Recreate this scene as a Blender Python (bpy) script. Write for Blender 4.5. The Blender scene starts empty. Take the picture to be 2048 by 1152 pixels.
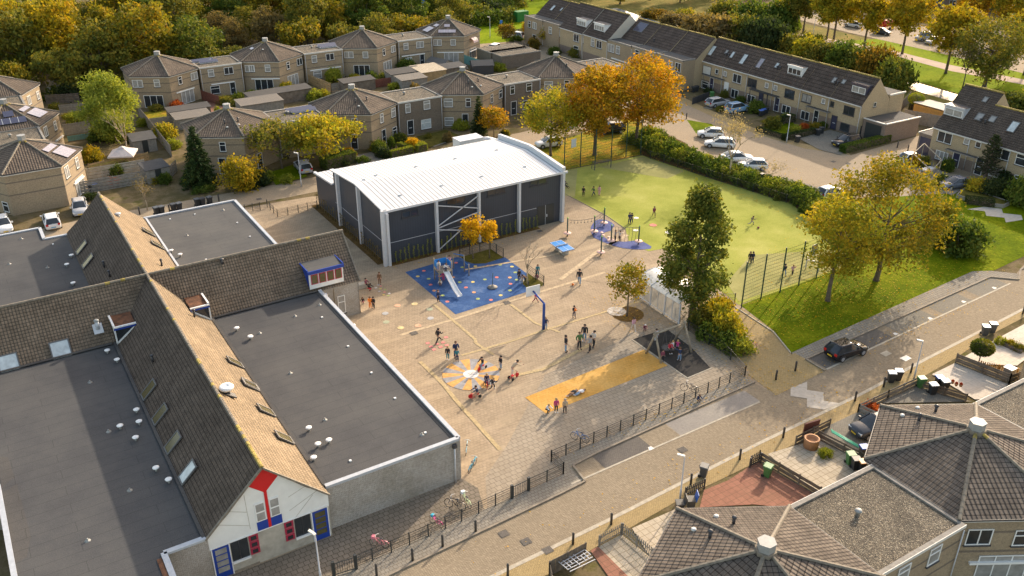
import bpy,math,random
import numpy as np
from mathutils import Vector,Matrix
random.seed(7)
sc = bpy.context.scene
COL = sc.collection
# ---------------------------------------------------------------- camera
F_PX,CXP,CYP,CAMH = 1816.0,1015.0,576.0,43.0
PITCH = math.atan(936/1816.0); YAW = math.radians(58.3)
_c,_s = math.cos(YAW),math.sin(YAW); _cp,_sp = math.cos(PITCH),math.sin(PITCH)
FWD = (_c*_cp,_s*_cp,-_sp); RGT = (_s,-_c,0.0); UPV = (_c*_sp,_s*_sp,_cp)
def ray(x,y):
    a = (x-CXP)/F_PX; b = (CYP-y)/F_PX
    return [FWD[i]+a*RGT[i]+b*UPV[i] for i in range(3)]
def G(x,y,z=0.0):
    """surveyed position: where the sight line of a photo pixel meets height z"""
    d = ray(x,y); t = (z-CAMH)/d[2]
    return (d[0]*t,d[1]*t)
def zm(ox,oy,s):
    return lambda x,y: (ox+x/s,oy+y/s)
Z1 = zm(0,0,2.88); Z2 = zm(500,0,2.88); Z3 = zm(1000,0,2.88); Z4 = zm(1500,0,2.88)
Z5 = zm(0,380,2.88); Z6 = zm(500,380,2.88); Z7 = zm(1000,380,2.88); Z8 = zm(1500,380,2.88)
B1 = zm(0,752,2.88); B2 = zm(500,752,2.88); B3 = zm(1000,752,2.88); B4 = zm(1500,752,2.88)
W1 = zm(840,650,7.2); W2 = zm(800,480,5.76); W3 = zm(1160,400,8.86); W4 = zm(1220,520,4.8)
R1 = zm(1340,60,5.76); R2 = zm(1800,160,3.84); R3 = zm(900,20,5.76); R4 = zm(0,130,3.84)
R5 = zm(1340,240,5.76); R6 = zm(400,180,4.43); R7 = zm(1840,620,6.4); R8 = zm(1040,0,5.76)
R9 = zm(1750,0,5.235); R10 = zm(380,900,4.57); HL = zm(620,260,3.84); HR = zm(880,260,3.84)

cam = bpy.data.cameras.new('camera'); cob = bpy.data.objects.new('camera',cam); COL.objects.link(cob)
cam.sensor_width = 36.0; cam.sensor_fit = 'HORIZONTAL'; cam.lens = F_PX/2048*36.0
cam.shift_x = -(CXP-1024)/2048.0
cam.clip_start = 1.0; cam.clip_end = 5000
cob.location = (0,0,CAMH)
cob.rotation_euler = Matrix((RGT,UPV,[-v for v in FWD])).transposed().to_euler()
sc.camera = cob
# ---------------------------------------------------------------- light
SUN_AZ,SUN_EL = math.radians(26),math.radians(24)
w = bpy.data.worlds.new('World'); sc.world = w; w.use_nodes = True
nt = w.node_tree; bgn = nt.nodes['Background']
sky = nt.nodes.new('ShaderNodeTexSky'); sky.sky_type = 'NISHITA'; sky.sun_disc = False
sky.sun_elevation = SUN_EL; sky.sun_rotation = math.radians(90)-SUN_AZ
sky.air_density = 1.0; sky.dust_density = 2.2; sky.ozone_density = 0.6
tn = nt.nodes.new('ShaderNodeMix'); tn.data_type = 'RGBA'; tn.blend_type = 'MULTIPLY'; tn.inputs[0].default_value = 1.0
nt.links.new(sky.outputs[0],tn.inputs[6]); tn.inputs[7].default_value = (1.2,1.04,0.86,1)  # warm tint multiplied into the sky light so shade is less blue
nt.links.new(tn.outputs[2],bgn.inputs[0]); bgn.inputs[1].default_value = 0.15
sl = bpy.data.lights.new('sun','SUN'); sl.energy = 2.4; sl.angle = math.radians(0.6); sl.color = (1.0,0.87,0.70)
so = bpy.data.objects.new('sun',sl); COL.objects.link(so)
sdir = Vector((math.cos(SUN_AZ)*math.cos(SUN_EL),math.sin(SUN_AZ)*math.cos(SUN_EL),math.sin(SUN_EL)))
so.rotation_euler = sdir.to_track_quat('Z','Y').to_euler(); so.location = (0,0,80)
sc.view_settings.view_transform = 'Standard'; sc.view_settings.look = 'None'
sc.view_settings.exposure = 1.36; sc.view_settings.gamma = 1.0
sc.cycles.max_bounces = 5; sc.cycles.diffuse_bounces = 2; sc.cycles.glossy_bounces = 2
sc.cycles.transmission_bounces = 3; sc.cycles.transparent_max_bounces = 6
# ---------------------------------------------------------------- materials
MATS = {}
def _new(name):
    m = bpy.data.materials.new(name); m.use_nodes = True
    b = m.node_tree.nodes['Principled BSDF']; MATS[name] = m
    return m,m.node_tree.nodes,m.node_tree.links,b
def _rgb(c): return (c[0],c[1],c[2],1.0)
def _noise(N,L,vec,scale,detail=4.0,rough=0.6):
    n = N.new('ShaderNodeTexNoise'); n.inputs['Scale'].default_value = scale
    n.inputs['Detail'].default_value = detail; n.inputs['Roughness'].default_value = rough
    if vec is not None: L.new(vec,n.inputs['Vector'])
    return n.outputs['Fac']
def _ramp(N,L,fac,stops):
    r = N.new('ShaderNodeValToRGB'); el = r.color_ramp.elements
    while len(el) < len(stops): el.new(0.5)
    for e,(p,c) in zip(el,stops): e.position = p; e.color = _rgb(c)
    L.new(fac,r.inputs[0]); return r.outputs[0]
def _mix(N,L,fac,a,b,mode='MIX'):
    n = N.new('ShaderNodeMix'); n.data_type = 'RGBA'; n.blend_type = mode
    if hasattr(fac,'is_linked') or hasattr(fac,'links'): L.new(fac,n.inputs[0])
    else: n.inputs[0].default_value = fac
    for i,v in ((6,a),(7,b)):
        if hasattr(v,'links'): L.new(v,n.inputs[i])
        else: n.inputs[i].default_value = _rgb(v)
    return n.outputs[2]
def _pos(N): return N.new('ShaderNodeNewGeometry').outputs['Position']
def _uv(N): return N.new('ShaderNodeUVMap').outputs['UV']
def _map(N,L,vec,scale=(1,1,1),rot=0.0):
    m = N.new('ShaderNodeMapping'); m.inputs['Scale'].default_value = scale
    m.inputs['Rotation'].default_value = (0,0,rot); L.new(vec,m.inputs['Vector']); return m.outputs[0]
def _bump(N,L,h,b,strength=0.4,dist=0.03):
    n = N.new('ShaderNodeBump'); n.inputs['Strength'].default_value = strength; n.inputs['Distance'].default_value = dist
    L.new(h,n.inputs['Height']); L.new(n.outputs[0],b.inputs['Normal'])
def sc3(c,k): return tuple(min(1,v*k) for v in c)

def plain(name,c,rough=0.7,metal=0.0,var=0.12,scale=3.0,spec=None):
    m,N,L,b = _new(name)
    if var > 0:
        tc = N.new('ShaderNodeTexCoord').outputs['Object']
        f = _noise(N,L,tc,scale)
        col = _ramp(N,L,f,[(0.3,sc3(c,1-var)),(0.7,sc3(c,1+var))]); L.new(col,b.inputs['Base Color'])
    else: b.inputs['Base Color'].default_value = _rgb(c)
    b.inputs['Roughness'].default_value = rough; b.inputs['Metallic'].default_value = metal
    if spec is not None: b.inputs['Specular IOR Level'].default_value = spec
    return m
def glass(name,c=(0.03,0.035,0.04),rough=0.08):
    m,N,L,b = _new(name)
    f = _noise(N,L,_pos(N),1.7,2)
    L.new(_ramp(N,L,f,[(0.3,sc3(c,0.8)),(0.7,sc3(c,1.2))]),b.inputs['Base Color'])
    b.inputs['Roughness'].default_value = rough; b.inputs['Specular IOR Level'].default_value = 0.7
    return m
def brickmat(name,c1,c2,mortar,bw=0.22,bh=0.07,stain=0.35,stainc=None,msize=0.012):
    m,N,L,b = _new(name); uv = _uv(N)
    t = N.new('ShaderNodeTexBrick'); t.inputs['Scale'].default_value = 1.0
    t.inputs['Brick Width'].default_value = bw; t.inputs['Row Height'].default_value = bh
    t.inputs['Mortar Size'].default_value = msize; t.inputs['Color1'].default_value = _rgb(c1)
    t.inputs['Color2'].default_value = _rgb(c2); t.inputs['Mortar'].default_value = _rgb(mortar)
    L.new(uv,t.inputs['Vector'])
    p = _pos(N)
    f1 = _noise(N,L,p,0.35,6,0.7)
    st = stainc or sc3(c1,0.55)
    r = N.new('ShaderNodeMapRange'); r.inputs[1].default_value = 0.42; r.inputs[2].default_value = 0.75; r.inputs[4].default_value = stain
    L.new(f1,r.inputs[0])
    col = _mix(N,L,r.outputs[0],t.outputs['Color'],st)
    f2 = _noise(N,L,p,7.0,4)
    col = _mix(N,L,0.55,col,_ramp(N,L,f2,[(0.3,(0.55,)*3),(0.7,(1.25,)*3)]),'MULTIPLY')
    L.new(col,b.inputs['Base Color']); b.inputs['Roughness'].default_value = 0.9
    return m
def tilemat(name,c1,c2,joint,tw=0.30,th=0.34,moss=0.0,mossc=(0.28,0.2,0.03),bump=0.8,msize=0.014,bdist=0.05):
    m,N,L,b = _new(name); uv = _uv(N)
    t = N.new('ShaderNodeTexBrick'); t.offset = 0.0; t.inputs['Scale'].default_value = 1.0
    t.inputs['Brick Width'].default_value = tw; t.inputs['Row Height'].default_value = th
    t.inputs['Mortar Size'].default_value = msize; t.inputs['Mortar Smooth'].default_value = 0.3
    t.inputs['Color1'].default_value = _rgb(c1); t.inputs['Color2'].default_value = _rgb(c2)
    t.inputs['Mortar'].default_value = _rgb(joint); L.new(uv,t.inputs['Vector'])
    p = _pos(N)
    f1 = _noise(N,L,p,0.5,6,0.7)
    col = _mix(N,L,0.7,t.outputs['Color'],_ramp(N,L,f1,[(0.3,(0.62,)*3),(0.72,(1.3,)*3)]),'MULTIPLY')
    f3 = _noise(N,L,p,9.0,3)
    col = _mix(N,L,0.6,col,_ramp(N,L,f3,[(0.3,(0.6,)*3),(0.7,(1.3,)*3)]),'MULTIPLY')
    if moss > 0:
        f2 = _noise(N,L,p,1.3,8,0.75)
        r = N.new('ShaderNodeMapRange'); r.inputs[1].default_value = 0.72-0.25*moss; r.inputs[2].default_value = 0.85-0.2*moss
        r.inputs[4].default_value = min(1,0.4+moss); L.new(f2,r.inputs[0])
        col = _mix(N,L,r.outputs[0],col,mossc)
    b.inputs['Roughness'].default_value = 0.9; b.inputs['Specular IOR Level'].default_value = 0.12
    # barrel profile across each tile and a step at each course
    sx = N.new('ShaderNodeSeparateXYZ'); L.new(uv,sx.inputs[0])
    def M(op,a,bb=None):
        n = N.new('ShaderNodeMath'); n.operation = op
        for i,v in enumerate((a,bb)):
            if v is None: continue
            if hasattr(v,'links'): L.new(v,n.inputs[i])
            else: n.inputs[i].default_value = v
        return n.outputs[0]
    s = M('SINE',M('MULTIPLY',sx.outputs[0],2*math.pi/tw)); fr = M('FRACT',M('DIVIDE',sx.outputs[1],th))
    lap_shade = _ramp(N,L,fr,[(0.0,(0.42,)*3),(0.1,(0.5,)*3),(0.2,(1,)*3),(1,(1.04,)*3)])  # shadow under each tile lap, painted dark into the colour
    col = _mix(N,L,0.85,col,lap_shade,'MULTIPLY'); L.new(col,b.inputs['Base Color'])
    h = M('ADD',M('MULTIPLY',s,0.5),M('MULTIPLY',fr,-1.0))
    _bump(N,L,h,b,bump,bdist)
    return m
def groundmat(name,stops,scale=0.35,fine=6.0,fineamt=0.5,rough=0.95,bump=0.0,detail=6):
    m,N,L,b = _new(name); p = _pos(N)
    f = _noise(N,L,p,scale,detail,0.65)
    col = _ramp(N,L,f,stops)
    f2 = _noise(N,L,p,fine,4,0.7)
    col = _mix(N,L,fineamt,col,_ramp(N,L,f2,[(0.28,(0.45,)*3),(0.72,(1.5,)*3)]),'MULTIPLY')
    L.new(col,b.inputs['Base Color']); b.inputs['Roughness'].default_value = rough
    b.inputs['Specular IOR Level'].default_value = 0.02
    if bump: _bump(N,L,f2,b,bump,0.1)
    return m
def pavemat(name,c1,c2,joint,bw=0.3,bh=0.3,rot=0.0,off=0.5,msize=0.012,stain=(0.25,0.2,0.12),stamt=0.4,patchc=None):
    m,N,L,b = _new(name); p = _map(N,L,_pos(N),rot=rot)
    t = N.new('ShaderNodeTexBrick'); t.offset = off; t.inputs['Scale'].default_value = 1.0
    t.inputs['Brick Width'].default_value = bw; t.inputs['Row Height'].default_value = bh
    t.inputs['Mortar Size'].default_value = msize; t.inputs['Mortar Smooth'].default_value = 0.2
    t.inputs['Color1'].default_value = _rgb(c1); t.inputs['Color2'].default_value = _rgb(c2)
    t.inputs['Mortar'].default_value = _rgb(joint); L.new(p,t.inputs['Vector'])
    f = _noise(N,L,_pos(N),0.22,7,0.72)
    r = N.new('ShaderNodeMapRange'); r.inputs[1].default_value = 0.38; r.inputs[2].default_value = 0.7; r.inputs[4].default_value = stamt
    L.new(f,r.inputs[0])
    col = _mix(N,L,r.outputs[0],t.outputs['Color'],stain)
    if patchc:
        f4 = _noise(N,L,_map(N,L,_pos(N),scale=(0.25,1.2,1)),0.6,5,0.6)
        r2 = N.new('ShaderNodeMapRange'); r2.inputs[1].default_value = 0.5; r2.inputs[2].default_value = 0.72; r2.inputs[4].default_value = 0.6
        L.new(f4,r2.inputs[0]); col = _mix(N,L,r2.outputs[0],col,patchc)
    f2 = _noise(N,L,_pos(N),5.0,4,0.7)
    col = _mix(N,L,0.32,col,_ramp(N,L,f2,[(0.3,(0.6,)*3),(0.7,(1.4,)*3)]),'MULTIPLY')
    L.new(col,b.inputs['Base Color']); b.inputs['Roughness'].default_value = 0.9
    b.inputs['Specular IOR Level'].default_value = 0.08
    return m
def feltmat(name,c,seam=1.0):
    m,N,L,b = _new(name); p = _pos(N)
    t = N.new('ShaderNodeTexBrick'); t.offset = 0.37; t.inputs['Scale'].default_value = 1.0
    t.inputs['Brick Width'].default_value = 7.5; t.inputs['Row Height'].default_value = seam
    t.inputs['Mortar Size'].default_value = 0.018
    t.inputs['Color1'].default_value = _rgb(c); t.inputs['Color2'].default_value = _rgb(sc3(c,1.03))
    t.inputs['Mortar'].default_value = _rgb(sc3(c,0.72)); L.new(p,t.inputs['Vector'])
    f = _noise(N,L,p,0.25,7,0.7)
    col = _mix(N,L,0.8,t.outputs['Color'],_ramp(N,L,f,[(0.32,(0.78,0.78,0.8)),(0.47,(0.96,0.96,0.96)),(0.53,(1.04,1.03,1.01)),(0.68,(1.2,1.18,1.13))]),'MULTIPLY')
    f2 = _noise(N,L,p,14.0,3)
    col = _mix(N,L,0.5,col,_ramp(N,L,f2,[(0.3,(0.6,)*3),(0.7,(1.35,)*3)]),'MULTIPLY')
    L.new(col,b.inputs['Base Color']); b.inputs['Roughness'].default_value = 0.85
    b.inputs['Specular IOR Level'].default_value = 0.1
    return m
def gravelmat(name,stops,scale=9.0):
    m,N,L,b = _new(name); p = _pos(N)
    v = N.new('ShaderNodeTexVoronoi'); v.inputs['Scale'].default_value = scale; L.new(p,v.inputs['Vector'])
    s = N.new('ShaderNodeSeparateColor'); L.new(v.outputs['Color'],s.inputs[0])
    col = _ramp(N,L,s.outputs[0],stops)
    f = _noise(N,L,p,0.6,5)
    col = _mix(N,L,0.7,col,_ramp(N,L,f,[(0.3,(0.65,)*3),(0.7,(1.3,)*3)]),'MULTIPLY')
    L.new(col,b.inputs['Base Color']); b.inputs['Roughness'].default_value = 0.95
    _bump(N,L,v.outputs['Distance'],b,0.7,0.06)
    return m
def ribmat(name,c,pitch=0.5,rough=0.4,metal=0.0,line=0.3,width=0.14):
    m,N,L,b = _new(name); uv = _uv(N)
    sx = N.new('ShaderNodeSeparateXYZ'); L.new(uv,sx.inputs[0])
    a = N.new('ShaderNodeMath'); a.operation = 'DIVIDE'; L.new(sx.outputs[0],a.inputs[0]); a.inputs[1].default_value = pitch
    f = N.new('ShaderNodeMath'); f.operation = 'FRACT'; L.new(a.outputs[0],f.inputs[0])
    col = _ramp(N,L,f.outputs[0],[(0,sc3(c,line)),(width,sc3(c,line)),(width+0.06,c),(1,c)])
    n = _noise(N,L,_pos(N),0.5,6)
    col = _mix(N,L,0.5,col,_ramp(N,L,n,[(0.3,(0.85,)*3),(0.7,(1.1,)*3)]),'MULTIPLY')
    L.new(col,b.inputs['Base Color']); b.inputs['Roughness'].default_value = rough; b.inputs['Metallic'].default_value = metal
    _bump(N,L,f.outputs[0],b,0.3,0.03)
    return m
def leafmat(name,cols,trans=0.35):
    m,N,L,b = _new(name)
    g = N.new('ShaderNodeNewGeometry')
    n = _noise(N,L,g.outputs['Position'],0.45,3)
    mx = N.new('ShaderNodeMath'); mx.operation = 'MULTIPLY_ADD'; L.new(g.outputs['Random Per Island'],mx.inputs[0])
    mx.inputs[1].default_value = 0.6; s2 = N.new('ShaderNodeMath'); s2.operation = 'MULTIPLY_ADD'
    L.new(n,s2.inputs[0]); s2.inputs[1].default_value = 1.5; s2.inputs[2].default_value = -0.55
    L.new(s2.outputs[0],mx.inputs[2])
    k = len(cols)-1
    col = _ramp(N,L,mx.outputs[0],[(0.08+0.84*i/k,c) for i,c in enumerate(cols)])
    b.inputs['Roughness'].default_value = 0.75; b.inputs['Specular IOR Level'].default_value = 0.15
    L.new(col,b.inputs['Base Color'])
    t = N.new('ShaderNodeBsdfTranslucent'); L.new(_mix(N,L,1.0,col,(1.3,1.25,0.6),'MULTIPLY'),t.inputs['Color'])
    ms = N.new('ShaderNodeMixShader'); ms.inputs[0].default_value = trans
    out = N['Material Output']; L.new(b.outputs[0],ms.inputs[1]); L.new(t.outputs[0],ms.inputs[2]); L.new(ms.outputs[0],out.inputs['Surface'])
    return m
def wiremat(name,c,sx=0.05,sz=0.2,wx=0.12,wz=0.06):
    """welded mesh panel: real sheet with see-through openings"""
    m,N,L,b = _new(name); uv = _uv(N)
    s = N.new('ShaderNodeSeparateXYZ'); L.new(uv,s.inputs[0])
    def line(o,pitch,wd):
        a = N.new('ShaderNodeMath'); a.operation = 'DIVIDE'; L.new(o,a.inputs[0]); a.inputs[1].default_value = pitch
        f = N.new('ShaderNodeMath'); f.operation = 'FRACT'; L.new(a.outputs[0],f.inputs[0])
        l = N.new('ShaderNodeMath'); l.operation = 'LESS_THAN'; L.new(f.outputs[0],l.inputs[0]); l.inputs[1].default_value = wd
        return l.outputs[0]
    mx = N.new('ShaderNodeMath'); mx.operation = 'MAXIMUM'
    L.new(line(s.outputs[0],sx,wx),mx.inputs[0]); L.new(line(s.outputs[1],sz,wz),mx.inputs[1])
    b.inputs['Base Color'].default_value = _rgb(c); b.inputs['Roughness'].default_value = 0.5
    L.new(mx.outputs[0],b.inputs['Alpha'])
    return m

# building
brickmat('brick_tan',(0.43,0.33,0.205),(0.36,0.27,0.165),(0.27,0.21,0.145),stain=0.45,stainc=(0.2,0.155,0.11))
brickmat('brick_dark',(0.25,0.19,0.135),(0.19,0.15,0.11),(0.13,0.11,0.09),stain=0.5)
brickmat('brick_yellow',(0.54,0.41,0.24),(0.47,0.35,0.205),(0.32,0.26,0.18),stain=0.3)
brickmat('brick_plinth',(0.27,0.2,0.155),(0.22,0.16,0.12),(0.2,0.16,0.13))
brickmat('brick_grey',(0.5,0.455,0.4),(0.44,0.4,0.35),(0.3,0.27,0.235),bw=0.24,bh=0.09,stain=0.75,stainc=(0.2,0.165,0.11),msize=0.016)
plain('concrete',(0.42,0.38,0.31),0.9,var=0.25,scale=1.2)
plain('white_panel',(0.78,0.77,0.73),0.5,var=0.05,scale=1.5)
plain('red_panel',(0.62,0.012,0.016),0.45,var=0.05)
plain('blue_panel',(0.012,0.05,0.3),0.45,var=0.05)
plain('maroon_frame',(0.42,0.02,0.06),0.5,var=0.05)
plain('white_paint',(0.8,0.79,0.76),0.5,var=0.04)
plain('offwhite',(0.62,0.6,0.55),0.6,var=0.1)
plain('grey_metal',(0.5,0.51,0.53),0.4,var=0.08)
plain('light_trim',(0.55,0.555,0.57),0.45,var=0.05)
plain('dark_trim',(0.05,0.05,0.055),0.5,var=0.1)
plain('dark_metal',(0.03,0.035,0.035),0.45,var=0.1)
plain('green_metal',(0.02,0.06,0.045),0.5,var=0.1)
plain('rust_felt',(0.13,0.055,0.025),0.9,var=0.6,scale=2)
plain('grey_cap',(0.3,0.3,0.285),0.6,var=0.15)
plain('ridge_tile',(0.2,0.17,0.13),0.85,var=0.3,scale=4)
plain('ridge_moss',(0.36,0.27,0.07),0.9,var=0.5,scale=3)
plain('wood_fence',(0.16,0.13,0.1),0.9,var=0.35,scale=2)
plain('wood_light',(0.36,0.25,0.12),0.85,var=0.25,scale=2)
plain('wood_orange',(0.45,0.24,0.06),0.8,var=0.2)
plain('wood_post',(0.3,0.25,0.18),0.85,var=0.3)
plain('wood_grey',(0.24,0.22,0.19),0.9,var=0.25)
plain('wood_red',(0.17,0.06,0.04),0.85,var=0.25)
plain('teal_wood',(0.12,0.27,0.25),0.8,var=0.15)
ribmat('hall_black',(0.045,0.052,0.067),0.3,0.5,line=.6,width=.1)
plain('solar',(0.05,0.05,0.085),0.15,var=0.1,spec=0.8)
plain('solar_light',(0.3,0.27,0.3),0.2,var=0.1,spec=0.8)
plain('canvas',(0.55,0.48,0.45),0.8)
glass('glass'); glass('glass_curtain',(0.3,0.29,0.27),0.25); glass('glass_sky',(0.5,0.54,0.54),0.12)
glass('glass_olive',(0.10,0.083,0.035),0.15)
m = glass('shelter_glass',(0.6,0.6,0.56),0.3); m.node_tree.nodes['Principled BSDF'].inputs['Alpha'].default_value = 0.45
m = glass('shelter_roof',(0.66,0.66,0.62),0.35); m.node_tree.nodes['Principled BSDF'].inputs['Alpha'].default_value = 0.85
tilemat('tile_dark',(0.12,0.093,0.074),(0.09,0.07,0.057),(0.02,0.016,0.014),moss=0.12)
tilemat('tile_grey',(0.155,0.124,0.097),(0.115,0.092,0.073),(0.03,0.025,0.02),moss=0.1)
tilemat('tile_school_shaded',(0.14,0.108,0.082),(0.105,0.082,0.063),(0.045,0.034,0.027),tw=0.25,th=0.29,moss=0.1,mossc=(.09,.07,.03))  # school tile with shade put into its colour, for the west slopes
tilemat('tile_school_lit',(0.27,0.205,0.135),(0.22,0.168,0.11),(0.11,0.08,0.055),tw=0.29,th=0.33,moss=0.0,bump=.45)  # school tile with sunlight put into its colour, for the east slopes
tilemat('tile_near',(0.165,0.137,0.112),(0.11,0.092,0.077),(0.022,0.018,0.016),tw=0.3,th=0.36,moss=0.22,bump=0.7,msize=0.016)
tilemat('tile_school',(0.21,0.16,0.115),(0.155,0.12,0.086),(0.05,0.04,0.03),tw=0.25,th=0.29,moss=0.08)
tilemat('tile_row',(0.115,0.086,0.07),(0.085,0.065,0.054),(0.02,0.016,0.014),th=0.6,tw=0.4,moss=0.1)
feltmat('felt',(0.084,0.083,0.083)); feltmat('felt_light',(0.1,0.099,0.097),0.9)
plain('edge_grey',(0.42,0.44,0.47),0.5,var=.1); plain('frame_grey',(0.12,0.115,0.11),0.5,var=.1); plain('zig_pale',(0.42,0.375,0.315),.9,var=.15)
feltmat('felt_dark',(0.09,0.085,0.08))
gravelmat('roof_gravel',[(0.0,(0.03,0.025,0.02)),(0.4,(0.09,0.074,0.052)),(0.85,(0.16,0.132,0.092)),(1.0,(0.36,0.31,0.23))],19.0)
ribmat('roof_white',(0.6,0.61,0.62),0.52,0.45,line=0.3,width=0.2)
ribmat('corrugated',(0.2,0.175,0.145),0.16,0.9,line=0.45,width=0.3)
ribmat('siding',(0.55,0.5,0.42),0.22,0.7,line=0.7,width=0.12)
ribmat('board',(0.2,0.17,0.14),0.15,0.9,line=0.4,width=0.2)
# ground
groundmat('soil',[(0.3,(0.075,0.07,0.03)),(0.45,(0.12,0.095,0.045)),(0.55,(0.17,0.13,0.075)),(0.7,(0.10,0.095,0.025))],0.35)
groundmat('lawn',[(0.3,(0.06,0.095,0.003)),(0.5,(0.115,0.15,0.004)),(0.68,(0.19,0.21,0.008))],0.22,3.0,0.75,bump=0.5)
groundmat('lawn_far',[(0.3,(0.11,0.165,0.004)),(0.5,(0.17,0.23,0.005)),(0.7,(0.25,0.28,0.012))],0.12,2.0,0.6,bump=0.4)
groundmat('lawn_leafy',[(0.35,(0.15,0.17,0.015)),(0.5,(0.24,0.2,0.02)),(0.62,(0.36,0.22,0.03))],0.5,4.0,0.8,bump=0.4)
groundmat('turf',[(0.3,(0.22,0.24,0.045)),(0.48,(0.3,0.315,0.07)),(0.56,(0.33,0.335,0.08)),(0.72,(0.41,0.39,0.12))],0.16,8.0,0.35)
groundmat('turf_worn',[(0.3,(0.24,0.235,0.09)),(0.6,(0.33,0.31,0.125)),(0.75,(0.39,0.36,0.16))],0.3,8.0,0.25)
groundmat('leaf_litter',[(0.3,(0.08,0.05,0.025)),(0.5,(0.13,0.08,0.03)),(0.7,(0.2,0.12,0.04))],1.0,7.0,0.7)
groundmat('moss_soil',[(0.3,(0.06,0.055,0.015)),(0.5,(0.1,0.09,0.02)),(0.7,(0.13,0.11,0.03))],1.2,7.0,0.7)
groundmat('reed',[(0.3,(0.12,0.12,0.03)),(0.5,(0.2,0.17,0.05)),(0.7,(0.28,0.2,0.06))],0.3,2.5,0.7)
groundmat('rubber_black',[(0.3,(0.045,0.042,0.038)),(0.6,(0.06,0.055,0.05)),(0.75,(0.1,0.09,0.08))],0.8,6,0.4)
groundmat('rubber_blue',[(0.3,(0.04,0.08,0.19)),(0.55,(0.06,0.115,0.255)),(0.72,(0.13,0.19,0.32))],0.6,6,0.35)
groundmat('rubber_lilac',[(0.3,(0.09,0.105,0.24)),(0.7,(0.15,0.17,0.32))],0.6,6,0.35)
groundmat('asphalt',[(0.3,(0.25,0.225,0.2)),(0.7,(0.31,0.28,0.24))],0.4,6,0.3)
groundmat('path_pink',[(0.3,(0.46,0.36,0.29)),(0.7,(0.55,0.44,0.36))],0.4,6,0.3)
groundmat('gravel_white',[(0.3,(0.24,0.2,0.16)),(0.5,(0.42,0.38,0.33)),(0.7,(0.55,0.51,0.47))],1.5,6,0.6)
pavemat('pave_play',(0.4,0.31,0.215),(0.33,0.256,0.175),(0.18,0.14,0.095),0.3,0.3,stain=(0.25,0.195,0.13),stamt=0.7,patchc=(0.5,0.39,0.26))
pavemat('pave_joint',(0.37,0.31,0.235),(0.32,0.265,0.2),(0.17,0.135,0.095),0.46,0.46,msize=0.02,stain=(0.24,0.19,0.13),stamt=0.5)
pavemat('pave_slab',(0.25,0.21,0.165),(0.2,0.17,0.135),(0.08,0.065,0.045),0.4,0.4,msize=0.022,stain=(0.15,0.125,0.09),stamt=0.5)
pavemat('pave_grey',(0.3,0.27,0.225),(0.25,0.225,0.19),(0.1,0.085,0.06),0.3,0.3,msize=0.016,stain=(0.19,0.165,0.12),stamt=0.5)
pavemat('street',(0.37,0.3,0.21),(0.28,0.225,0.16),(0.15,0.12,0.08),0.21,0.105,rot=0.785,msize=0.014,stain=(0.2,0.16,0.11),stamt=0.5)
pavemat('street_far',(0.4,0.315,0.215),(0.34,0.265,0.18),(0.22,0.175,0.12),0.21,0.105,rot=0.785,stain=(0.26,0.21,0.15),stamt=0.5)
pavemat('yellow_brick',(0.42,0.31,0.15),(0.34,0.25,0.12),(0.2,0.15,0.07),0.21,0.105,msize=0.014,stain=(0.28,0.215,0.125),stamt=0.5)
pavemat('bay_dark',(0.15,0.135,0.12),(0.12,0.11,0.10),(0.07,0.06,0.05),0.21,0.105,stain=(0.2,0.17,0.14),stamt=0.4)
pavemat('bay_mid',(0.24,0.22,0.18),(0.2,0.185,0.155),(0.1,0.09,0.07),0.21,0.105,stain=(0.28,0.24,0.19),stamt=0.4)
pavemat('slab_cream',(0.5,0.43,0.33),(0.44,0.375,0.285),(0.22,0.18,0.12),0.5,0.5,off=0.0,msize=0.02,stain=(0.36,0.3,0.2),stamt=0.4)
pavemat('slab_red',(0.34,0.16,0.11),(0.28,0.13,0.09),(0.16,0.09,0.06),0.5,0.5,off=0.0,msize=0.02,stain=(0.24,0.14,0.09),stamt=0.5)
pavemat('slab_pale',(0.62,0.55,0.46),(0.56,0.5,0.42),(0.4,0.34,0.27),1.0,1.0,off=0.0,msize=0.012,stain=(0.5,0.42,0.33),stamt=0.35)
pavemat('orange_pave',(0.57,0.3,0.065),(0.5,0.26,0.055),(0.36,0.19,0.05),0.3,0.3,stain=(0.63,0.39,0.13),stamt=0.85)
plain('kerb',(0.4,0.35,0.27),0.9,var=0.2); plain('kerb_dark',(0.24,0.2,0.15),0.9,var=0.25)
for nme,c in dict(mk_white=(0.68,0.64,0.58),mk_red=(0.62,0.16,0.12),mk_orange=(0.66,0.3,0.12),mk_yellow=(0.6,0.45,0.12),
                   mk_green=(0.3,0.36,0.1),mk_blue=(0.38,0.37,0.36),mk_grey=(0.25,0.245,0.25),mk_sun=(0.54,0.28,0.07),mk_salmon=(0.6,0.33,0.2),
                   mk_ylw_worn=(0.52,0.37,0.13),mk_pink=(0.6,0.2,0.18),mk_mint=(0.36,0.37,0.24),mk_gold=(0.6,0.45,0.22)).items():
    plain(nme,c,0.8,var=0.25,scale=2.5)
# water
m,N,L,b = _new('water'); b.inputs['Base Color'].default_value = (0.30,0.31,0.31,1); b.inputs['Roughness'].default_value = 0.12
b.inputs['Metallic'].default_value = 0.0; b.inputs['Specular IOR Level'].default_value = 1.0; _bump(N,L,_noise(N,L,_pos(N),1.5,3),b,0.12,0.05)
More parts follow.
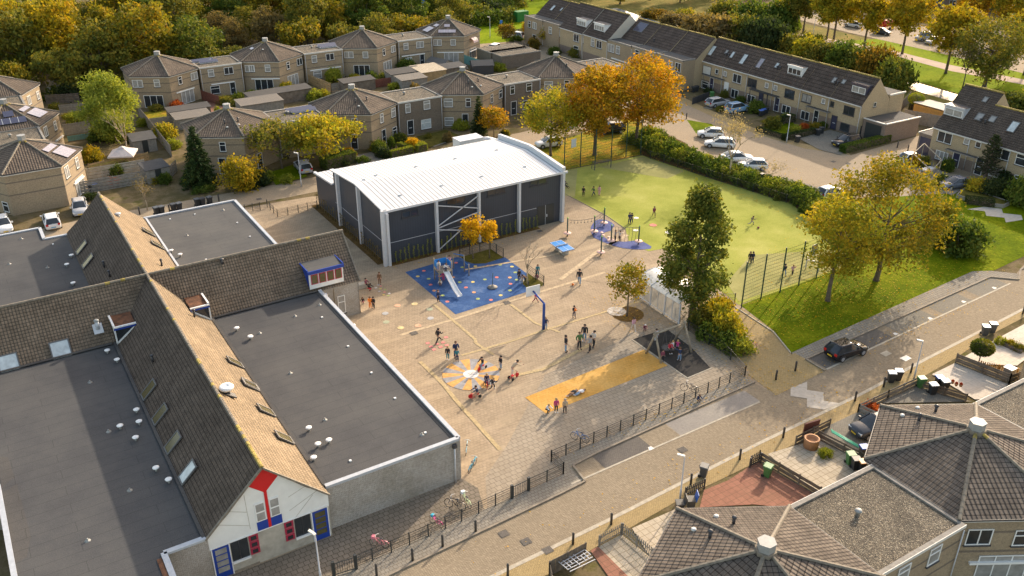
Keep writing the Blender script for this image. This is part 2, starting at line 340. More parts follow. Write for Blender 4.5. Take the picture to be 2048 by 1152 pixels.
# leaves
leafmat('leaf_orange',[(0.17,0.14,0.012),(0.32,0.21,0.012),(0.46,0.26,0.014),(0.55,0.22,0.02)])
leafmat('leaf_gold',[(0.13,0.13,0.012),(0.26,0.215,0.014),(0.4,0.29,0.016),(0.48,0.28,0.02)])
leafmat('leaf_goldgreen',[(0.08,0.095,0.013),(0.16,0.155,0.017),(0.28,0.225,0.02),(0.38,0.23,0.022)])
leafmat('leaf_yellow',[(0.4,0.25,0.01),(0.6,0.36,0.012),(0.7,0.38,0.015)])
leafmat('leaf_olive',[(0.065,0.085,0.018),(0.13,0.14,0.024),(0.21,0.19,0.03),(0.3,0.22,0.034)])
leafmat('leaf_yellowgreen',[(0.12,0.15,0.014),(0.25,0.25,0.02),(0.42,0.33,0.025),(0.5,0.34,0.03)])
leafmat('leaf_green',[(0.045,0.08,0.014),(0.09,0.135,0.02),(0.18,0.2,0.035)])
leafmat('leaf_dark',[(0.018,0.035,0.012),(0.04,0.06,0.02),(0.075,0.09,0.03)])
leafmat('leaf_deep',[(0.045,0.07,0.014),(0.08,0.11,0.018),(0.15,0.165,0.028),(0.26,0.22,0.035)])
leafmat('leaf_birch',[(0.13,0.17,0.02),(0.24,0.28,0.04),(0.36,0.36,0.06)])
leafmat('leaf_conifer',[(0.015,0.035,0.01),(0.035,0.06,0.015),(0.07,0.095,0.02)],0.1)
leafmat('leaf_brown',[(0.12,0.10,0.04),(0.2,0.15,0.06),(0.29,0.2,0.07)])
leafmat('leaf_autumn',[(0.08,0.075,0.015),(0.15,0.115,0.017),(0.24,0.15,0.018),(0.33,0.17,0.02)])
leafmat('leaf_red',[(0.3,0.04,0.015),(0.45,0.09,0.02),(0.5,0.16,0.03)])
leafmat('leaf_dry',[(0.3,0.24,0.13),(0.42,0.33,0.18)])
leafmat('leaf_lime',[(0.14,0.18,0.02),(0.24,0.27,0.03),(0.36,0.34,0.04)])
plain('bark',(0.12,0.09,0.06),0.95,var=0.35,scale=4); plain('bark_pale',(0.35,0.28,0.19),0.9,var=0.25,scale=3)
wiremat('wire_green',(0.02,0.045,0.04),0.30,0.40,0.03,0.07)
wiremat('wire_dark',(0.02,0.022,0.02),0.12,0.2,0.1,0.14)
# ---------------------------------------------------------------- mesh builder
def V3(p): return (float(p[0]),float(p[1]),float(p[2]) if len(p) > 2 else 0.0)
class MB:
    def __init__(s): s.v = []; s.f = []; s.m = []; s.uv = []; s.sm = []; s.names = []
    def mi(s,name):
        if name not in s.names: s.names.append(name)
        return s.names.index(name)
    def face(s,pts,mat,smooth=False,uv=None):
        pts = [Vector(V3(p)) for p in pts]; i0 = len(s.v); s.v += [tuple(p) for p in pts]
        s.f.append(list(range(i0,i0+len(pts)))); s.m.append(s.mi(mat)); s.sm.append(smooth)
        if uv is None:
            n = Vector((0,0,0))
            for i in range(len(pts)):
                a,b = pts[i],pts[(i+1) % len(pts)]
                n += Vector(((a.y-b.y)*(a.z+b.z),(a.z-b.z)*(a.x+b.x),(a.x-b.x)*(a.y+b.y)))
            if n.length < 1e-12: n = Vector((0,0,1))
            n.normalize()
            if abs(n.z) > 0.97: uv = [(p.x,p.y) for p in pts]
            else:
                u = Vector((0,0,1)).cross(n).normalized(); v = n.cross(u)
                uv = [(p.dot(u),p.dot(v)) for p in pts]
        s.uv += uv; return s
    def prism(s,poly,z0,z1,mside,mtop=None,bottom=False):
        """vertical prism over a CCW plan polygon"""
        a = sum(poly[i][0]*poly[(i+1) % len(poly)][1]-poly[(i+1) % len(poly)][0]*poly[i][1] for i in range(len(poly)))
        if a < 0: poly = poly[::-1]
        n = len(poly)
        for i in range(n):
            p,q = poly[i],poly[(i+1) % n]
            s.face([(p[0],p[1],z0),(q[0],q[1],z0),(q[0],q[1],z1),(p[0],p[1],z1)],mside)
        s.face([(p[0],p[1],z1) for p in poly],mtop or mside)
        if bottom: s.face([(p[0],p[1],z0) for p in poly[::-1]],mside)
        return s
    def box(s,x0,x1,y0,y1,z0,z1,mat,mtop=None):
        if x0 > x1: x0,x1 = x1,x0
        if y0 > y1: y0,y1 = y1,y0
        return s.prism([(x0,y0),(x1,y0),(x1,y1),(x0,y1)],z0,z1,mat,mtop,True)
    def obox(s,c,u,v,w_,mat):
        """box with centre c and three half-extent vectors"""
        c,u,v,w_ = map(Vector,(c,u,v,w_))
        P = lambda a,b,d: c+u*a+v*b+w_*d
        for q in ([(-1,-1,-1),(-1,1,-1),(1,1,-1),(1,-1,-1)],[(-1,-1,1),(1,-1,1),(1,1,1),(-1,1,1)],[(-1,-1,-1),(1,-1,-1),(1,-1,1),(-1,-1,1)],
                  [(1,1,-1),(-1,1,-1),(-1,1,1),(1,1,1)],[(1,-1,-1),(1,1,-1),(1,1,1),(1,-1,1)],[(-1,1,-1),(-1,-1,-1),(-1,-1,1),(-1,1,1)]):
            s.face([P(*t) for t in q],mat)
        return s
    def beam(s,a,b,wd,ht,mat):
        """rectangular bar from a to b"""
        a,b = Vector(V3(a)),Vector(V3(b)); d = (b-a); L = d.length
        if L < 1e-6: return s
        d /= L; up = Vector((0,0,1)) if abs(d.z) < 0.95 else Vector((1,0,0))
        u = up.cross(d).normalized(); v = d.cross(u)
        return s.obox((a+b)/2,d*(L/2),u*(wd/2),v*(ht/2),mat)
    def tube(s,pts,radii,n,mat,caps=True,smooth=True):
        pts = [Vector(V3(p)) for p in pts]
        if not hasattr(radii,'__len__'): radii = [radii]*len(pts)
        rings = []; u = None
        for i,p in enumerate(pts):
            d = (pts[min(i+1,len(pts)-1)]-pts[max(i-1,0)])
            if d.length < 1e-9: d = Vector((0,0,1))
            d.normalize()
            if u is None:
                up = Vector((0,0,1)) if abs(d.z) < 0.9 else Vector((1,0,0)); u = up.cross(d).normalized()
            else:
                u = (u-d*u.dot(d));
                u = u.normalized() if u.length > 1e-6 else Vector((1,0,0)).cross(d).normalized()
            v = d.cross(u)
            rings.append([p+(u*math.cos(2*math.pi*k/n)+v*math.sin(2*math.pi*k/n))*radii[i] for k in range(n)])
        return s.loft(rings,mat,caps,smooth)
    def loft(s,rings,mat,caps=True,smooth=True,closed=True):
        i0 = len(s.v); n = len(rings[0])
        for r in rings: s.v += [tuple(p) for p in r]
        for j in range(len(rings)-1):
            for k in range(n if closed else n-1):
                k2 = (k+1) % n
                s.f.append([i0+j*n+k,i0+j*n+k2,i0+(j+1)*n+k2,i0+(j+1)*n+k]); s.m.append(s.mi(mat)); s.sm.append(smooth)
                s.uv += [(k/n,j),((k+1)/n,j),((k+1)/n,j+1),(k/n,j+1)]
        if caps:
            for idx,rev in ((0,True),(len(rings)-1,False)):
                r = list(range(i0+idx*n,i0+idx*n+n))
                if rev: r = r[::-1]
                s.f.append(r); s.m.append(s.mi(mat)); s.sm.append(False); s.uv += [(0,0)]*n
        return s
    def lathe(s,c,prof,n,mat,smooth=True):
        rings = [[(c[0]+r*math.cos(2*math.pi*k/n),c[1]+r*math.sin(2*math.pi*k/n),c[2]+z) for k in range(n)] for r,z in prof]
        return s.loft(rings,mat,True,smooth)
    def ball(s,c,r,mat,n=8,sz=1.0):
        prof = [(max(0.001,r*math.sin(math.pi*i/n)),-r*sz*math.cos(math.pi*i/n)) for i in range(n+1)]
        return s.lathe(c,prof,max(6,n),mat)
    def mesh(s,name):
        me = bpy.data.meshes.new(name); me.from_pydata(s.v,[],s.f)
        for nme in s.names: me.materials.append(MATS[nme])
        me.polygons.foreach_set('material_index',s.m); me.polygons.foreach_set('use_smooth',s.sm)
        uvl = me.uv_layers.new(name='UVMap')
        uvl.data.foreach_set('uv',np.array(s.uv,dtype=np.float32).ravel()); me.update(); return me
    def build(s,name,parent=None,label=None,cat=None,group=None,kind=None):
        if not s.f: return None
        if parent is not None:
            o = parent; off = Vector((0,0,0))
            while o is not None: off += o.location; o = o.parent
            if off.length > 0: s.v = [(x-off.x,y-off.y,z-off.z) for x,y,z in s.v]
        elif kind is None and cat is not None:
            xs = [p[0] for p in s.v]; ys = [p[1] for p in s.v]; zs = [p[2] for p in s.v]
            off = Vector(((min(xs)+max(xs))/2,(min(ys)+max(ys))/2,min(zs)))
            s.v = [(x-off.x,y-off.y,z-off.z) for x,y,z in s.v]
        o = bpy.data.objects.new(name,s.mesh(name)); COL.objects.link(o)
        if parent is not None: o.parent = parent
        elif kind is None and cat is not None: o.location = off
        return tag(o,label,cat,group,kind)
def tag(o,label=None,cat=None,group=None,kind=None):
    if label: o['label'] = label
    if cat: o['category'] = cat
    if group: o['group'] = group
    if kind: o['kind'] = kind
    return o
def thing(name,loc,label,cat,group=None,rz=0.0,s=1.0):
    o = bpy.data.objects.new(name,None); COL.objects.link(o); o.location = V3(loc); o.rotation_euler = (0,0,rz)
    o.empty_display_size = 0.3; o.scale = (s,s,s)
    return tag(o,label,cat,group)
def copy_tree(root,loc,rz=0.0,label=None,group=None,s=None,mats=None):
    def cp(o,par):
        c = o.copy(); COL.objects.link(c); c.parent = par
        for ch in o.children: cp(ch,c)
        return c
    r = cp(root,None); r.location = V3(loc); r.rotation_euler = (0,0,rz)
    if s is not None: r.scale = (s,s,s) if not hasattr(s,'__len__') else s
    if label: r['label'] = label
    if group: r['group'] = group
    return r
def set_mat(o,slot,matname):
    o.material_slots[slot].link = 'OBJECT'; o.material_slots[slot].material = MATS[matname]
def drop(root):
    for ch in list(root.children_recursive): bpy.data.objects.remove(ch)
    bpy.data.objects.remove(root)
ORD = ['first','second','third','fourth','fifth','sixth','seventh','eighth','ninth','tenth','eleventh','twelfth','thirteenth',
       'fourteenth','fifteenth','sixteenth','seventeenth','eighteenth','nineteenth','twentieth','twenty-first','twenty-second','twenty-third',
       'twenty-fourth','twenty-fifth','twenty-sixth','twenty-seventh','twenty-eighth','twenty-ninth','thirtieth'] + ['thirty-%s' % x for x in
       ('first','second','third','fourth','fifth','sixth','seventh','eighth','ninth')] + ['fortieth'] + ['forty-%s' % x for x in
       ('first','second','third','fourth','fifth','sixth','seventh','eighth','ninth')] + ['fiftieth'] + ['fifty-%s' % x for x in ('first','second','third','fourth','fifth')]
def struct(name,pts,z,mat):
    """flat ground sheet from plan points"""
    mb = MB(); a = sum(pts[i][0]*pts[(i+1) % len(pts)][1]-pts[(i+1) % len(pts)][0]*pts[i][1] for i in range(len(pts)))
    if a < 0: pts = pts[::-1]
    import mathutils.geometry as mg
    P = [Vector((p[0],p[1],z)) for p in pts]
    if len(P) > 4:
        for t in mg.tessellate_polygon([P]):
            tri = [P[i] for i in t]
            if (tri[1]-tri[0]).cross(tri[2]-tri[0]).z < 0: tri = tri[::-1]
            mb.face(tri,mat)
    else: mb.face(P,mat)
    return mb.build(name,kind='structure')
def gp(conv,*pts): return [G(*conv(*p)) for p in pts]
def ident(x,y): return (x,y)
# ---------------------------------------------------------------- openings
_wc = {}
def opening_meshes(kind,w_,h,gl,fr):
    key = (kind,round(w_,2),round(h,2),gl,fr)
    if key in _wc: return _wc[key]
    out = []; t = 0.07 if w_ > 0.6 else 0.05
    p = MB(); f = MB()
    n = {'w1': 1,'w2': 2,'w3': 3,'patio': 3,'door': 1,'small': 1,'shutter': 1,'w4': 4}[kind]
    pane = gl if kind != 'shutter' else 'offwhite'
    if kind == 'door': pane = gl
    p.box(-w_/2,w_/2,-0.02,0.02,-h/2,h/2,pane)
    f.box(-w_/2,w_/2,0.0,0.06,h/2-t,h/2,fr); f.box(-w_/2,w_/2,0.0,0.06,-h/2,-h/2+t,fr)
    for i in range(n+1):
        x = -w_/2+(w_)*i/n; x0 = max(-w_/2,x-t/2); x1 = min(w_/2,x+t/2)
        if i == 0: x1 = -w_/2+t
        if i == n: x0 = w_/2-t
        f.box(x0,x1,0.0,0.058,-h/2+t,h/2-t,fr)
    if kind == 'w1' and h > 1.2: f.box(-w_/2+t,w_/2-t,0.0,0.055,0.12*h,0.12*h+t,fr)
    if kind == 'door':
        f.box(-w_*0.22,w_*0.22,0.021,0.03,-0.05*h,-0.05*h+0.09,'light_trim')
    out.append(('window' if kind != 'door' and kind != 'patio' else 'door',p.mesh('pane')))
    out.append(('frame',f.mesh('frame')))
    if kind not in ('door','patio'):
        sm = MB(); sm.box(-w_/2-0.06,w_/2+0.06,0.0,0.12,-h/2-0.09,-h/2-0.01,'dark_trim'); out.append(('sill',sm.mesh('sill')))
    _wc[key] = out; return out
def place_opening(parent,p,nrm,kind,w_,h,gl='glass',fr='white_paint',tilt=0.0,z_up=None):
    """p: world centre on the wall; nrm: plan normal (nx, ny)"""
    rz = math.atan2(nrm[1],nrm[0])-math.pi/2
    ms = opening_meshes(kind,w_,h,gl,fr)
    root = bpy.data.objects.new(ms[0][0],ms[0][1]); COL.objects.link(root); root.parent = parent
    off = Vector((0,0,0)); o = parent
    while o is not None: off += o.location; o = o.parent
    root.location = Vector(p)-off+Vector((nrm[0],nrm[1],0))*0.012; root.rotation_euler = (tilt,0,rz)
    for nm,me in ms[1:]:
        c = bpy.data.objects.new(nm,me); COL.objects.link(c); c.parent = root
    return root
def hit_wall(px,py,A,B):
    """sight line of a surveyed pixel against the vertical plane A-B -> (s 0..1, z, point, t)"""
    d = ray(px,py); ex,ey = B[0]-A[0],B[1]-A[1]
    den = d[0]*ey-d[1]*ex
    if abs(den) < 1e-9: return None
    t = (A[0]*ey-A[1]*ex)/den
    x,y,z = d[0]*t,d[1]*t,CAMH+d[2]*t
    s_ = ((x-A[0])*ex+(y-A[1])*ey)/(ex*ex+ey*ey)
    return s_,z,(x,y,z),t
class Walls:
    def __init__(s,poly,eave): # CCW polygon
        a = sum(poly[i][0]*poly[(i+1) % len(poly)][1]-poly[(i+1) % len(poly)][0]*poly[i][1] for i in range(len(poly)))
        s.poly = poly if a > 0 else poly[::-1]; s.eave = eave
    def put(s,parent,px,py,kind,w_,h,gl='glass',fr='white_paint'):
        best = None; n = len(s.poly)
        for i in range(n):
            A,B = s.poly[i],s.poly[(i+1) % n]
            ex,ey = B[0]-A[0],B[1]-A[1]; L = math.hypot(ex,ey); nx,ny = ey/L,-ex/L
            r = hit_wall(px,py,A,B)
            if r is None or r[3] <= 0: continue
            d = ray(px,py)
            if d[0]*nx+d[1]*ny >= 0: continue
            if not (-0.05 <= r[0] <= 1.05): continue
            if best is None or r[3] < best[0]: best = (r[3],r,(nx,ny),L,A,B)
        if best is None: return None
        t,r,nrm,L,A,B = best
        z = r[1]
        if kind in ('door','patio'): z = h/2+0.03
        z = min(max(z,h/2+0.03),s.eave-h/2-0.1) if kind != 'awning' else z
        sc_ = min(max(r[0],(w_/2+0.1)/L),1-(w_/2+0.1)/L)
        p = (A[0]+(B[0]-A[0])*sc_,A[1]+(B[1]-A[1])*sc_,z)
        if kind == 'awning':
            mb = MB(); u = Vector(((B[0]-A[0])/L,(B[1]-A[1])/L,0)); nn = Vector((nrm[0],nrm[1],0))
            mb.obox(Vector(p)+nn*0.1,u*(w_/2),nn*0.1,Vector((0,0,0.08)),'white_paint')
            return mb.build('awning',parent)
        return place_opening(parent,p,nrm,kind,w_,h,gl,fr)
# ---------------------------------------------------------------- trees
def leaf_mesh(name,centers,size,mat,rng,elong=1.0,flat=0.0):
    n = len(centers); c = np.asarray(centers,dtype=np.float32)
    a = rng.normal(size=(n,3)).astype(np.float32); a /= np.linalg.norm(a,axis=1,keepdims=True)+1e-6
    b = rng.normal(size=(n,3)).astype(np.float32)
    if flat > 0: a[:,2] *= (1-flat); b[:,2] *= (1-flat); a /= np.linalg.norm(a,axis=1,keepdims=True)+1e-6
    b -= a*(a*b).sum(1,keepdims=True); b /= np.linalg.norm(b,axis=1,keepdims=True)+1e-6
    sz = (size*rng.uniform(0.4,1.3,size=(n,1))).astype(np.float32)
    A = a*sz*elong; Bv = b*sz*0.62
    vs = np.stack([c-A,c+Bv,c+A,c-Bv],axis=1).reshape(-1,3)
    me = bpy.data.meshes.new(name); me.vertices.add(4*n); me.vertices.foreach_set('co',vs.ravel())
    me.loops.add(4*n); me.loops.foreach_set('vertex_index',np.arange(4*n,dtype=np.int32))
    me.polygons.add(n); me.polygons.foreach_set('loop_start',np.arange(0,4*n,4,dtype=np.int32))
    me.materials.append(MATS[mat]); me.update(calc_edges=True); return me
def grow(seed,h,r,base,shape,nl,size,leaf,bark,trunk_r=None,clumps=60,spread=0.16,limbs=7,lean=(0,0),elong=1.0,inner=0.25,taper=1.0):
    """one broadleaf tree -> (trunk mesh, crown mesh); limbs carry the clumps"""
    rng = np.random.default_rng(seed); rd = random.Random(seed)
    tr = trunk_r or h*0.022; ch = h-base; mb = MB()
    top = Vector((lean[0],lean[1],base+ch*0.62))
    tp = [Vector((0,0,-0.1)),Vector((rd.uniform(-.1,.1),rd.uniform(-.1,.1),base*0.5)),Vector((lean[0]*.4,lean[1]*.4,base)),top]
    mb.tube([tp[0],Vector((0,0,0.25)),tp[1],tp[2],(tp[2]+tp[3])/2,top],[tr*1.5,tr*1.05,tr*0.9,tr*0.75,tr*0.45,tr*0.12],7,bark)
    cen = []
    for k in range(clumps):
        th = rd.uniform(0,2*math.pi); u = rd.random()
        if shape == 'round': zz = 1-2*u; rr = math.sqrt(max(0,1-zz*zz)); q = rd.uniform(inner,1)**0.5
        elif shape == 'cone': zz = 2*u**1.3-1; rr = (1-(zz+1)/2)*0.95+0.08; q = rd.uniform(0.45,1)
        elif shape == 'column': zz = 1-2*u; rr = (1-abs(zz)**2.6)*(1.0 if zz < 0 else 1-0.45*zz); q = rd.uniform(inner,1)**0.5
        elif shape == 'vase': zz = 1-2*u; rr = math.sqrt(max(0,1-zz*zz))*(0.8+0.25*zz); q = rd.uniform(inner,1)**0.5
        elif shape == 'umbrella': zz = 1-1.4*u; rr = math.sqrt(max(0,1-zz*zz)); q = rd.uniform(0.5,1)**0.5
        wob = 1+0.14*math.sin(3*th+seed)+0.10*math.sin(5*th+2.3*seed+zz*3)
        x = r*rr*q*wob*math.cos(th); y = r*rr*q*wob*math.sin(th); z = base+ch*0.5+ch*0.5*zz*(q if shape in ('round','vase','umbrella') else 1)
        cen.append(Vector((x+lean[0]*0.8,y+lean[1]*0.8,z)))
    srt = sorted(cen,key=lambda c: -c.xy.length)
    for k,c in enumerate(srt[:limbs*3]):
        t = min(0.95,max(0.05,(c.z-base*0.9-c.xy.length*0.55)/(ch*0.62+0.01))); s0 = tp[2].lerp(top,t)
        mid = s0.lerp(c,0.5)+Vector((rd.uniform(-.2,.2),rd.uniform(-.2,.2),-0.05*r+rd.uniform(0,.3)))
        rr = tr*(0.5 if k < limbs else 0.25)*(1-0.5*t)
        mb.tube([s0,mid,s0.lerp(c,0.92)],[rr,rr*0.6,rr*0.15],5,bark)
    trunk = mb.mesh('trunk')
    cn = np.array([tuple(c) for c in cen]); sel = rng.integers(0,len(cn),nl)
    sp = r*spread*rng.uniform(0.6,1.5,size=len(cn))
    pts = cn[sel]+np.clip(rng.normal(size=(nl,3)),-1.6,1.6)*sp[sel][:,None]*np.array([1.05,1.05,0.72])
    pts[:,2] = np.maximum(pts[:,2],max(0.08,base*0.55))
    crown = leaf_mesh('crown',pts,size,leaf,rng,elong)
    return trunk,crown
def plant(name,meshes,loc,label,cat,group=None,rz=0.0,s=1.0,crown_name='crown',crown_mat=None):
    root = thing(name,loc,label,cat,group,rz); root.scale = (s,s,s) if not hasattr(s,'__len__') else s
    for nm,me in zip(('trunk',crown_name),meshes):
        if me is None: continue
        o = bpy.data.objects.new(nm,me); COL.objects.link(o); o.parent = root
        if crown_mat and nm == crown_name: set_mat(o,0,crown_mat)
    return root
def conifer(seed,h,r,leaf='leaf_conifer',nl=9000,size=0.16):
    rng = np.random.default_rng(seed); rd = random.Random(seed); mb = MB()
    mb.tube([(0,0,-0.1),(0,0,h*0.5),(0,0,h*0.97)],[h*0.022,h*0.014,0.02],7,'bark')
    pts = []; lv = int(h*2.6)
    for i in range(lv):
        z = h*(0.08+0.9*i/lv); rr = r*(1-(i/lv))**0.85*rd.uniform(0.85,1.1); nb = max(4,int(9*(1-i/lv)+3))
        for j in range(nb):
            a = 2*math.pi*(j+rd.random()*0.8)/nb; L = rr*rd.uniform(0.75,1.1)
            tip = Vector((L*math.cos(a),L*math.sin(a),z-L*0.22)); s0 = Vector((0,0,z))
            mb.tube([s0,s0.lerp(tip,0.9)],[0.03,0.01],4,'bark')
            m = max(4,int(nl/(lv*nb*0.7)*L/r*1.2)); t = rng.uniform(0.15,1.0,m)**0.7
            p = np.outer(1-t,np.array(s0))+np.outer(t,np.array(tip))
            p += rng.normal(size=(m,3))*np.array([0.13,0.13,0.07])*(0.4+r*0.25); pts.append(p)
    return mb.mesh('trunk'),leaf_mesh('crown',np.vstack(pts),size,leaf,rng,1.3,0.3)
def bare(seed,h,r,bark='bark_pale',twigs=60,leaves=0,leaf='leaf_dry'):
    rd = random.Random(seed); mb = MB(); tips = []
    def br(p,d,L,rad,lvl):
        q = p+d*L; mid = p+d*L*0.5+Vector((rd.uniform(-1,1),rd.uniform(-1,1),0))*L*0.06
        mb.tube([p,mid,q],[rad,rad*0.8,rad*0.6],6 if lvl < 2 else 4,bark)
        if lvl >= 4: tips.append(q); return
        for k in range(3 if lvl else 4):
            a = rd.uniform(0,2*math.pi); t = rd.uniform(0.35,0.8)
            nd = (d*1.0+Vector((math.cos(a),math.sin(a),rd.uniform(-0.1,0.3)))*t*(r/h*2.2)).normalized()
            br(q if k else q,nd,L*rd.uniform(0.55,0.8),rad*0.55,lvl+1)
    br(Vector((0,0,-0.05)),Vector((0.02,0.02,1)),h*0.36,h*0.018,0)
    crown = None
    if leaves:
        rng = np.random.default_rng(seed); c = np.array([tuple(t) for t in tips]); sel = rng.integers(0,len(c),leaves)
        crown = leaf_mesh('crown',c[sel]+rng.normal(size=(leaves,3))*0.35,0.09,leaf,rng)
    return mb.mesh('trunk'),crown
def shrub_mesh(seed,r,h,nl,size,leaf,box=None,clumps=26):
    """dense bush (or a clipped hedge when box=(lx, ly))"""
    rng = np.random.default_rng(seed); rd = random.Random(seed)
    if box:
        lx,ly = box; P = []
        for i in range(nl):
            f = rd.choice([0,0,0,1,2,3,4]); x = rd.uniform(-lx/2,lx/2); y = rd.uniform(-ly/2,ly/2); z = rd.uniform(0,h)
            if f == 0: z = h
            elif f == 1: x = -lx/2
            elif f == 2: x = lx/2
            elif f == 3: y = -ly/2
            else: y = ly/2
            P.append((x+rd.gauss(0,.05),y+rd.gauss(0,.05),z+rd.gauss(0,.04)))
        pts = np.array(P)
    else:
        cn = []
        for k in range(clumps):
            th = rd.uniform(0,2*math.pi); z = rd.random()**0.8; rr = math.sqrt(max(0.05,1-(z*0.9)**2))*rd.uniform(0.3,1)**0.5
            wb = 1+0.2*math.sin(3*th+seed)
            cn.append((r*rr*wb*math.cos(th),r*rr*wb*math.sin(th),h*z*rd.uniform(0.75,1.0)))
        cn = np.array(cn); sel = rng.integers(0,len(cn),nl)
        pts = cn[sel]+rng.normal(size=(nl,3))*np.array([r*0.17,r*0.17,h*0.13]); pts[:,2] = np.abs(pts[:,2])+0.02
    return leaf_mesh('foliage',pts,size,leaf,rng)
def shrub_core(r,h,box=None):
    mb = MB()
    if box: mb.box(-box[0]/2+.08,box[0]/2-.08,-box[1]/2+.08,box[1]/2-.08,0,h-.07,'bark')
    else:
        for k in range(5):
            a = k*1.256; mb.tube([(0,0,0),(r*0.3*math.cos(a),r*0.3*math.sin(a),h*0.4),(r*0.6*math.cos(a),r*0.6*math.sin(a),h*0.75)],[0.05,0.035,0.01],4,'bark')
    return mb.mesh('stem')
# ---------------------------------------------------------------- vehicles
for nme,c,r in (('car_white',(0.75,0.75,0.74),0.25),('car_black',(0.015,0.015,0.018),0.18),('car_silver',(0.42,0.42,0.43),0.25),('car_grey',(0.13,0.14,0.17),0.22),
                  ('car_blue',(0.2,0.34,0.5),0.25),('car_dark',(0.045,0.05,0.06),0.2),('tyre',(0.02,0.02,0.02),0.8),('rim',(0.35,0.35,0.36),0.35),
                  ('lamp_glass',(0.7,0.7,0.68),0.15),('lamp_red',(0.5,0.01,0.01),0.2),('plate_yellow',(0.75,0.5,0.03),0.5),('plate_blue',(0.1,0.35,0.6),0.5),
                  ('bin_grey',(0.07,0.075,0.08),0.5),('bin_green',(0.07,0.2,0.06),0.5),('bin_dark',(0.03,0.032,0.035),0.5),('lid_blue',(0.03,0.12,0.45),0.45),
                  ('lid_pale',(0.42,0.43,0.43),0.4),('lid_orange',(0.5,0.2,0.03),0.4),('bollard_dark',(0.06,0.055,0.05),0.7),('play_blue',(0.01,0.06,0.28),0.4),
                  ('play_blue_light',(0.02,0.22,0.6),0.4),('slide_steel',(0.75,0.75,0.75),0.22),('rope',(0.12,0.11,0.1),0.9),('step_pink',(0.62,0.4,0.34),0.7),
                  ('cap_green',(0.3,0.6,0.1),0.6),('ball_orange',(0.8,0.2,0.02),0.6),('trike_red',(0.55,0.01,0.02),0.4),('cable_green',(0.05,0.4,0.25),0.5),
                  ('terracotta',(0.45,0.24,0.12),0.8),('rust_dark',(0.13,0.04,0.03),0.7),('box_green',(0.02,0.16,0.03),0.6),('sign_blue',(0.02,0.15,0.6),0.5)):
    plain(nme,c,r,var=0.04)
def rrect(x0,x1,hw,z,k=0.18,n=3,bow=0.0):
    """rounded plan rectangle ring"""
    L = x1-x0; rx = min(L*0.25,k*1.6); ry = min(hw*0.6,k); pts = []
    for cx_,cy_,a0 in ((x1-rx,hw-ry,0),(x0+rx,hw-ry,90),(x0+rx,-hw+ry,180),(x1-rx,-hw+ry,270)):
        for i in range(n+1):
            a = math.radians(a0+90*i/n); pts.append((cx_+rx*math.cos(a),cy_+ry*math.sin(a),z))
    return pts
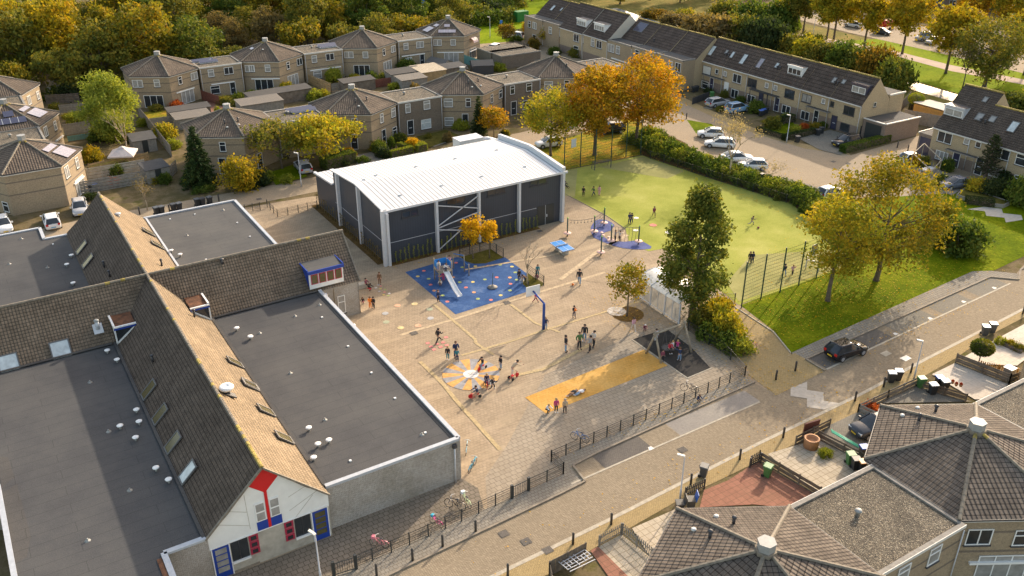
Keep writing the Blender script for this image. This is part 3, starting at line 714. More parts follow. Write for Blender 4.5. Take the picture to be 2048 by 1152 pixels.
def make_car(kind):
    L,W,H = {'hatch': (4.05,1.76,1.48),'suv': (4.4,1.82,1.66),'wagon': (4.6,1.8,1.48),'sedan': (4.7,1.82,1.44),'van': (4.4,1.8,1.85)}[kind]
    hw = W/2; belt = H*0.62
    root = thing('parked_car',(0,0,0),'','car'); paint = 'car_white'
    b = MB(); st = []
    nose = {'hatch': .74,'suv': .86,'wagon': .7,'sedan': .7,'van': .92}[kind]; tail = {'sedan': belt+.03}.get(kind,belt+.02)
    for fx,zt,wf,zb in ((-.5,belt*.80,.78,.42),(-.485,tail*.97,.88,.28),(-.44,tail,.96,.22),(-.25,belt+.02,1,.2),(0,belt,1,.2),(.2,belt-.01,1,.2),
                           (.26,belt-.03,1,.2),(.40,nose+.06,.97,.2),(.465,nose-.02,.88,.24),(.5,nose-.2,.72,.32)):
        x = fx*L; w_ = hw*wf
        st.append([(x,w_*.86,zb),(x,w_*.98,zb+.12),(x,w_,zb+(zt-zb)*.55),(x,w_*.95,zt-.06),(x,w_*.8,zt),(x,0,zt+.03),
                   (x,-w_*.8,zt),(x,-w_*.95,zt-.06),(x,-w_,zb+(zt-zb)*.55),(x,-w_*.98,zb+.12),(x,-w_*.86,zb)])
    b.loft(st,paint,True,True)
    ar = {'hatch': (-.49,.25,-.36,.04),'suv': (-.49,.26,-.40,.08),'wagon': (-.49,.24,-.38,.05),'sedan': (-.40,.25,-.2,.06),'van': (-.5,.33,-.46,.2)}[kind]
    # arches
    for sx in (-.31,.31):
        for sy in (-1,1):
            pts = [(sx*L+.39*math.cos(a),sy*(hw+.006),.31+.39*math.sin(a)) for a in [math.pi*i/10 for i in range(11)]]
            b.face(pts if sy < 0 else pts[::-1],'dark_trim')
    b.build('body',root)
    g = MB(); zt = H-.06
    r0 = rrect(ar[0]*L,ar[1]*L,hw*.91,belt-.01); r1 = rrect((ar[0]*.4+ar[2]*.6)*L,(ar[1]*.4+ar[3]*.6)*L,hw*.8,belt+(zt-belt)*.62); r2 = rrect(ar[2]*L,ar[3]*L,hw*.72,zt)
    g.loft([r0,r1,r2],'glass',False,True); g.build('window',root)
    rf = MB(); r3 = rrect(ar[2]*L+.03,ar[3]*L-.03,hw*.70,zt+.035); r4 = rrect(ar[2]*L+.2,ar[3]*L-.2,hw*.5,H)
    rf.loft([rrect(ar[2]*L-.012,ar[3]*L+.012,hw*.73,zt-.02),r3,r4],paint,True,True)
    P = lambda x,y,z: (x,y,z)
    for sy in (-1,1):
        rf.beam(P(ar[1]*L-.03,sy*hw*.88,belt),P(ar[3]*L,sy*hw*.71,zt),.07,.07,paint)
        rf.beam(P(ar[0]*L+.06,sy*hw*.88,belt),P(ar[2]*L+.05,sy*hw*.71,zt),.14,.1,paint)
        rf.beam(P(-.04*L,sy*hw*.915,belt),P(-.07*L,sy*hw*.735,zt),.05,.06,'dark_trim')
    rf.build('roof',root)
    for sx in (-.31,.31):
        for sy in (-1,1):
            t = MB(); y0,y1 = sy*(hw-.2),sy*(hw+.025)
            t.tube([(0,y0,0),(0,y1,0)],.315,16,'tyre',True,False); o = t.build('wheel',None); o.parent = root; o.location = (sx*L,0,.315)
            m_ = MB(); m_.tube([(0,y1-sy*.02,0),(0,y1+sy*.012,0)],.2,12,'rim',True,False); r_ = m_.build('rim',None); r_.parent = o
    for sy in (-1,1):
        m_ = MB(); m_.obox((.468*L,sy*hw*.66,nose-.13),(.05,0,-.02),(0,.17,0),(0.01,0,.07),'lamp_glass'); m_.build('headlight',root)
        m_ = MB(); m_.obox((-.492*L,sy*hw*.72,belt-.1),(.03,0,0),(0,.14,0),(0.02,0,.11),'lamp_red'); m_.build('taillight',root)
        m_ = MB(); m_.obox((ar[1]*L-.25,sy*(hw+.08),belt+.08),(.06,0,0),(0,.1,0),(0,0,.07),paint); m_.build('mirror',root)
    m_ = MB(); m_.obox((-.502*L,0,.52),(.01,0,0),(0,.26,0),(0,0,.06),'plate_yellow'); m_.obox((.5*L,0,.42),(.01,0,0),(0,.26,0),(0,0,.06),'plate_yellow')
    m_.build('number_plate',root)
    return root
CARP = {k: make_car(k) for k in ('hatch','suv','wagon','sedan','van')}
def car(kind,paint,front,rear,label,plate=None,roof=None,group=None):
    """front / rear: ground points under the two ends"""
    cx_,cy_ = (front[0]+rear[0])/2,(front[1]+rear[1])/2
    rz = math.atan2(front[1]-rear[1],front[0]-rear[0])
    c = copy_tree(CARP[kind],(cx_,cy_,0.03),rz,label,group)
    for ch in c.children:
        n = ch.name.split('.')[0]
        for i,sl_ in enumerate(ch.material_slots):
            if sl_.material and sl_.material.name == 'car_white' and paint != 'car_white':
                set_mat(ch,i,roof if (roof and n == 'roof') else paint)
        if n == 'number_plate' and plate: set_mat(ch,0,plate)
    return c
# ---------------------------------------------------------------- bicycle
for nme,c in dict(bk_black=(0.02,0.02,0.025),bk_pink=(0.8,0.25,0.3),bk_hot=(0.75,0.05,0.3),bk_teal=(0.03,0.35,0.5),bk_lime=(0.6,0.7,0.4),bk_sky=(0.35,0.6,0.68),bk_blue=(0.02,0.15,0.4),bk_brown=(0.2,0.13,0.1)).items(): plain(nme,c,0.4,var=0.03)
def make_bike(basket=False):
    root = thing('bicycle',(0,0,0),'','bicycle'); R = .33
    for x in (-.5,.5):
        t = MB(); ring = []
        for k in range(20):
            a = 2*math.pi*k/20; c = Vector((R*math.cos(a),0,R*math.sin(a))); u = Vector((math.cos(a),0,math.sin(a)))
            ring.append([c+u*.022*math.cos(q)+Vector((0,1,0))*.022*math.sin(q) for q in (0,1.571,3.142,4.712)])
        ring.append(ring[0]); t.loft(ring,'tyre',False)
        for k in range(8):
            a = math.pi*k/4; t.tube([(0,0,0),(R*math.cos(a),0,R*math.sin(a))],.004,3,'rim',False)
        o = t.build('wheel',None); o.parent = root; o.location = (x,0,R)
    f = MB(); mt = 'bk_black'
    bb = (-.05,0,.3); seat = (-.2,0,.78); head = (.33,0,.8)
    for a,b in ((bb,seat),(bb,head),(seat,head),((-.5,0,.33),bb),((-.5,0,.33),(-.17,0,.7)),(head,(.5,0,.33)),(head,(.3,0,.98))): f.tube([a,b],.022,6,mt)
    f.tube([(-.5,.0,.68),(-.2,0,.68)],.02,4,mt); f.tube([(-.5,.05,.33),(-.5,.05,.68)],.01,4,mt); f.build('frame',root)
    for x in (-.5,.5):
        g = MB(); g.loft([[(x+.36*math.cos(a),-.03,.33+.36*math.sin(a)),(x+.36*math.cos(a),.03,.33+.36*math.sin(a))] for a in [math.pi*(.15+.7*i/8) for i in range(9)]],mt,False,True,False); g.build('mudguard',root)
    h = MB(); h.tube([(.18,-.28,1.0),(.3,-.1,1.03),(.3,.1,1.03),(.18,.28,1.0)],.016,5,'light_trim'); h.build('handlebar',root)
    s_ = MB(); s_.ball((-.22,0,.84),.1,'dark_trim',6,.4); s_.obox((-.15,0,.83),(.12,0,0),(0,.04,0),(0,0,.025),'dark_trim'); s_.build('saddle',root)
    if basket: k = MB(); k.box(.38,.62,-.16,.16,.72,.95,'canvas'); k.build('basket',root)
    return root
BIKEP = {False: make_bike(),True: make_bike(True)}
def bike(loc,rz,label,paint,s=1.0,basket=False,bk=None,tilt=0.1,bar=None):
    c = copy_tree(BIKEP[basket],(loc[0],loc[1],0.015),rz,label,'bicycles left about the school',s); c.rotation_euler = (tilt,0,rz)
    for ch in c.children:
        n = ch.name.split('.')[0]
        if n in ('frame','mudguard'): set_mat(ch,0,paint)
        if n == 'basket' and bk: set_mat(ch,0,bk)
        if n == 'handlebar' and bar: set_mat(ch,0,bar)
    return c
# ---------------------------------------------------------------- bins, bollards, lamps
def make_bin(openlid=False):
    root = thing('wheelie_bin',(0,0,0),'','bin'); b = MB()
    lo = [(-.2,-.22,.06),(.2,-.22,.06),(.2,.22,.06),(-.2,.22,.06)]; mi_ = [(-.26,-.29,.85),(.26,-.29,.85),(.26,.29,.85),(-.26,.29,.85)]
    hi = [(-.29,-.33,.87),(.29,-.33,.87),(.29,.33,.87),(-.29,.33,.87)]; h2 = [(x,y,.97) for x,y,z in hi]
    b.loft([lo,mi_,hi,h2],'bin_grey',True,False)
    if openlid: b.face([(-.25,-.28,.975),(.25,-.28,.975),(.25,.28,.975),(-.25,.28,.975)],'dark_metal')
    b.build('body',root)
    l = MB()
    if openlid: l.obox((-.36,0,1.2),(.02,0,.01),(0,.33,0),(-.06,0,.3),'bin_grey')
    else: l.loft([[(-.32,-.35,.972),(.31,-.35,.972),(.31,.35,.972),(-.32,.35,.972)],[(-.3,-.31,1.05),(.27,-.31,1.03),(.27,.31,1.03),(-.3,.31,1.05)]],'bin_grey',True,False)
    l.tube([(-.36,-.25,1.0),(-.36,.25,1.0)],.02,6,'bin_grey'); l.build('lid',root)
    for y in (-.26,.26):
        k = MB(); k.tube([(-.27,y-.03,.12),(-.27,y+.03,.12)],.12,10,'tyre',True,False); k.build('wheel',root)
    return root
BINP = {False: make_bin(),True: make_bin(True)}
def wbin(pt,label,body='bin_grey',lid=None,rz=-1.57,openlid=False,s=1.0,group='wheelie bins',z=0.02):
    c = copy_tree(BINP[openlid],(pt[0],pt[1],z),rz,label,group,s)
    for ch in c.children:
        n = ch.name.split('.')[0]
        if n == 'body': set_mat(ch,0,body)
        if n == 'lid': set_mat(ch,0,lid or body)
    return c
bo = MB(); bo.tube([(0,0,0),(0,0,.93),(0,0,.99),(0,0,1.02)],[.09,.085,.075,.03],8,'bollard_dark'); bo.lathe((0,0,.82),[(.087,0),(.093,.02),(.093,.06),(.087,.08)],8,'dark_trim')
_bm = bo.mesh('bollard')
def bollard(pt,label,h=1.0):
    o = bpy.data.objects.new('bollard',_bm); COL.objects.link(o); o.location = (pt[0],pt[1],0.01); o.scale = (1,1,h); o.rotation_euler = (0,0,random.random()*3)
    return tag(o,label,'bollard','bollards along the streets')
def lamp(pt,h,label,az,arm=.45):
    r = thing('street_lamp',(pt[0],pt[1],0),label,'street lamp','street lamps',az)
    p = MB(); p.tube([(0,0,0),(0,0,.9),(0,0,.92),(0,0,h-.1),(0.03,0,h)],[.08,.075,.055,.04,.035],8,'grey_metal'); o = p.build('pole',None); o.parent = r
    l = MB(); l.obox((arm*.55,0,h+.04),(arm*.6,0,.05),(0,.09,0),(0,0,.05),'offwhite'); o = l.build('lamp_head',None); o.parent = r
    g = MB(); g.obox((arm*.62,0,h-.015),(arm*.4,0,.033),(0,.06,0),(0,0,.012),'lamp_glass'); c = g.build('lens',None); c.parent = o
    return r
# ---------------------------------------------------------------- people
for nme,c in dict(skin=(0.48,0.28,0.19),hair_dark=(0.03,0.02,0.015),hair_blond=(0.42,0.27,0.11),hair_brown=(0.13,0.065,0.03),c_black=(0.018,0.018,0.022),c_navy=(0.02,0.035,0.09),
                   c_denim=(0.2,0.3,0.42),c_green=(0.09,0.17,0.05),c_white=(0.72,0.7,0.68),c_pink=(0.7,0.38,0.42),c_magenta=(0.5,0.04,0.17),c_red=(0.55,0.03,0.05),
                   c_orange=(0.8,0.22,0.02),c_beige=(0.48,0.37,0.25),c_grey=(0.32,0.3,0.28),c_teal=(0.03,0.2,0.24),c_purple=(0.2,0.08,0.35),c_brown=(0.2,0.11,0.06),c_cream=(0.62,0.55,0.46),
                   c_maroon=(0.22,0.05,0.08),c_khaki=(0.25,0.2,0.12)).items(): plain(nme,c,0.85,var=0.1,scale=8)
def rot(v,ax,a):
    return Matrix.Rotation(a,3,ax) @ Vector(v)
def skin_mesh(nodes,edges,radii,sub=1):
    me = bpy.data.meshes.new('tmp'); me.from_pydata([tuple(n) for n in nodes],edges,[]); me.update()
    o = bpy.data.objects.new('tmp',me); COL.objects.link(o)
    sk = o.modifiers.new('s','SKIN'); sk.use_smooth_shade = True
    for i,r in enumerate(radii): me.skin_vertices[0].data[i].radius = (r,r) if not hasattr(r,'__len__') else r
    me.skin_vertices[0].data[0].use_root = True
    if sub: ss = o.modifiers.new('u','SUBSURF'); ss.levels = sub; ss.render_levels = sub
    dg = bpy.context.evaluated_depsgraph_get(); dg.update()
    out = bpy.data.meshes.new_from_object(o.evaluated_get(dg)); bpy.data.objects.remove(o); bpy.data.meshes.remove(me)
    return out
# pose: hip height, lean, (thigh L, shin L, thigh R, shin R) forward angles, arms (upper L, fore L, upper R, fore R) forward angles, spread
POSE = {'stand': (.52,0,(.04,0,-.04,0),(.1,.25,.05,.2),.12),'pockets': (.52,0,(.06,0,-.05,0),(-.25,1.0,-.25,1.0),.3),'walk': (.51,.05,(.42,-.1,-.35,-.25),(-.4,.3,.4,.4),.1),
        'stride': (.49,.08,(.6,0,-.55,-.1),(-.3,.5,.5,1.2),.15),'run': (.5,.25,(.9,-1.0,-.5,-.9),(-.8,1.5,.8,1.5),.15),'sit': (.27,.05,(1.5,-1.35,1.4,-1.3),(.6,.5,.7,.6),.15),
        'trike': (.3,.25,(1.3,-1.0,1.0,-1.3),(1.0,.3,1.0,.3),.12),'floor': (.07,.15,(1.55,-.3,1.45,-.6),(.7,.4,.3,.4),.3),'crouch': (.22,.5,(1.75,-2.2,1.6,-2.1),(1.0,.5,1.1,.4),.2),
        'bend': (.5,.8,(.2,-.1,-.1,-.1),(1.2,.2,1.1,.2),.12),'reach': (.52,.1,(.1,0,-.1,0),(1.4,.3,1.3,.4),.15),'hold': (.52,.0,(.1,0,-.1,0),(.5,1.5,.5,1.5),.1)}
def make_pose(pose,child):
    """unit-height figure facing +X; returns body / jacket / trousers / shoes / hair meshes"""
    hip,lean,leg,arm,spr = POSE[pose]; k = 1.12 if child else 1.0 # child: larger head, shorter legs
    N = []; E = []; Rr = []
    def add(p,r,par=None):
        N.append(Vector(p)); Rr.append(r)
        if par is not None: E.append((par,len(N)-1))
        return len(N)-1
    sw = .108 if not child else .1
    ps = Vector((0,0,hip)); up = rot((0,0,1),'Y',lean); fw = rot((1,0,0),'Y',lean); sd = Vector((0,1,0))
    p0 = add(ps,.062); p1 = add(ps+up*.11,.058,p0); p2 = add(ps+up*.22,.07,p1); p3 = add(ps+up*.29,.045,p2)
    nk = add(ps+up*.335,.03,p3); hd = ps+up*.40*(1 if not child else 1.01); hr = .058*k
    h0 = add(ps+up*.375+fw*.012,hr*.85,nk); h1 = add(hd+up*.015*k+fw*.005,hr*.98,h0); h2 = add(hd+up*.055*k,hr*.75,h1)
    add(hd+fw*(hr+.012)-up*.005,.011,h0)
    J = {}; hands = []
    def limb(start,angs,lens,rad,side,fore):
        out = []
        a = 0; p = start
        for i,(an,ln) in enumerate(zip(angs,lens)):
            a += an; d = Vector((math.sin(a),side*(spr if i == 0 and fore else .02),-math.cos(a))); d.normalize(); p = p+d*ln; out.append(Vector(p))
        return out
    for side,(u,f) in ((1,arm[:2]),(-1,arm[2:])):
        sh = ps+up*.285+sd*side*sw; a1 = add(sh,.032,p3)
        el,wr = limb(sh,(u-0*lean,f),(.165,.145),None,side,True)
        e = add(el,.024,a1); w_ = add(wr,.017,e); d = (wr-el).normalized(); hnd = wr+d*.04; hh = add(hnd,.016,w_)
        q = d.cross(Vector((0,1,0))); q = q.normalized() if q.length > .1 else Vector((1,0,0))
        for j in range(4):
            o_ = q*(j-1.5)*.011; L_ = (.034,.042,.038,.028)[j]; t1 = add(hnd+o_+d*.014,.0052,hh); add(hnd+o_*1.1+d*(.014+L_)+sd*-side*.008,.0042,t1)
        t1 = add(hnd+q*.022-d*.008,.0058,hh); add(hnd+q*.032+d*.018,.0048,t1)
        J[('arm',side)] = (sh,el,wr)
    ll = .245 if not child else .235
    for side,(t,s_) in ((1,leg[:2]),(-1,leg[2:])):
        hp = ps+sd*side*.05-Vector((0,0,.02)); l1 = add(hp,.05,p0)
        kn,an = limb(hp,(t,s_),(ll,ll),None,side,False)
        kk = add(kn,.034,l1); aa = add(an,.022,kk); add(an+Vector((.055,0,-.018)),.018,aa)
        J[('leg',side)] = (hp,kn,an)
    mn = min(n.z for n in N); 
    body = skin_mesh(N,E,Rr); dz = min(v.co.z for v in body.vertices)
    # clothes
    N2 = [ps+up*.0-Vector((0,0,.03)),ps+up*.1,ps+up*.22,ps+up*.3]; R2 = [.082,.078,.088,.052]; E2 = [(0,1),(1,2),(2,3)]
    for side in (1,-1):
        sh,el,wr = J[('arm',side)]; i = len(N2); N2 += [sh,el,wr.lerp(el,.12)]; R2 += [.042,.035,.028]; E2 += [(3,i),(i,i+1),(i+1,i+2)]
    jacket = skin_mesh(N2,E2,R2)
    N3 = [ps,ps-Vector((0,0,.02))]; R3 = [.074,.072]; E3 = [(0,1)]
    for side in (1,-1):
        hp,kn,an = J[('leg',side)]; i = len(N3); N3 += [hp,kn,an.lerp(kn,.12)]; R3 += [.056,.042,.032]; E3 += [(1,i),(i,i+1),(i+1,i+2)]
    trousers = skin_mesh(N3,E3,R3)
    sb = MB()
    for side in (1,-1):
        hp,kn,an = J[('leg',side)]; sb.ball(an+Vector((.03,0,-.012)),.034,'c_white',6,.8); sb.ball(an+Vector((.065,0,-.02)),.027,'c_white',6,.7)
    shoes = sb.mesh('shoes')
    hb = MB(); hc = hd+up*.03*k-fw*.016; hb.ball(hc,hr*1.16,'hair_dark',8,1.0); hair = hb.mesh('hair')
    fb = MB()
    for side in (1,-1): fb.ball(hd+fw*(hr*.98)+sd*side*.02+up*.012,.006,'dark_metal',4)
    fb.obox(hd+fw*(hr*.93)-up*.03,fw*.004,sd*.014,up*.003,'c_maroon'); face = fb.mesh('face')
    for me in (body,jacket,trousers): me.materials.clear()
    body.materials.append(MATS['skin']); jacket.materials.append(MATS['c_black']); trousers.materials.append(MATS['c_navy'])
    dz = min(min(v.co.z for v in body.vertices),min(v.co.z for v in shoes.vertices))
    return (body,jacket,trousers,shoes,hair,face),dz
_pc = {}
PEOPLE = []
def person(pt,h,pose,face_az,top,legs,label,hair='hair_dark',shoes='c_black',z=0.02,hat=None,child=None,roll=0.0,group=None):
    child = h < 1.5 if child is None else child
    if (pose,child) not in _pc: _pc[(pose,child)] = make_pose(pose,child)
    ms,dz = _pc[(pose,child)]
    r = thing('person',(pt[0],pt[1],z),label,'person',group)
    r.rotation_euler = (0,roll,face_az); r.scale = (h*1.16,h*1.16,h)
    if roll: r.location.z = z+.12
    for nm,me,mt in zip(('body','jacket','trousers','shoes','hair','face'),ms,('skin',top,legs,shoes,hair,None)):
        o = bpy.data.objects.new(nm,me); COL.objects.link(o); o.parent = r; o.location = (0,0,-dz)
        if mt: set_mat(o,0,mt)
    if hat:
        hb = MB(); k = 1.13 if child else 1.0
        hip,lean = POSE[pose][:2]; up = rot((0,0,1),'Y',lean); c = Vector((0,0,hip-dz))+up*(.455)
        hb.ball(c,.068*k,hat,7,.8); o = hb.build('hat',None); o.parent = r
    return r
# ================================================================ GROUND
struct('ground',[(-900,-400),(1600,-400),(1600,1500),(-900,1500)],0.0,'soil')
L1,L2,L3,L4 = 0.012,0.024,0.036,0.048
fence_low = [(13.26,42.59),(14.72,42.5),(15.91,42.5),(17.27,42.53),(18.61,42.56),(20.05,42.62),(21.38,42.69),(22.69,42.75),(24.08,42.81),(25.49,42.88),(26.9,42.96),(28.37,43.05),(30.03,43.14),(31.57,43.26)]
fence_up = [(31.6,44.9),(33.0,44.98),(34.38,45.05),(35.7,45.1),(37.03,45.16),(38.4,45.22),(39.76,45.28),(41.1,45.34),(42.51,45.4),(43.9,45.46),(45.26,45.52),(46.6,45.6),(48.04,45.66),(49.4,45.74),(50.71,45.8),(52.53,45.84)]
struct('school_pavement',[(-20,36),(-20,46.3),(24.9,46.8),(24.9,74),(28.9,74),(28.9,81),(24.9,81),(24.9,101),(14.6,101),(14.6,108),(36,106),(64.2,92),(64.1,70),(66,62),(58.9,46.4),(56,45),(54,42.3),(32,42.0),(32,41.4),(10,40.3)],L1,'pave_play')
struct('joint_paving',[(24.9,42.95),(31.6,43.3),(31.6,44.9),(52.5,45.9),(53.0,51),(52.3,58),(46.5,56.3),(38,55.2),(33.5,51.5),(30,48.5),(26.5,46)],L2,'pave_joint')
struct('sidewalk',[(10,40.5),(24.5,41.35),(29.8,41.55),(32.2,41.75),(32.5,43.7),(34.9,43.95),(45.2,44.45),(52.6,44.75),(52.5,45.8),(31.65,44.9),(31.6,43.2),(13.2,42.55),(8,42.6)],L2,'pave_grey')
struct('path',[(53.1,45.5),(59.0,46.4),(60.5,50),(61.2,55),(59.5,59),(56.3,57),(54.8,53.5),(54.6,50.5),(54.1,47.5)],L2,'yellow_brick')
struct('crossing_apron',[(52.7,42.3),(59.4,42.8),(59.2,46.3),(53.0,46.0)],L2+.004,'yellow_brick')
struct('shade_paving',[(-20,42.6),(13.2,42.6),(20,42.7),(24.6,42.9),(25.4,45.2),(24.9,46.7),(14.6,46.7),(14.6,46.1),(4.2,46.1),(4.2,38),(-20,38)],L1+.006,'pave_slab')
# street
struct('street',[(-30,36.2),(10,36.8),(31.6,37.55),(46.8,38.35),(59.2,38.75),(68.2,39.4),(84.8,40.3),(140,43.6),(140,48.5),(98,47.2),(92,45.4),(90.4,44.35),(88.5,46.15),(59.3,44.9),(59.2,43.0),(52.8,42.4),(52.5,44.6),(34.9,43.85),(32.75,43.6),(32.4,41.65),(29.8,41.45),(24.2,41.1),(10,40.4),(-30,38.9)],L1+.004,'street')
struct('yellow_pavement',[(-30,34.6),(25,35.5),(37.5,36.6),(48.8,36.8),(56.5,36.95),(64.9,37.6),(71,38.1),(76.5,38.9),(95,39.9),(140,42),(140,43.5),(84.8,40.25),(68.2,39.35),(59.2,38.7),(46.8,38.3),(31.6,37.5),(10,36.75),(-30,36.15)],L2,'yellow_brick')
def bay(name,a,b,y0,y1,mat,s=0.0): struct(name,[(a,y0),(b,y0+s),(b,y1+s),(a,y1)],L2,mat)
bay('parking_bay',34.6,39.2,42.1,43.85,'bay_dark',.1); bay('parking_bay',39.2,42.1,42.2,43.95,'street',.1); bay('parking_bay',42.1,50.9,42.3,44.1,'asphalt',.15)
for i,(a,b,mt) in enumerate([(59.6,63.3,'bay_dark'),(63.5,69.2,'bay_dark'),(70.4,76.0,'bay_mid'),(77.2,82.2,'bay_mid'),(83.6,88.6,'bay_mid')]):
    y0 = 42.95+(a-59.5)*.045; struct('parking_bay',[(a,y0),(b,y0+(b-a)*.045),(b,y0+2.02+(b-a)*.045),(a,y0+2.0)],L2,mt)
# speed-table zigzags
def zigzag(name,c,u,v,n,mat='gravel_white'):
    pts = []
    for i in range(n+1): pts.append((c[0]+u[0]*i+v[0]*(.5 if i % 2 else 0),c[1]+u[1]*i+v[1]*(.5 if i % 2 else 0)))
    for i in range(n,-1,-1): pts.append((c[0]+u[0]*i+v[0]*(1.5 if i % 2 else 1),c[1]+u[1]*i+v[1]*(1.5 if i % 2 else 1)))
    struct(name,pts,L3,mat)
zigzag('zigzag_marking',(56.5,42.4),(-.04,-.93),(-1.9,.1),4,'zig_pale')
for px,py in ((1302.5,898.5),(1792,669),(1861,638),(1928,604.5),(1989.5,577)):
    g = G(px,py); struct('corner_marking',[(g[0]-.25,g[1]-.1),(g[0]+.25,g[1]-.1),(g[0]+.2,g[1]+.28),(g[0]-.1,g[1]+.28)],L3,'mk_white')
for px,py in ((1771.5,707.5),(1811,717)):
    g = G(px,py); struct('road_marking',[(g[0]-.45,g[1]-.35),(g[0]+.45,g[1]-.3),(g[0]+.5,g[1]+.3),(g[0]-.45,g[1]+.3)],L3,'mk_white' if px > 1800 else 'kerb')
# kerbs (real upstands)
def kerb(name,pts,wd=.13,h=.1,mat='kerb'):
    mb = MB()
    for a,b in zip(pts[:-1],pts[1:]):
        mb.beam((a[0],a[1],h/2+.005),(b[0],b[1],h/2+.005),wd,h,mat)
    mb.build(name,kind='structure')
kerb('kerb',[(-20,39.2),(10,40.42),(24.2,41.17),(29.8,41.47),(32.42,41.68),(32.72,43.64),(34.9,43.9),(45.2,44.4),(52.6,44.72)],.16,.13,'kerb_dark')
kerb('kerb',[(59.15,42.8),(59.2,44.97),(88.5,46.25),(90.5,44.3),(93,45.6),(140,48.4)],.18,.13,'kerb_dark')
kerb('kerb',[(31.4,42.0),(34.4,42.06),(50.8,42.36)],.16,.03); kerb('kerb',[(59.5,42.9),(89,44.27)],.18,.03)
kerb('kerb',[(-20,36.4),(10,36.8),(31.6,37.52),(46.8,38.32),(59.2,38.72),(68.2,39.37),(84.8,40.27),(140,43.5)],.3,.03)
kerb('kerb',[(60.9,56),(60.4,50),(58.9,46.5)],.12,.08)
struct('sidewalk',[(59.2,45.05),(88.5,46.35),(90.5,44.4),(91.9,45.2),(90.1,47.1),(88.3,48.1),(58.9,46.5)],L2,'pave_grey')
# lawns
struct('lawn',[(61.6,55.6),(60.6,50),(58.95,46.5),(88.2,48.1),(90.4,47.0),(95,47.3),(140,50),(140,58),(107,63.5),(101,66),(95,68.5),(88,66.5),(84,61),(79.5,56)],L2,'lawn')
# pitch
struct('sports_pitch',[(58.9,92.7),(64.1,91.6),(64.2,81),(63.6,76.5),(61.6,73.2),(62,70.3),(64,69.9),(63.2,64),(61.5,55.7),(79.5,55.9),(84.3,66.8),(86.5,72),(84.0,84),(82.3,96.2),(70,96.9),(60,97.3)],L2,'turf')
for a in ([(64.5,88),(71,96.5),(64,97),(60,95)],[(62,56.2),(79,56.1),(80.5,59.5),(71,63.5),(64,60)],[(74,95.5),(82,95.8),(83,88),(79,87)]):
    struct('worn_turf',a,L3,'turf_worn')
kerb('kerb',[(58.95,92.5),(64.1,91.5),(64.25,81),(63.7,76.6)],.07,.05,'kerb_dark')
# areas round the pitch
struct('grass_verge',[(60,97.6),(82.5,96.6),(85,98),(92,108),(92,112),(76,108),(62,105)],L2,'lawn_leafy')
struct('shrub_bed',[(82.4,96.2),(86.6,72),(84.4,66.9),(79.8,56.2),(82,58),(88,66),(88.6,73),(89.0,90),(91.5,98),(92,106),(88,106)],L2+.004,'leaf_litter')
# second street behind the hall, parking court, row street
struct('street',[(-30,104.5),(14,107.5),(36.5,107.3),(60,106.2),(76,109),(92,113),(98,125),(103,150),(101,172),(106,180),(96,183),(92,171),(96,160),(95,140),(90,122),(84,115.5),(60,113.5),(36,112.5),(10,113.5),(-30,109)],L1+.004,'street_far')
struct('street',[(88,66),(96,68),(101.5,65.5),(107,63.5),(140,57.5),(140,64),(113,69.5),(110,74.5),(126,78),(126,81.2),(108,80.5),(104.6,86),(103.6,95),(104.4,106),(106.5,120),(108,140),(109.5,141),(109.5,170),(101,172),(103,150),(98,125),(92,113),(91.5,104),(88.7,90),(88.4,72)],L1+.008,'street_far')
struct('yellow_pavement',[(126,78),(110,74.6),(113,69.6),(140,64),(140,65.5),(114,71)],L2,'yellow_brick')
struct('yellow_pavement',[(104.6,86),(103.6,95),(104.4,106),(106.5,120),(108.5,120),(106.3,106),(105.4,95),(106,88),(109,82.5),(108,80.6)],L2,'yellow_brick')
for px,py in ((1583,368),(1617,378)):
    g = G(px,py); struct('parking_bay',[(g[0]-1.2,g[1]-2),(g[0]+1.4,g[1]-1.6),(g[0]+1.2,g[1]+2),(g[0]-1.4,g[1]+1.6)],L2,'bay_mid')
struct('grass_verge',gp(Z3,(1075,690),(1220,715),(1235,730),(1130,770),(1120,755)),L2,'lawn')
zigzag('zigzag_marking',G(*Z8(1250,112)),(0.05,-1.25),(2.5,-.6),4,'zig_pale')
# path behind wood, fields, canal, green beyond
struct('grass_field',[(97,172.5),(108,170),(126,175),(150,215),(170,260),(120,262),(112,226),(104,200),(99,183)],L2,'lawn_far')
struct('canal_bank',[(124,76),(141,76),(138,100),(137,130),(130,170),(132,200),(150,235),(190,240),(182,190),(176,150),(174,110),(178,60),(140,45),(128,55)],L1,'reed')
struct('grass_verge',[(150.5,88),(152.5,104),(152,120),(158,135),(186,128),(250,105),(250,60),(160,60)],L2,'lawn_far')
struct('canal',[(144.5,80),(146.5,100),(146.5,120),(144.5,140),(142,170),(145,190),(150.5,190),(147.5,170),(150,140),(151.5,120),(151.5,104),(149.8,88),(147,78)],L2+.01,'water')
struct('path',[G(1790,112),G(1900,142),G(2060,172),G(2060,162),G(1900,130),G(1790,102),G(1660,78),G(1560,62),G(1560,68),G(1660,86)],L3,'path_pink')
struct('street',[G(1560,30),G(1700,66),G(1860,102),G(2060,150),G(2200,150),G(2200,60),G(2048,60),G(1900,62),G(1860,55),G(1740,36),G(1620,20),G(1540,20)],L3,'street_far')
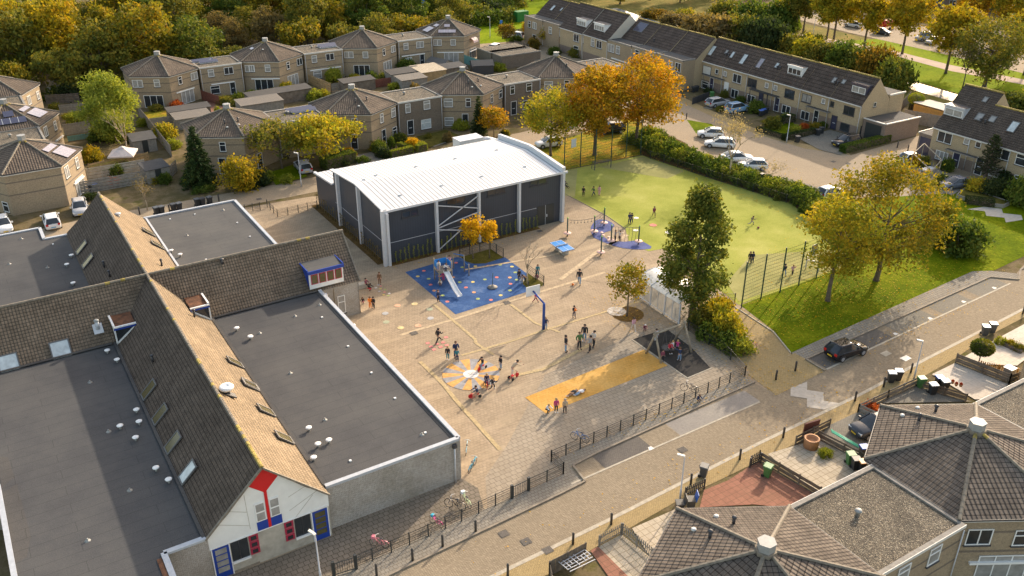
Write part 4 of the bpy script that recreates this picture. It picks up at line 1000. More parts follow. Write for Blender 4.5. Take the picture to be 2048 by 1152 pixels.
# ================================================================ playground markings
def disc(name,c,r,mat,z=L3,n=20,ry=None):
    return struct(name,[(c[0]+r*math.cos(2*math.pi*i/n),c[1]+(ry or r)*math.sin(2*math.pi*i/n)) for i in range(n)],z,mat)
struct('blue_rubber_floor',gp(W2,(60,372),(650,200),(700,205),(820,272),(985,272),(1210,200),(1470,395),(1420,500),(1490,590),(640,858)),L2,'rubber_blue')
struct('planting_bed',gp(W2,(700,200),(1040,105),(1195,205),(985,272),(860,278),(760,250)),L3,'moss_soil')
struct('planting_bed',gp(W2,(1470,385),(1655,500),(1640,530),(1490,590),(1410,505)),L3,'moss_soil')
for x,y,c in [(275,358,'r'),(205,422,'o'),(405,335,'g'),(330,450,'g'),(352,518,'r'),(393,586,'o'),(492,642,'g'),(545,712,'r'),(645,265,'r'),(718,317,'g'),(868,305,'o'),(1016,299,'r'),(1153,288,'g'),(1290,309,'o'),
                (1328,375,'g'),(1114,433,'r'),(1265,435,'o'),(978,458,'g'),(1273,508,'r'),(1267,583,'g'),(840,486,'o'),(760,550,'r'),(688,489,'g'),(610,432,'o'),(852,605,'o'),(898,680,'g'),(1048,693,'r'),(1160,640,'o'),(460,420,'r'),(1345,460,'g')]:
    disc('spot_marking',G(*W2(x,y)),.2,{'r': 'mk_red','o': 'mk_orange' if (x+y) % 3 else 'mk_yellow','g': 'mk_green'}[c],L3)
WC = G(942,749); WR = 2.5
for i in range(18):
    a0 = 2*math.pi*(i+.15)/18; a1 = 2*math.pi*(i+1.15)/18
    struct('sun_marking',[(WC[0]+r*math.cos(a),WC[1]+r*math.sin(a)) for a,r in ((a0,.6),(a0,WR),((a0*2+a1)/3,WR),((a0+a1*2)/3,WR),(a1,WR),(a1,.6))],L3,'mk_sun' if i % 2 else 'mk_grey')
disc('sun_marking',WC,.68,'mk_white',L4,28)
# the small lettering in the white disc (illegible strokes in the photo): short dark dashes
for dx,dy,w_ in ((-.15,.15,.25),(.18,.06,.2),(-.06,-.06,.3),(.15,-.2,.2)):
    struct('disc_lettering',[(WC[0]+dx-w_/2,WC[1]+dy-.04),(WC[0]+dx+w_/2,WC[1]+dy-.02),(WC[0]+dx+w_/2,WC[1]+dy+.06),(WC[0]+dx-w_/2,WC[1]+dy+.04)],L4+.006,'mk_grey')
struct('orange_lane',[(34.55,53.15),(47.95,53.95),(48.0,50.7),(34.75,50.3)],L3,'orange_pave')
struct('rubber_mat',[(48.3,55.95),(52.2,55.8),(51.9,52),(50.95,48.45),(48.2,48.3)],L3+.004,'rubber_black')
kerb('kerb',[(48.15,56.0),(48.1,48.25),(51.05,48.35)],.1,.05)
def worn_line(pts,wd,mat='mk_ylw_worn'):
    mb = MB()
    for a,b in zip(pts[:-1],pts[1:]):
        d = Vector((b[0]-a[0],b[1]-a[1],0)); n = Vector((-d.y,d.x,0)).normalized()*wd/2; LZ = globals().get('LZ0',L2+.004)+.0006; globals()['LZ0'] = LZ
        mb.face([Vector((a[0],a[1],LZ))-n,Vector((b[0],b[1],LZ))-n,Vector((b[0],b[1],LZ))+n,Vector((a[0],a[1],LZ))+n],mat)
    mb.build('painted_line',kind='structure')
plain('line_pale',(0.44,0.335,0.21),0.9,var=.3); plain('line_yellow',(0.40,0.30,0.155),0.9,var=.3,scale=5)
worn_line([G(*W2(0,1100)),G(*W2(640,910)),G(*W2(1250,715)),G(*W2(1728,565)),G(1210,545)],.35,'line_pale')
worn_line([G(*W2(385,740)),G(*W2(650,960)),G(*W2(870,1150)),G(*W1(800,260)),G(*W1(1060,430))],.3,'line_yellow')
worn_line([G(*W2(1275,745)),G(*W2(1560,960)),G(1120,665)],.3,'line_yellow'); worn_line([G(*W1(600,440)),G(*W1(1300,240)),G(*W1(1720,100)),G(1290,600)],.28,'line_yellow')
worn_line([G(*W1(0,530)),G(*W1(330,850)),G(*W1(520,1090)),G(1000,900)],.35,'line_yellow'); worn_line([G(*W1(1330,740)),G(*W1(1780,640)),G(1180,690)],.4,'line_yellow')
worn_line([G(1120,560),G(1200,500),G(1255,470)],.5,'line_pale'); worn_line([G(930,470+70),G(1100,512),G(1140,500)],.3,'line_pale')
for x,y,c in [(870,280,'p'),(112,265,'p'),(160,315,'p'),(203,357,'p'),(245,278,'p'),(297,320,'p'),(332,253,'p'),(385,295,'p'),(375,180,'p')][1:]:
    g = G(*W1(x,y)); struct('hopscotch_marking',[(g[0]-.18,g[1]-.17),(g[0]+.18,g[1]-.17),(g[0]+.18,g[1]+.17),(g[0]-.18,g[1]+.17)],L3,'mk_pink')
for x,y,c in [(850,667,'mk_salmon'),(948,658,'mk_gold'),(780,712,'mk_blue'),(1040,740,'mk_blue'),(785,762,'mk_mint'),(868,795,'mk_gold'),(968,783,'mk_salmon'),(1035,688,'mk_mint')]:
    disc('game_marking',G(*Z6(x,y)),.32,c,L3)
for i,(x,y) in enumerate([(753,555),(725,565),(752,570),(778,574),(745,585),(775,590),(802,597),(770,605),(797,610),(740,548)]):
    g = G(*Z6(x,y)); struct('hopscotch_marking',[(g[0]-.12,g[1]-.12),(g[0]+.12,g[1]-.12),(g[0]+.12,g[1]+.12),(g[0]-.12,g[1]+.12)],L3,['mk_pink','mk_white','mk_yellow','mk_green','mk_blue'][i % 5])
struct('blue_rubber_floor',gp(W3,(190,480),(260,380),(340,345),(460,358),(560,400),(615,450),(560,540),(440,580),(375,620),(470,690),(600,730),(780,745),(960,725),(1090,728),(1200,790),(1268,830),(1250,868),(1130,880),(950,878),(750,855),(560,805),(380,735),(240,665),(195,570)),L3+.004,'rubber_lilac')
for c,r,m_,ry in ((W3(995,322),.36,'mk_white',.75),(W3(985,542),.36,'mk_white',.7),(W3(1560,580),.4,'mk_white',.8),(W3(1295,450),.5,'mk_red',1.1)): 
    g = G(*c); disc('flower_marking',g,r*.45,m_,L4)
    for k in range(6): disc('flower_marking',(g[0]+r*.62*math.cos(k*1.047),g[1]+r*.62*math.sin(k*1.047)),r*.33,m_,L4+.001*(k % 2+1),10)
disc('stone_circle',G(*Z7(672,700)),.95,'gravel_white',L3,16); disc('tree_pit',G(*Z7(735,715)),1.6,'leaf_litter',L2+.004,16)
disc('worn_ground',G(*Z7(560,460)),3.0,'pave_play',L2+.002)
# drain covers, manholes
for px,py in (Z6(945,826),Z6(1480,650),B3(150,955),B3(22,910),B3(275,1005),Z7(230,238),Z4(565,943),Z4(480,932),Z5(1492,54),(1365,900)):
    g = G(px,py); struct('manhole_cover',[(g[0]-.33,g[1]-.3),(g[0]+.33,g[1]-.3),(g[0]+.33,g[1]+.3),(g[0]-.33,g[1]+.3)],L3+.01,'bay_dark')
# ================================================================ SCHOOL
school = thing('school_building',(10.6,60,0),'brick school with crossed tiled roofs and a red, white and blue gable','school')
ZR,ZE = 7.5,3.6
def slope(mb,A,B,Ae,Be,zr,ze,mat,t=.62,dz=-.16):
    """two-pitch roof slope from ridge A-B down to eave Ae-Be"""
    m_ = lambda p,q: (p[0]+(q[0]-p[0])*t,p[1]+(q[1]-p[1])*t,zr+(ze-zr)*t+dz)
    a,b = m_(A,Ae),m_(B,Be)
    P = [(A[0],A[1],zr),(B[0],B[1],zr),b,a]; Q = [a,b,(Be[0],Be[1],ze),(Ae[0],Ae[1],ze)]
    for q in (P,Q):
        n = (Vector(q[1])-Vector(q[0])).cross(Vector(q[2])-Vector(q[0]))
        mb.face(q if n.z > 0 else q[::-1],mat)
C0 = (10.6,77.45); tile = 'tile_school'
r = MB()
slope(r,(10.6,45.95),C0,(6.55,45.95),(6.55,73.9),ZR,ZE,'tile_school_shaded'); slope(r,(10.6,45.95),C0,(14.65,45.95),(14.65,73.9),ZR,ZE,'tile_school_lit')
slope(r,C0,(10.6,100.6),(6.55,81),(6.55,100.6),ZR,ZE,'tile_school_shaded'); slope(r,C0,(10.6,100.6),(14.65,81),(14.65,100.6),ZR,ZE,'tile_school_lit')
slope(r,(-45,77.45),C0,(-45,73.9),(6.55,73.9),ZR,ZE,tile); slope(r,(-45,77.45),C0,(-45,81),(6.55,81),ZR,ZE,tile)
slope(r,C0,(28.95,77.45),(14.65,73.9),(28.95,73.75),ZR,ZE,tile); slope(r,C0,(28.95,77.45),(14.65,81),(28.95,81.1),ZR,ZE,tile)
r.build('pitched_roof',school)
rt = MB()
for a,b in (((10.6,46.0,ZR+.02),(10.6,100.6,ZR+.02)),((-45,77.45,ZR+.02),(28.95,77.45,ZR+.02))):
    n = int((Vector(b)-Vector(a)).length/.42)
    for i in range(n):
        p = Vector(a).lerp(Vector(b),i/n); q = Vector(a).lerp(Vector(b),(i+1.08)/n); rt.tube([p,q],[.13,.115],6,'ridge_moss' if (random.random() < .12 or p.y < 48.5) else 'ridge_tile',True,False)
rt.build('ridge_tiles',school)
gw = MB()  # walls under the gables and along flats
gw.face([(6.6,46.2,0),(14.6,46.2,0),(14.6,46.2,2.5),(6.6,46.2,2.5)],'concrete')
gw.face([(6.6,46.2,2.5),(14.6,46.2,2.5),(14.6,46.2,3.55),(10.6,46.2,7.35),(6.6,46.2,3.55)],'white_panel')
gw.face([(14.6,46.2,0),(14.6,46.8,0),(14.6,46.8,3.5),(14.6,46.2,3.5)],'concrete')
gw.face([(28.75,73.9,0),(28.75,81,0),(28.75,81,3.5),(28.75,77.45,7.3),(28.75,73.9,3.5)],'brick_grey')
gw.face([(24.9,74.0,0),(28.75,74.0,0),(28.75,74.0,3.5),(24.9,74.0,3.5)],'brick_grey')
gw.face([(28.75,80.95,0),(24.9,80.95,0),(24.9,80.95,3.5),(28.75,80.95,3.5)],'brick_grey')
gw.face([(14.6,100.5,0),(6.6,100.5,0),(6.6,100.5,3.5),(10.6,100.5,7.3),(14.6,100.5,3.5)],'brick_grey')
def flatblock(poly,felt,open_edges=()):
    gw.prism(poly,0,ZE-.03,'brick_grey',felt)
flatblock([(14.5,46.75),(24.88,46.75),(24.88,74.2),(14.5,74.2)],'felt')
flatblock([(14.5,80.8),(24.9,80.8),(24.9,100.7),(14.5,100.7)],'felt_light')
flatblock([(-45,80.8),(6.7,80.8),(6.7,100.2),(4.3,100.2),(4.3,103.9),(-45,103.9)],'felt')
flatblock([(-3.9,74.2),(-3.9,36),(4.1,36),(4.1,46.15),(6.7,46.15),(6.7,74.2)],'felt')
flatblock([(-45,58.5),(-3.9,58.5),(-3.9,74.2),(-45,74.2)],'felt')
gw.build('wall',school)
def trim(pts,wd=.3,h=.14,mat='edge_grey',name='roof_edge'):
    mb = MB()
    for a,b in zip(pts[:-1],pts[1:]): mb.beam((a[0],a[1],ZE+h/2-.06),(b[0],b[1],ZE+h/2-.06),wd,h,mat)
    mb.build(name,school)
trim([(14.7,46.85),(24.8,46.85),(24.8,73.8)],.32,.2); trim([(24.5,47.2),(24.5,73.6)],.28,.06,'felt_dark','roof_gutter')
trim([(24.8,81.2),(24.8,100.6),(14.6,100.6)],.3,.2); trim([(24.55,81.2),(24.55,100.3)],.25,.05,'dark_trim','roof_gutter')
trim([(6.75,100.35),(4.4,100.35),(4.4,103.8),(-45,103.8)],.32,.16); trim([(6.6,46.15),(4.1,46.15),(4.1,36)],.36,.16); trim([(3.75,45.8),(3.75,36)],.3,.1,'rust_felt','roof_gutter')
trim([(-3.8,58.4),(-3.8,36)],.32,.16)
fl = MB(); fl.beam((14.7,46.9,3.7),(14.7,73.8,3.7),.22,.05,'felt_dark'); fl.beam((6.5,46.2,3.7),(6.5,73.8,3.7),.22,.05,'felt_dark'); fl.beam((14.8,73.75,3.7),(24.5,73.75,3.7),.25,.05,'felt_dark')
fl.beam((-40,73.75,3.7),(6.3,73.75,3.7),.25,.05,'felt_dark'); fl.beam((14.8,81.15,3.7),(14.8,100.4,3.7),.2,.05,'grey_metal'); fl.build('roof_flashing',school)
for pts in ([(-3.6,57.5),(-2.7,58),(-2.55,52),(-3.0,50.2),(-3.6,50)],[(-3.6,62),(-2.9,61.5),(-2.75,58.8),(-3.6,58.2)]):
    mb = MB(); mb.face([(p[0],p[1],ZE-.02) for p in pts[::-1]],'felt_dark'); mb.build('roof_patch',school)  # rounded patches on the flat roof in a second felt tone
# roof furniture
def mushroom(c,z=ZE,s=1.0):
    mb = MB(); mb.lathe((c[0],c[1],z-.05),[(.09*s,0),(.09*s,.28*s)],8,'grey_cap'); o = mb.build('roof_vent',school)
    m2 = MB(); m2.lathe((c[0],c[1],z+.2*s),[(.12*s,0),(.2*s,.02*s),(.24*s,.09*s),(.17*s,.12*s),(.05*s,.13*s)],12,'white_paint'); m2.build('vent_cap',o)
for cv,pts in ((Z5,[(410,372),(384,425),(420,532),(395,590),(438,580),(985,345),(1036,368),(617,920),(673,973),(1362,792),(1442,842)]),(B1,[(785,190),(800,258),(690,283),(780,350),(897,525),(970,592)]),(B2,[(337,295),(390,388),(453,365),(365,466)]),(Z6,[(0,840)])):
    for p in pts: mushroom(G(*cv(*p),ZE+.3))
for cv,pts in ((Z5,[(122,275),(52,420),(273,440),(1076,256),(1285,110),(517,1100)]),(B1,[(517,28),(624,312),(746,650),(502,940)]),(B2,[(430,245),(990,330)]),(Z6,[(55,818),(258,720),(400,655),(230,1048)])):
    for p in pts:
        c = G(*cv(*p),ZE+.1); mb = MB(); mb.lathe((c[0],c[1],ZE-.03),[(.2,0),(.06,.03),(.05,.16),(.07,.17),(.02,.2)],8,'grey_cap'); mb.build('roof_pin',school)
for cv,pts in ((Z5,[(980,168),(1122,140),(1367,188),(1440,268),(305,312),(1187,400)]),(Z6,[(415,733),(565,900),(700,1052)]),(B2,[(578,488),(835,128),(1010,326)])):
    for p in pts:
        c = G(*cv(*p),ZE); mb = MB(); mb.box(c[0]-.08,c[0]+.08,c[1]-.08,c[1]+.08,ZE-.03,ZE+.05,'white_paint'); mb.build('roof_marker',school)
def on_slope(px,py,axis,ridge,eave,zr=ZR,ze=ZE):
    """hit a surveyed pixel on a roof slope: axis 'x' -> height varies with x"""
    d = ray(px,py); i = 0 if axis == 'x' else 1; k = (ze-zr)/(eave-ridge)
    # z = zr + k*(c-ridge)
    t = (zr-k*ridge-CAMH)/(d[2]-k*d[i]); return (d[0]*t,d[1]*t,CAMH+d[2]*t)
def skylight(parent,px,py,axis,ridge,eave,w_,h,gl='glass_sky',zr=ZR,ze=ZE,fr='frame_grey',lift=.06,name='skylight'):
    p = Vector(on_slope(px,py,axis,ridge,eave,zr,ze)); sg = 1 if eave > ridge else -1; run = abs(eave-ridge); L_ = math.hypot(run,zr-ze)
    dn = Vector(((sg*run/L_) if axis == 'x' else 0,(sg*run/L_) if axis == 'y' else 0,(ze-zr)/L_)); al = Vector((0,1,0)) if axis == 'x' else Vector((1,0,0)); n = dn.cross(al)
    if n.z < 0: n = -n
    mb = MB(); mb.obox(p+n*lift,dn*(h/2),al*(w_/2),n*.03,gl); o = mb.build(name,parent)
    f = MB(); t = .05
    for s_ in (-1,1):
        f.obox(p+n*(lift+.01)+dn*s_*(h/2),dn*t,al*(w_/2+t),n*.05,fr); f.obox(p+n*(lift+.01)+al*s_*(w_/2),al*t,dn*(h/2-t),n*.048,fr)
    f.build('frame',o); return o
def flue(parent,px,py,axis,ridge,eave,h=.6,rr=.09,mat='dark_trim',zr=ZR,ze=ZE,name='roof_flue'):
    p = on_slope(px,py,axis,ridge,eave,zr,ze); mb = MB(); mb.tube([(p[0],p[1],p[2]-.1),(p[0],p[1],p[2]+h)],rr,8,mat); mb.lathe((p[0],p[1],p[2]+h-.03),[(rr*1.6,0),(rr*1.6,.08),(rr*.6,.14)],8,mat)
    return mb.build(name,parent)
for p in (Z5(350,922),Z5(50,1003)): skylight(school,*p,'y',77.45,73.9,1.45,1.55,'glass_sky')
for p,g_ in ((Z5(472,332),'glass_olive'),(Z5(508,410),'glass_olive'),(B1(860,80),'glass_olive'),(B1(925,222),'glass_olive'),(B1(1000,385),'glass_olive'),(B1(1085,555),'glass_sky')):
    skylight(school,*p,'x',10.6,6.55,.95,1.5,g_)
for p in (Z5(855,245),Z5(905,318),Z5(1352,995),Z5(1440,1120),B2(90,200),B2(195,357),B1(1440,55)): skylight(school,*p,'x',10.6,14.65,.95,1.35,'glass_olive')
for p in (Z5(600,440),Z5(632,495),Z5(880,985)): flue(school,*p,'x',10.6,6.55,.5)
for p in (Z5(932,432),Z5(1120,725)): flue(school,*p,'x',10.6,14.65,.55)
flue(school,*Z5(1280,420),'y',77.45,73.9,.35,.12)
flue(school,*Z5(680,150),'x',10.6,14.65,.25,.2,'grey_metal')
p = on_slope(*Z5(565,800),'y',77.45,73.9); mb = MB(); mb.obox(Vector(p)+Vector((0,0,.02)),(.38,0,0),(0,.3,.33),(0,-.03,.03),'light_trim'); mb.tube([p,(p[0],p[1],p[2]+.75)],.17,10,'grey_metal'); mb.lathe((p[0],p[1],p[2]+.72),[(.2,0),(.22,.12),(.1,.2)],10,'grey_cap'); mb.build('chimney_pipe',school)
p = on_slope(*B1(1310,105),'x',10.6,14.65); mb = MB(); mb.tube([p,(p[0],p[1],p[2]+.5)],.22,10,'dark_trim'); mb.obox((p[0]+.15,p[1],p[2]-.05),(.4,0,-.3),(0,.3,0),(.03,0,.04),'dark_trim'); o = mb.build('extractor',school)
mb = MB(); mb.lathe((p[0],p[1],p[2]+.45),[(.3,0),(.5,.04),(.53,.16),(.45,.26),(.2,.28),(.15,.22)],18,'white_paint'); mb.build('extractor_cap',o)
# big dormer with four red windows
def dormer_big():
    x0,x1 = 23.9,27.3; yf = 73.85; mb = MB()
    zt,zb = 5.78,4.4; yb = 77.45-(7.5-zt)/(3.9/3.55)
    mb.face([(x0,yf,zt),(x1,yf,zt),(x1,yb,zt+.12),(x0,yb,zt+.12)],'felt_light')
    for x in (x0,x1): q = [(x,yf,3.95),(x,yf,zt),(x,yb,zt+.12)]; mb.face(q,'blue_panel'); mb.face([(v[0]+.002,v[1],v[2]) for v in q[::-1]],'blue_panel')
    mb.face([(x0,yf,3.95),(x1,yf,3.95),(x1,yf,zt),(x0,yf,zt)],'white_panel')
    o = mb.build('dormer',school)
    f = MB(); f.box(x0-.1,x1+.1,yf-.12,yf-.01,zt-.28,zt+.04,'blue_panel'); f.box(x0-.1,x0-.01,yf-.01,yb,zt+.02,zt+.13,'blue_panel'); f.box(x1+.01,x1+.1,yf-.01,yb,zt+.02,zt+.13,'blue_panel'); f.build('fascia',o)
    for i in range(4):
        a = x0+.2+i*.79; w_ = MB(); w_.box(a,a+.7,yf-.03,yf,zb,zt-.36,'maroon_frame'); w_.box(a+.08,a+.62,yf-.05,yf-.03,zb+.08,zt-.44,'glass_olive'); w_.build('window',o)
dormer_big()
def dormer_tri(xa,xb,right):
    yf = 73.25; zt = 5.32; yb = 75.4; mb = MB()
    mb.face([(xa,yf,zt),(xb,yf,zt),(xb,yb,zt+.1),(xa,yb,zt+.1)],'rust_felt')
    x = xa if right else xb; xo = xb if right else xa
    tri = [(xo,yf,zt-.12),(x,yf,zt-.12),(xo,yf,3.95)]
    n = (Vector(tri[1])-Vector(tri[0])).cross(Vector(tri[2])-Vector(tri[0])); tri = tri if n.y < 0 else tri[::-1]; mb.face(tri,'glass')
    q = [(xo,yf,4.0),(xo,yf,zt),(xo,yb,zt+.1)]; mb.face(q,'white_panel'); mb.face([(v[0]+(.003 if right else -.003),v[1],v[2]) for v in q[::-1]],'white_panel')
    o = mb.build('dormer',school); f = MB()
    f.beam((xo,yf-.05,zt-.1),(xo,yf-.05,3.8),.11,.11,'white_paint'); f.beam((xo,yf-.05,3.85),(x,yf-.05,zt-.2),.11,.11,'white_paint'); f.build('frame',o)
    g = MB(); g.box(xa-.05,xb+.05,yf-.13,yf+.02,zt-.22,zt-.04,'blue_panel'); g.box(xa-.05,xb+.05,yf-.14,yf+.02,zt-.03,zt+.09,'white_paint'); g.box(xo-.08,xo+.08,yf,yb,zt+.1,zt+.19,'white_paint'); g.build('fascia',o)
dormer_tri(6.65,8.35,False); dormer_tri(12.95,14.5,True)
# gable panels, doors and windows read off in the plane of the wall
YG = 46.2
def gpt(px,py,off):
    r_ = hit_wall(*R10(px,py),(6.6,YG-off),(14.6,YG-off)); x = min(max(r_[2][0],6.61),14.59); z = max(r_[1],.03); return (x,YG-off,z)
def gslab(name,pts,off,mat,parent=None):
    P = [gpt(*p,off) for p in pts]; n = (Vector(P[1])-Vector(P[0])).cross(Vector(P[2])-Vector(P[0]))
    if n.y > 0: P = P[::-1]
    mb = MB(); mb.face(P,mat)
    for i in range(len(P)):
        a,b = P[i],P[(i+1) % len(P)]; mb.face([a,(a[0],YG,a[2]),(b[0],YG,b[2]),b],mat)
    return mb.build(name,parent or school)
mb = MB(); mb.face([(10.6,YG-.02,7.32),(9.6,YG-.02,6.32),(10.6,YG-.02,5.4),(11.56,YG-.02,6.36)],'red_panel'); mb.build('red_panel',school)
def gbox(name,x0,x1,z0,z1,off,mat,parent=None):
    mb = MB(); mb.box(x0,x1,YG-off,YG-.001,z0,z1,mat); return mb.build(name,parent or school)
gbox('red_panel',10.51,10.7,2.62,5.5,.045,'red_panel'); gbox('blue_panel',9.8,10.509,2.62,3.3,.035,'blue_panel'); gbox('blue_panel',10.701,11.43,2.62,3.3,.035,'blue_panel')
gbox('panel_trim',9.78,11.45,2.55,2.615,.04,'white_paint'); gbox('panel_trim',6.62,7.9,2.5,2.57,.03,'white_paint'); gbox('panel_trim',13.3,14.58,2.62,2.69,.03,'white_paint')
for a in (9.8,10.74):
    o = gbox('window',a,a+.66,3.34,4.8,.05,'white_paint')
    for z in (3.42,4.12): gbox('pane',a+.07,a+.59,z,z+.58,.06,'glass_curtain',o)
for a,gl_ in ((6.82,'glass_curtain'),(13.38,'glass_olive')):
    o = gbox('door',a,a+1.04,.05,2.46,.07,'blue_panel')
    for k in range(4): gbox('pane',a+.16,a+.88,.5+k*.49,.9+k*.49,.085,gl_,o)
    gbox('door_frame',a-.07,a-.001,.03,2.5,.08,'white_paint',o); gbox('door_frame',a+1.041,a+1.1,.03,2.5,.08,'white_paint',o)
for wx0,wx1,rx0 in ((7.97,9.06,9.14),(12.17,13.24,11.48)):
    o = gbox('window',wx0,wx1,.95,2.52,.03,'glass'); gbox('sill',wx0-.04,wx1+.04,.8,.94,.14,'white_paint',o)
    gbox('mullion',wx0+.5,wx0+.54,.96,2.51,.05,'dark_trim',o); gbox('window_surround',min(wx0,rx0)-.05,max(wx1,rx0+.6)+.05,2.53,2.6,.06,'white_paint',o)
    for k in range(3):
        c_ = gbox('window',rx0,rx0+.6,.93+k*.54,1.41+k*.54,.05,'maroon_frame'); gbox('pane',rx0+.12,rx0+.48,1.02+k*.54,1.32+k*.54,.065,'glass',c_)
gbox('plinth',6.62,9.6,.0,.16,.02,'kerb_dark')
sm = MB()
for a,b in (((9.3,5.75),(9.35,3.0)),((8.2,4.95),(9.3,4.4)),((7.5,4.2),(9.3,3.3)),((12.0,4.4),(13.2,4.8)),((11.95,3.3),(13.9,4.1)),((12.3,2.6),(13.6,3.9))): sm.beam((a[0],YG-.008,a[1]),(b[0],YG-.008,b[1]),.012,.025,'concrete')
sm.build('panel_joints',school)
vg = MB(); vg.beam((10.6,46.0,7.48),(6.55,46.0,3.58),.14,.12,'ridge_tile'); vg.beam((10.6,46.0,7.48),(14.65,46.0,3.58),.14,.12,'ridge_tile'); vg.beam((28.9,77.45,7.45),(28.9,73.8,3.6),.12,.12,'ridge_tile'); vg.build('verge',school)
mb = MB(); mb.tube([(24.35,46.62,0),(24.35,46.62,3.3)],.06,8,'grey_metal'); mb.box(24.2,24.5,46.5,46.72,3.1,3.4,'dark_trim'); mb.build('drainpipe',school)
mb = MB(); mb.tube([(26.2,73.9,0),(26.2,73.9,3.3),(26.2,73.8,3.5)],.05,6,'wood_post'); mb.build('drainpipe',school)
r_ = hit_wall(*Z6(573,630),(24.9,74.0),(28.75,74.0)); place_opening(school,(26.9,74.0,1.5),(0,-1),'w1',.75,1.9,'glass_curtain')
mb = MB(); mb.box(24.92,25.2,66.2,66.5,3.2,3.5,'white_paint'); mb.box(24.95,25.3,60.9,61.1,3.0,3.2,'dark_trim'); mb.box(24.95,25.25,72.9,73.3,3.3,3.5,'white_paint'); mb.build('wall_lamp',school)
# ================================================================ SPORTS HALL
hall = thing('sports_hall',(47,90,0),'black clad sports hall with curved white ribbed metal roof and white steel columns','sports hall')
HX0,HX1,HY0,HY1 = 35.7,58.7,82.75,97.0
prof = [(HY0-.25,6.3),(85.5,6.6),(88.9,6.93),(89.8,6.99),(90.7,6.93),(94,6.66),(HY1+.1,6.4)]
mb = MB()
for (y0,z0),(y1,z1) in zip(prof[:-1],prof[1:]): mb.face([(HX0,y0,z0),(HX1,y0,z0),(HX1,y1,z1),(HX0,y1,z1)],'roof_white',uv=[(HX0,y0),(HX1,y0),(HX1,y1),(HX0,y1)])
mb.face([(HX0,HY1+.1,4.6),(HX1,HY1+.1,4.6),(HX1,103,4.2),(HX0,103,4.2)],'roof_white',uv=[(HX0,0),(HX1,0),(HX1,6),(HX0,6)])
mb.build('roof',hall)
mb = MB(); side = lambda x: [(x,HY0,0)]+[(x,HY1,0)]+[(x,y if i < len(prof)-1 else HY1,z-.04) for i,(y,z) in reversed(list(enumerate(prof)))][:-1]+[(x,HY0,6.26)]
a = side(HX0); mb.face(a[::-1],'hall_black'); a = side(HX1); mb.face(a,'hall_black')
mb.face([(HX0,HY0,0),(HX1,HY0,0),(HX1,HY0,6.28),(HX0,HY0,6.28)],'hall_black'); mb.face([(HX1,HY1,0),(HX0,HY1,0),(HX0,HY1,6.35),(HX1,HY1,6.35)],'hall_black')
mb.face([(HX0,HY1,0),(HX0,103,0)][::-1]+[(HX0,HY1,4.56),(HX0,103,4.16)],'hall_black'); mb.face([(HX1,HY1,0),(HX1,103,0),(HX1,103,4.16),(HX1,HY1,4.56)],'hall_black'); mb.face([(HX1,103,0),(HX0,103,0),(HX0,103,4.16),(HX1,103,4.16)],'hall_black')
mb.build('wall',hall)
mb = MB()
for (y0,z0),(y1,z1) in zip(prof[:-1],prof[1:]):
    mb.beam((HX0-.08,y0,z0+.05),(HX0-.08,y1+.01,z1+.05),.5,.14,'light_trim')
mb.beam((HX0-.1,HY1,4.66),(HX0-.1,103.1,4.26),.35,.2,'light_trim'); mb.build('coping',hall)
mb = MB()
for (y0,z0),(y1,z1) in zip(prof[:-1],prof[1:]): mb.beam((HX1+.05,y0,z0+.2),(HX1+.05,y1+.01,z1+.2),.42,.62,'light_trim')
mb.build('coping',hall)
mb = MB(); mb.box(HX0-.15,HX1+.5,HY0-.42,HY0-.26,6.1,6.34,'light_trim'); mb.build('gutter',hall)
def col(x0,x1,y0,y1,z1):
    m_ = MB(); m_.box(x0,x1,y0,y1,0,z1,'light_trim'); m_.build('column',hall)
col(35.15,35.45,82.15,82.5,6.45); col(35.62,35.9,82.0,82.35,6.1); col(35.46,35.61,82.2,82.7,6.1)
for x in (41.8,47.15,52.5): col(x-.13,x+.13,82.25,82.7,6.1)
col(58.45,58.75,82.2,82.72,6.1); col(35.3,35.69,88.9,89.2,6.9); col(35.3,35.69,95.05,95.4,6.5)
br = MB()
for a,b in (((41.95,5.6),(47.0,4.25)),((47.0,5.7),(41.95,3.2)),((41.95,2.95),(47.0,3.75)),((41.95,2.75),(47.0,1.5)),((41.95,.35),(44.6,2.0))): br.beam((a[0],82.4,a[1]),(b[0],82.4,b[1]),.1,.1,'light_trim')
br.build('cross_brace',hall)
hw_ = Walls([(HX0,HY0),(HX1,HY0),(HX1,HY1),(HX0,HY1)],6.3)
for p,wd in ((HL(768,640),2.0),(HR(122,545),2.3),(HR(432,472),2.3),(HR(755,398),2.3)): hw_.put(hall,*p,'w2',wd,.75,'glass','dark_trim')
mb = MB(); mb.box(55.2,57.6,HY0-.03,HY0-.003,.02,2.5,'dark_metal'); mb.box(56.36,56.4,HY0-.05,HY0-.031,.02,2.5,'grey_metal'); mb.box(56.5,56.62,HY0-.1,HY0-.032,1.0,1.3,'light_trim'); mb.build('door',hall)
mb = MB(); mb.box(35.95,55.1,HY0-.02,HY0-.003,2.35,2.4,'grey_metal'); mb.box(HX0-.02,HX0-.003,83,96.9,2.35,2.4,'grey_metal'); mb.build('cladding_joint',hall)
mb = MB(); mb.box(54.3,57.8,99.6,101.6,4.35,5.9,'offwhite'); mb.box(54.25,57.85,99.55,101.65,5.9,5.98,'light_trim'); o = mb.build('air_unit',hall)
for x in (54.8,55.4,56.8): m_ = MB(); m_.box(x,x+.3,99.55,99.6,4.9,5.2,'dark_trim'); m_.build('vent',o)
mb = MB(); mb.tube([(57.8,100.6,5.2),(59,100.6,5.2),(60.5,100.4,4.6)],.4,10,'light_trim'); mb.tube([(54.3,100.4,4.7),(50,100.2,4.7)],.3,10,'light_trim'); mb.build('air_duct',hall)
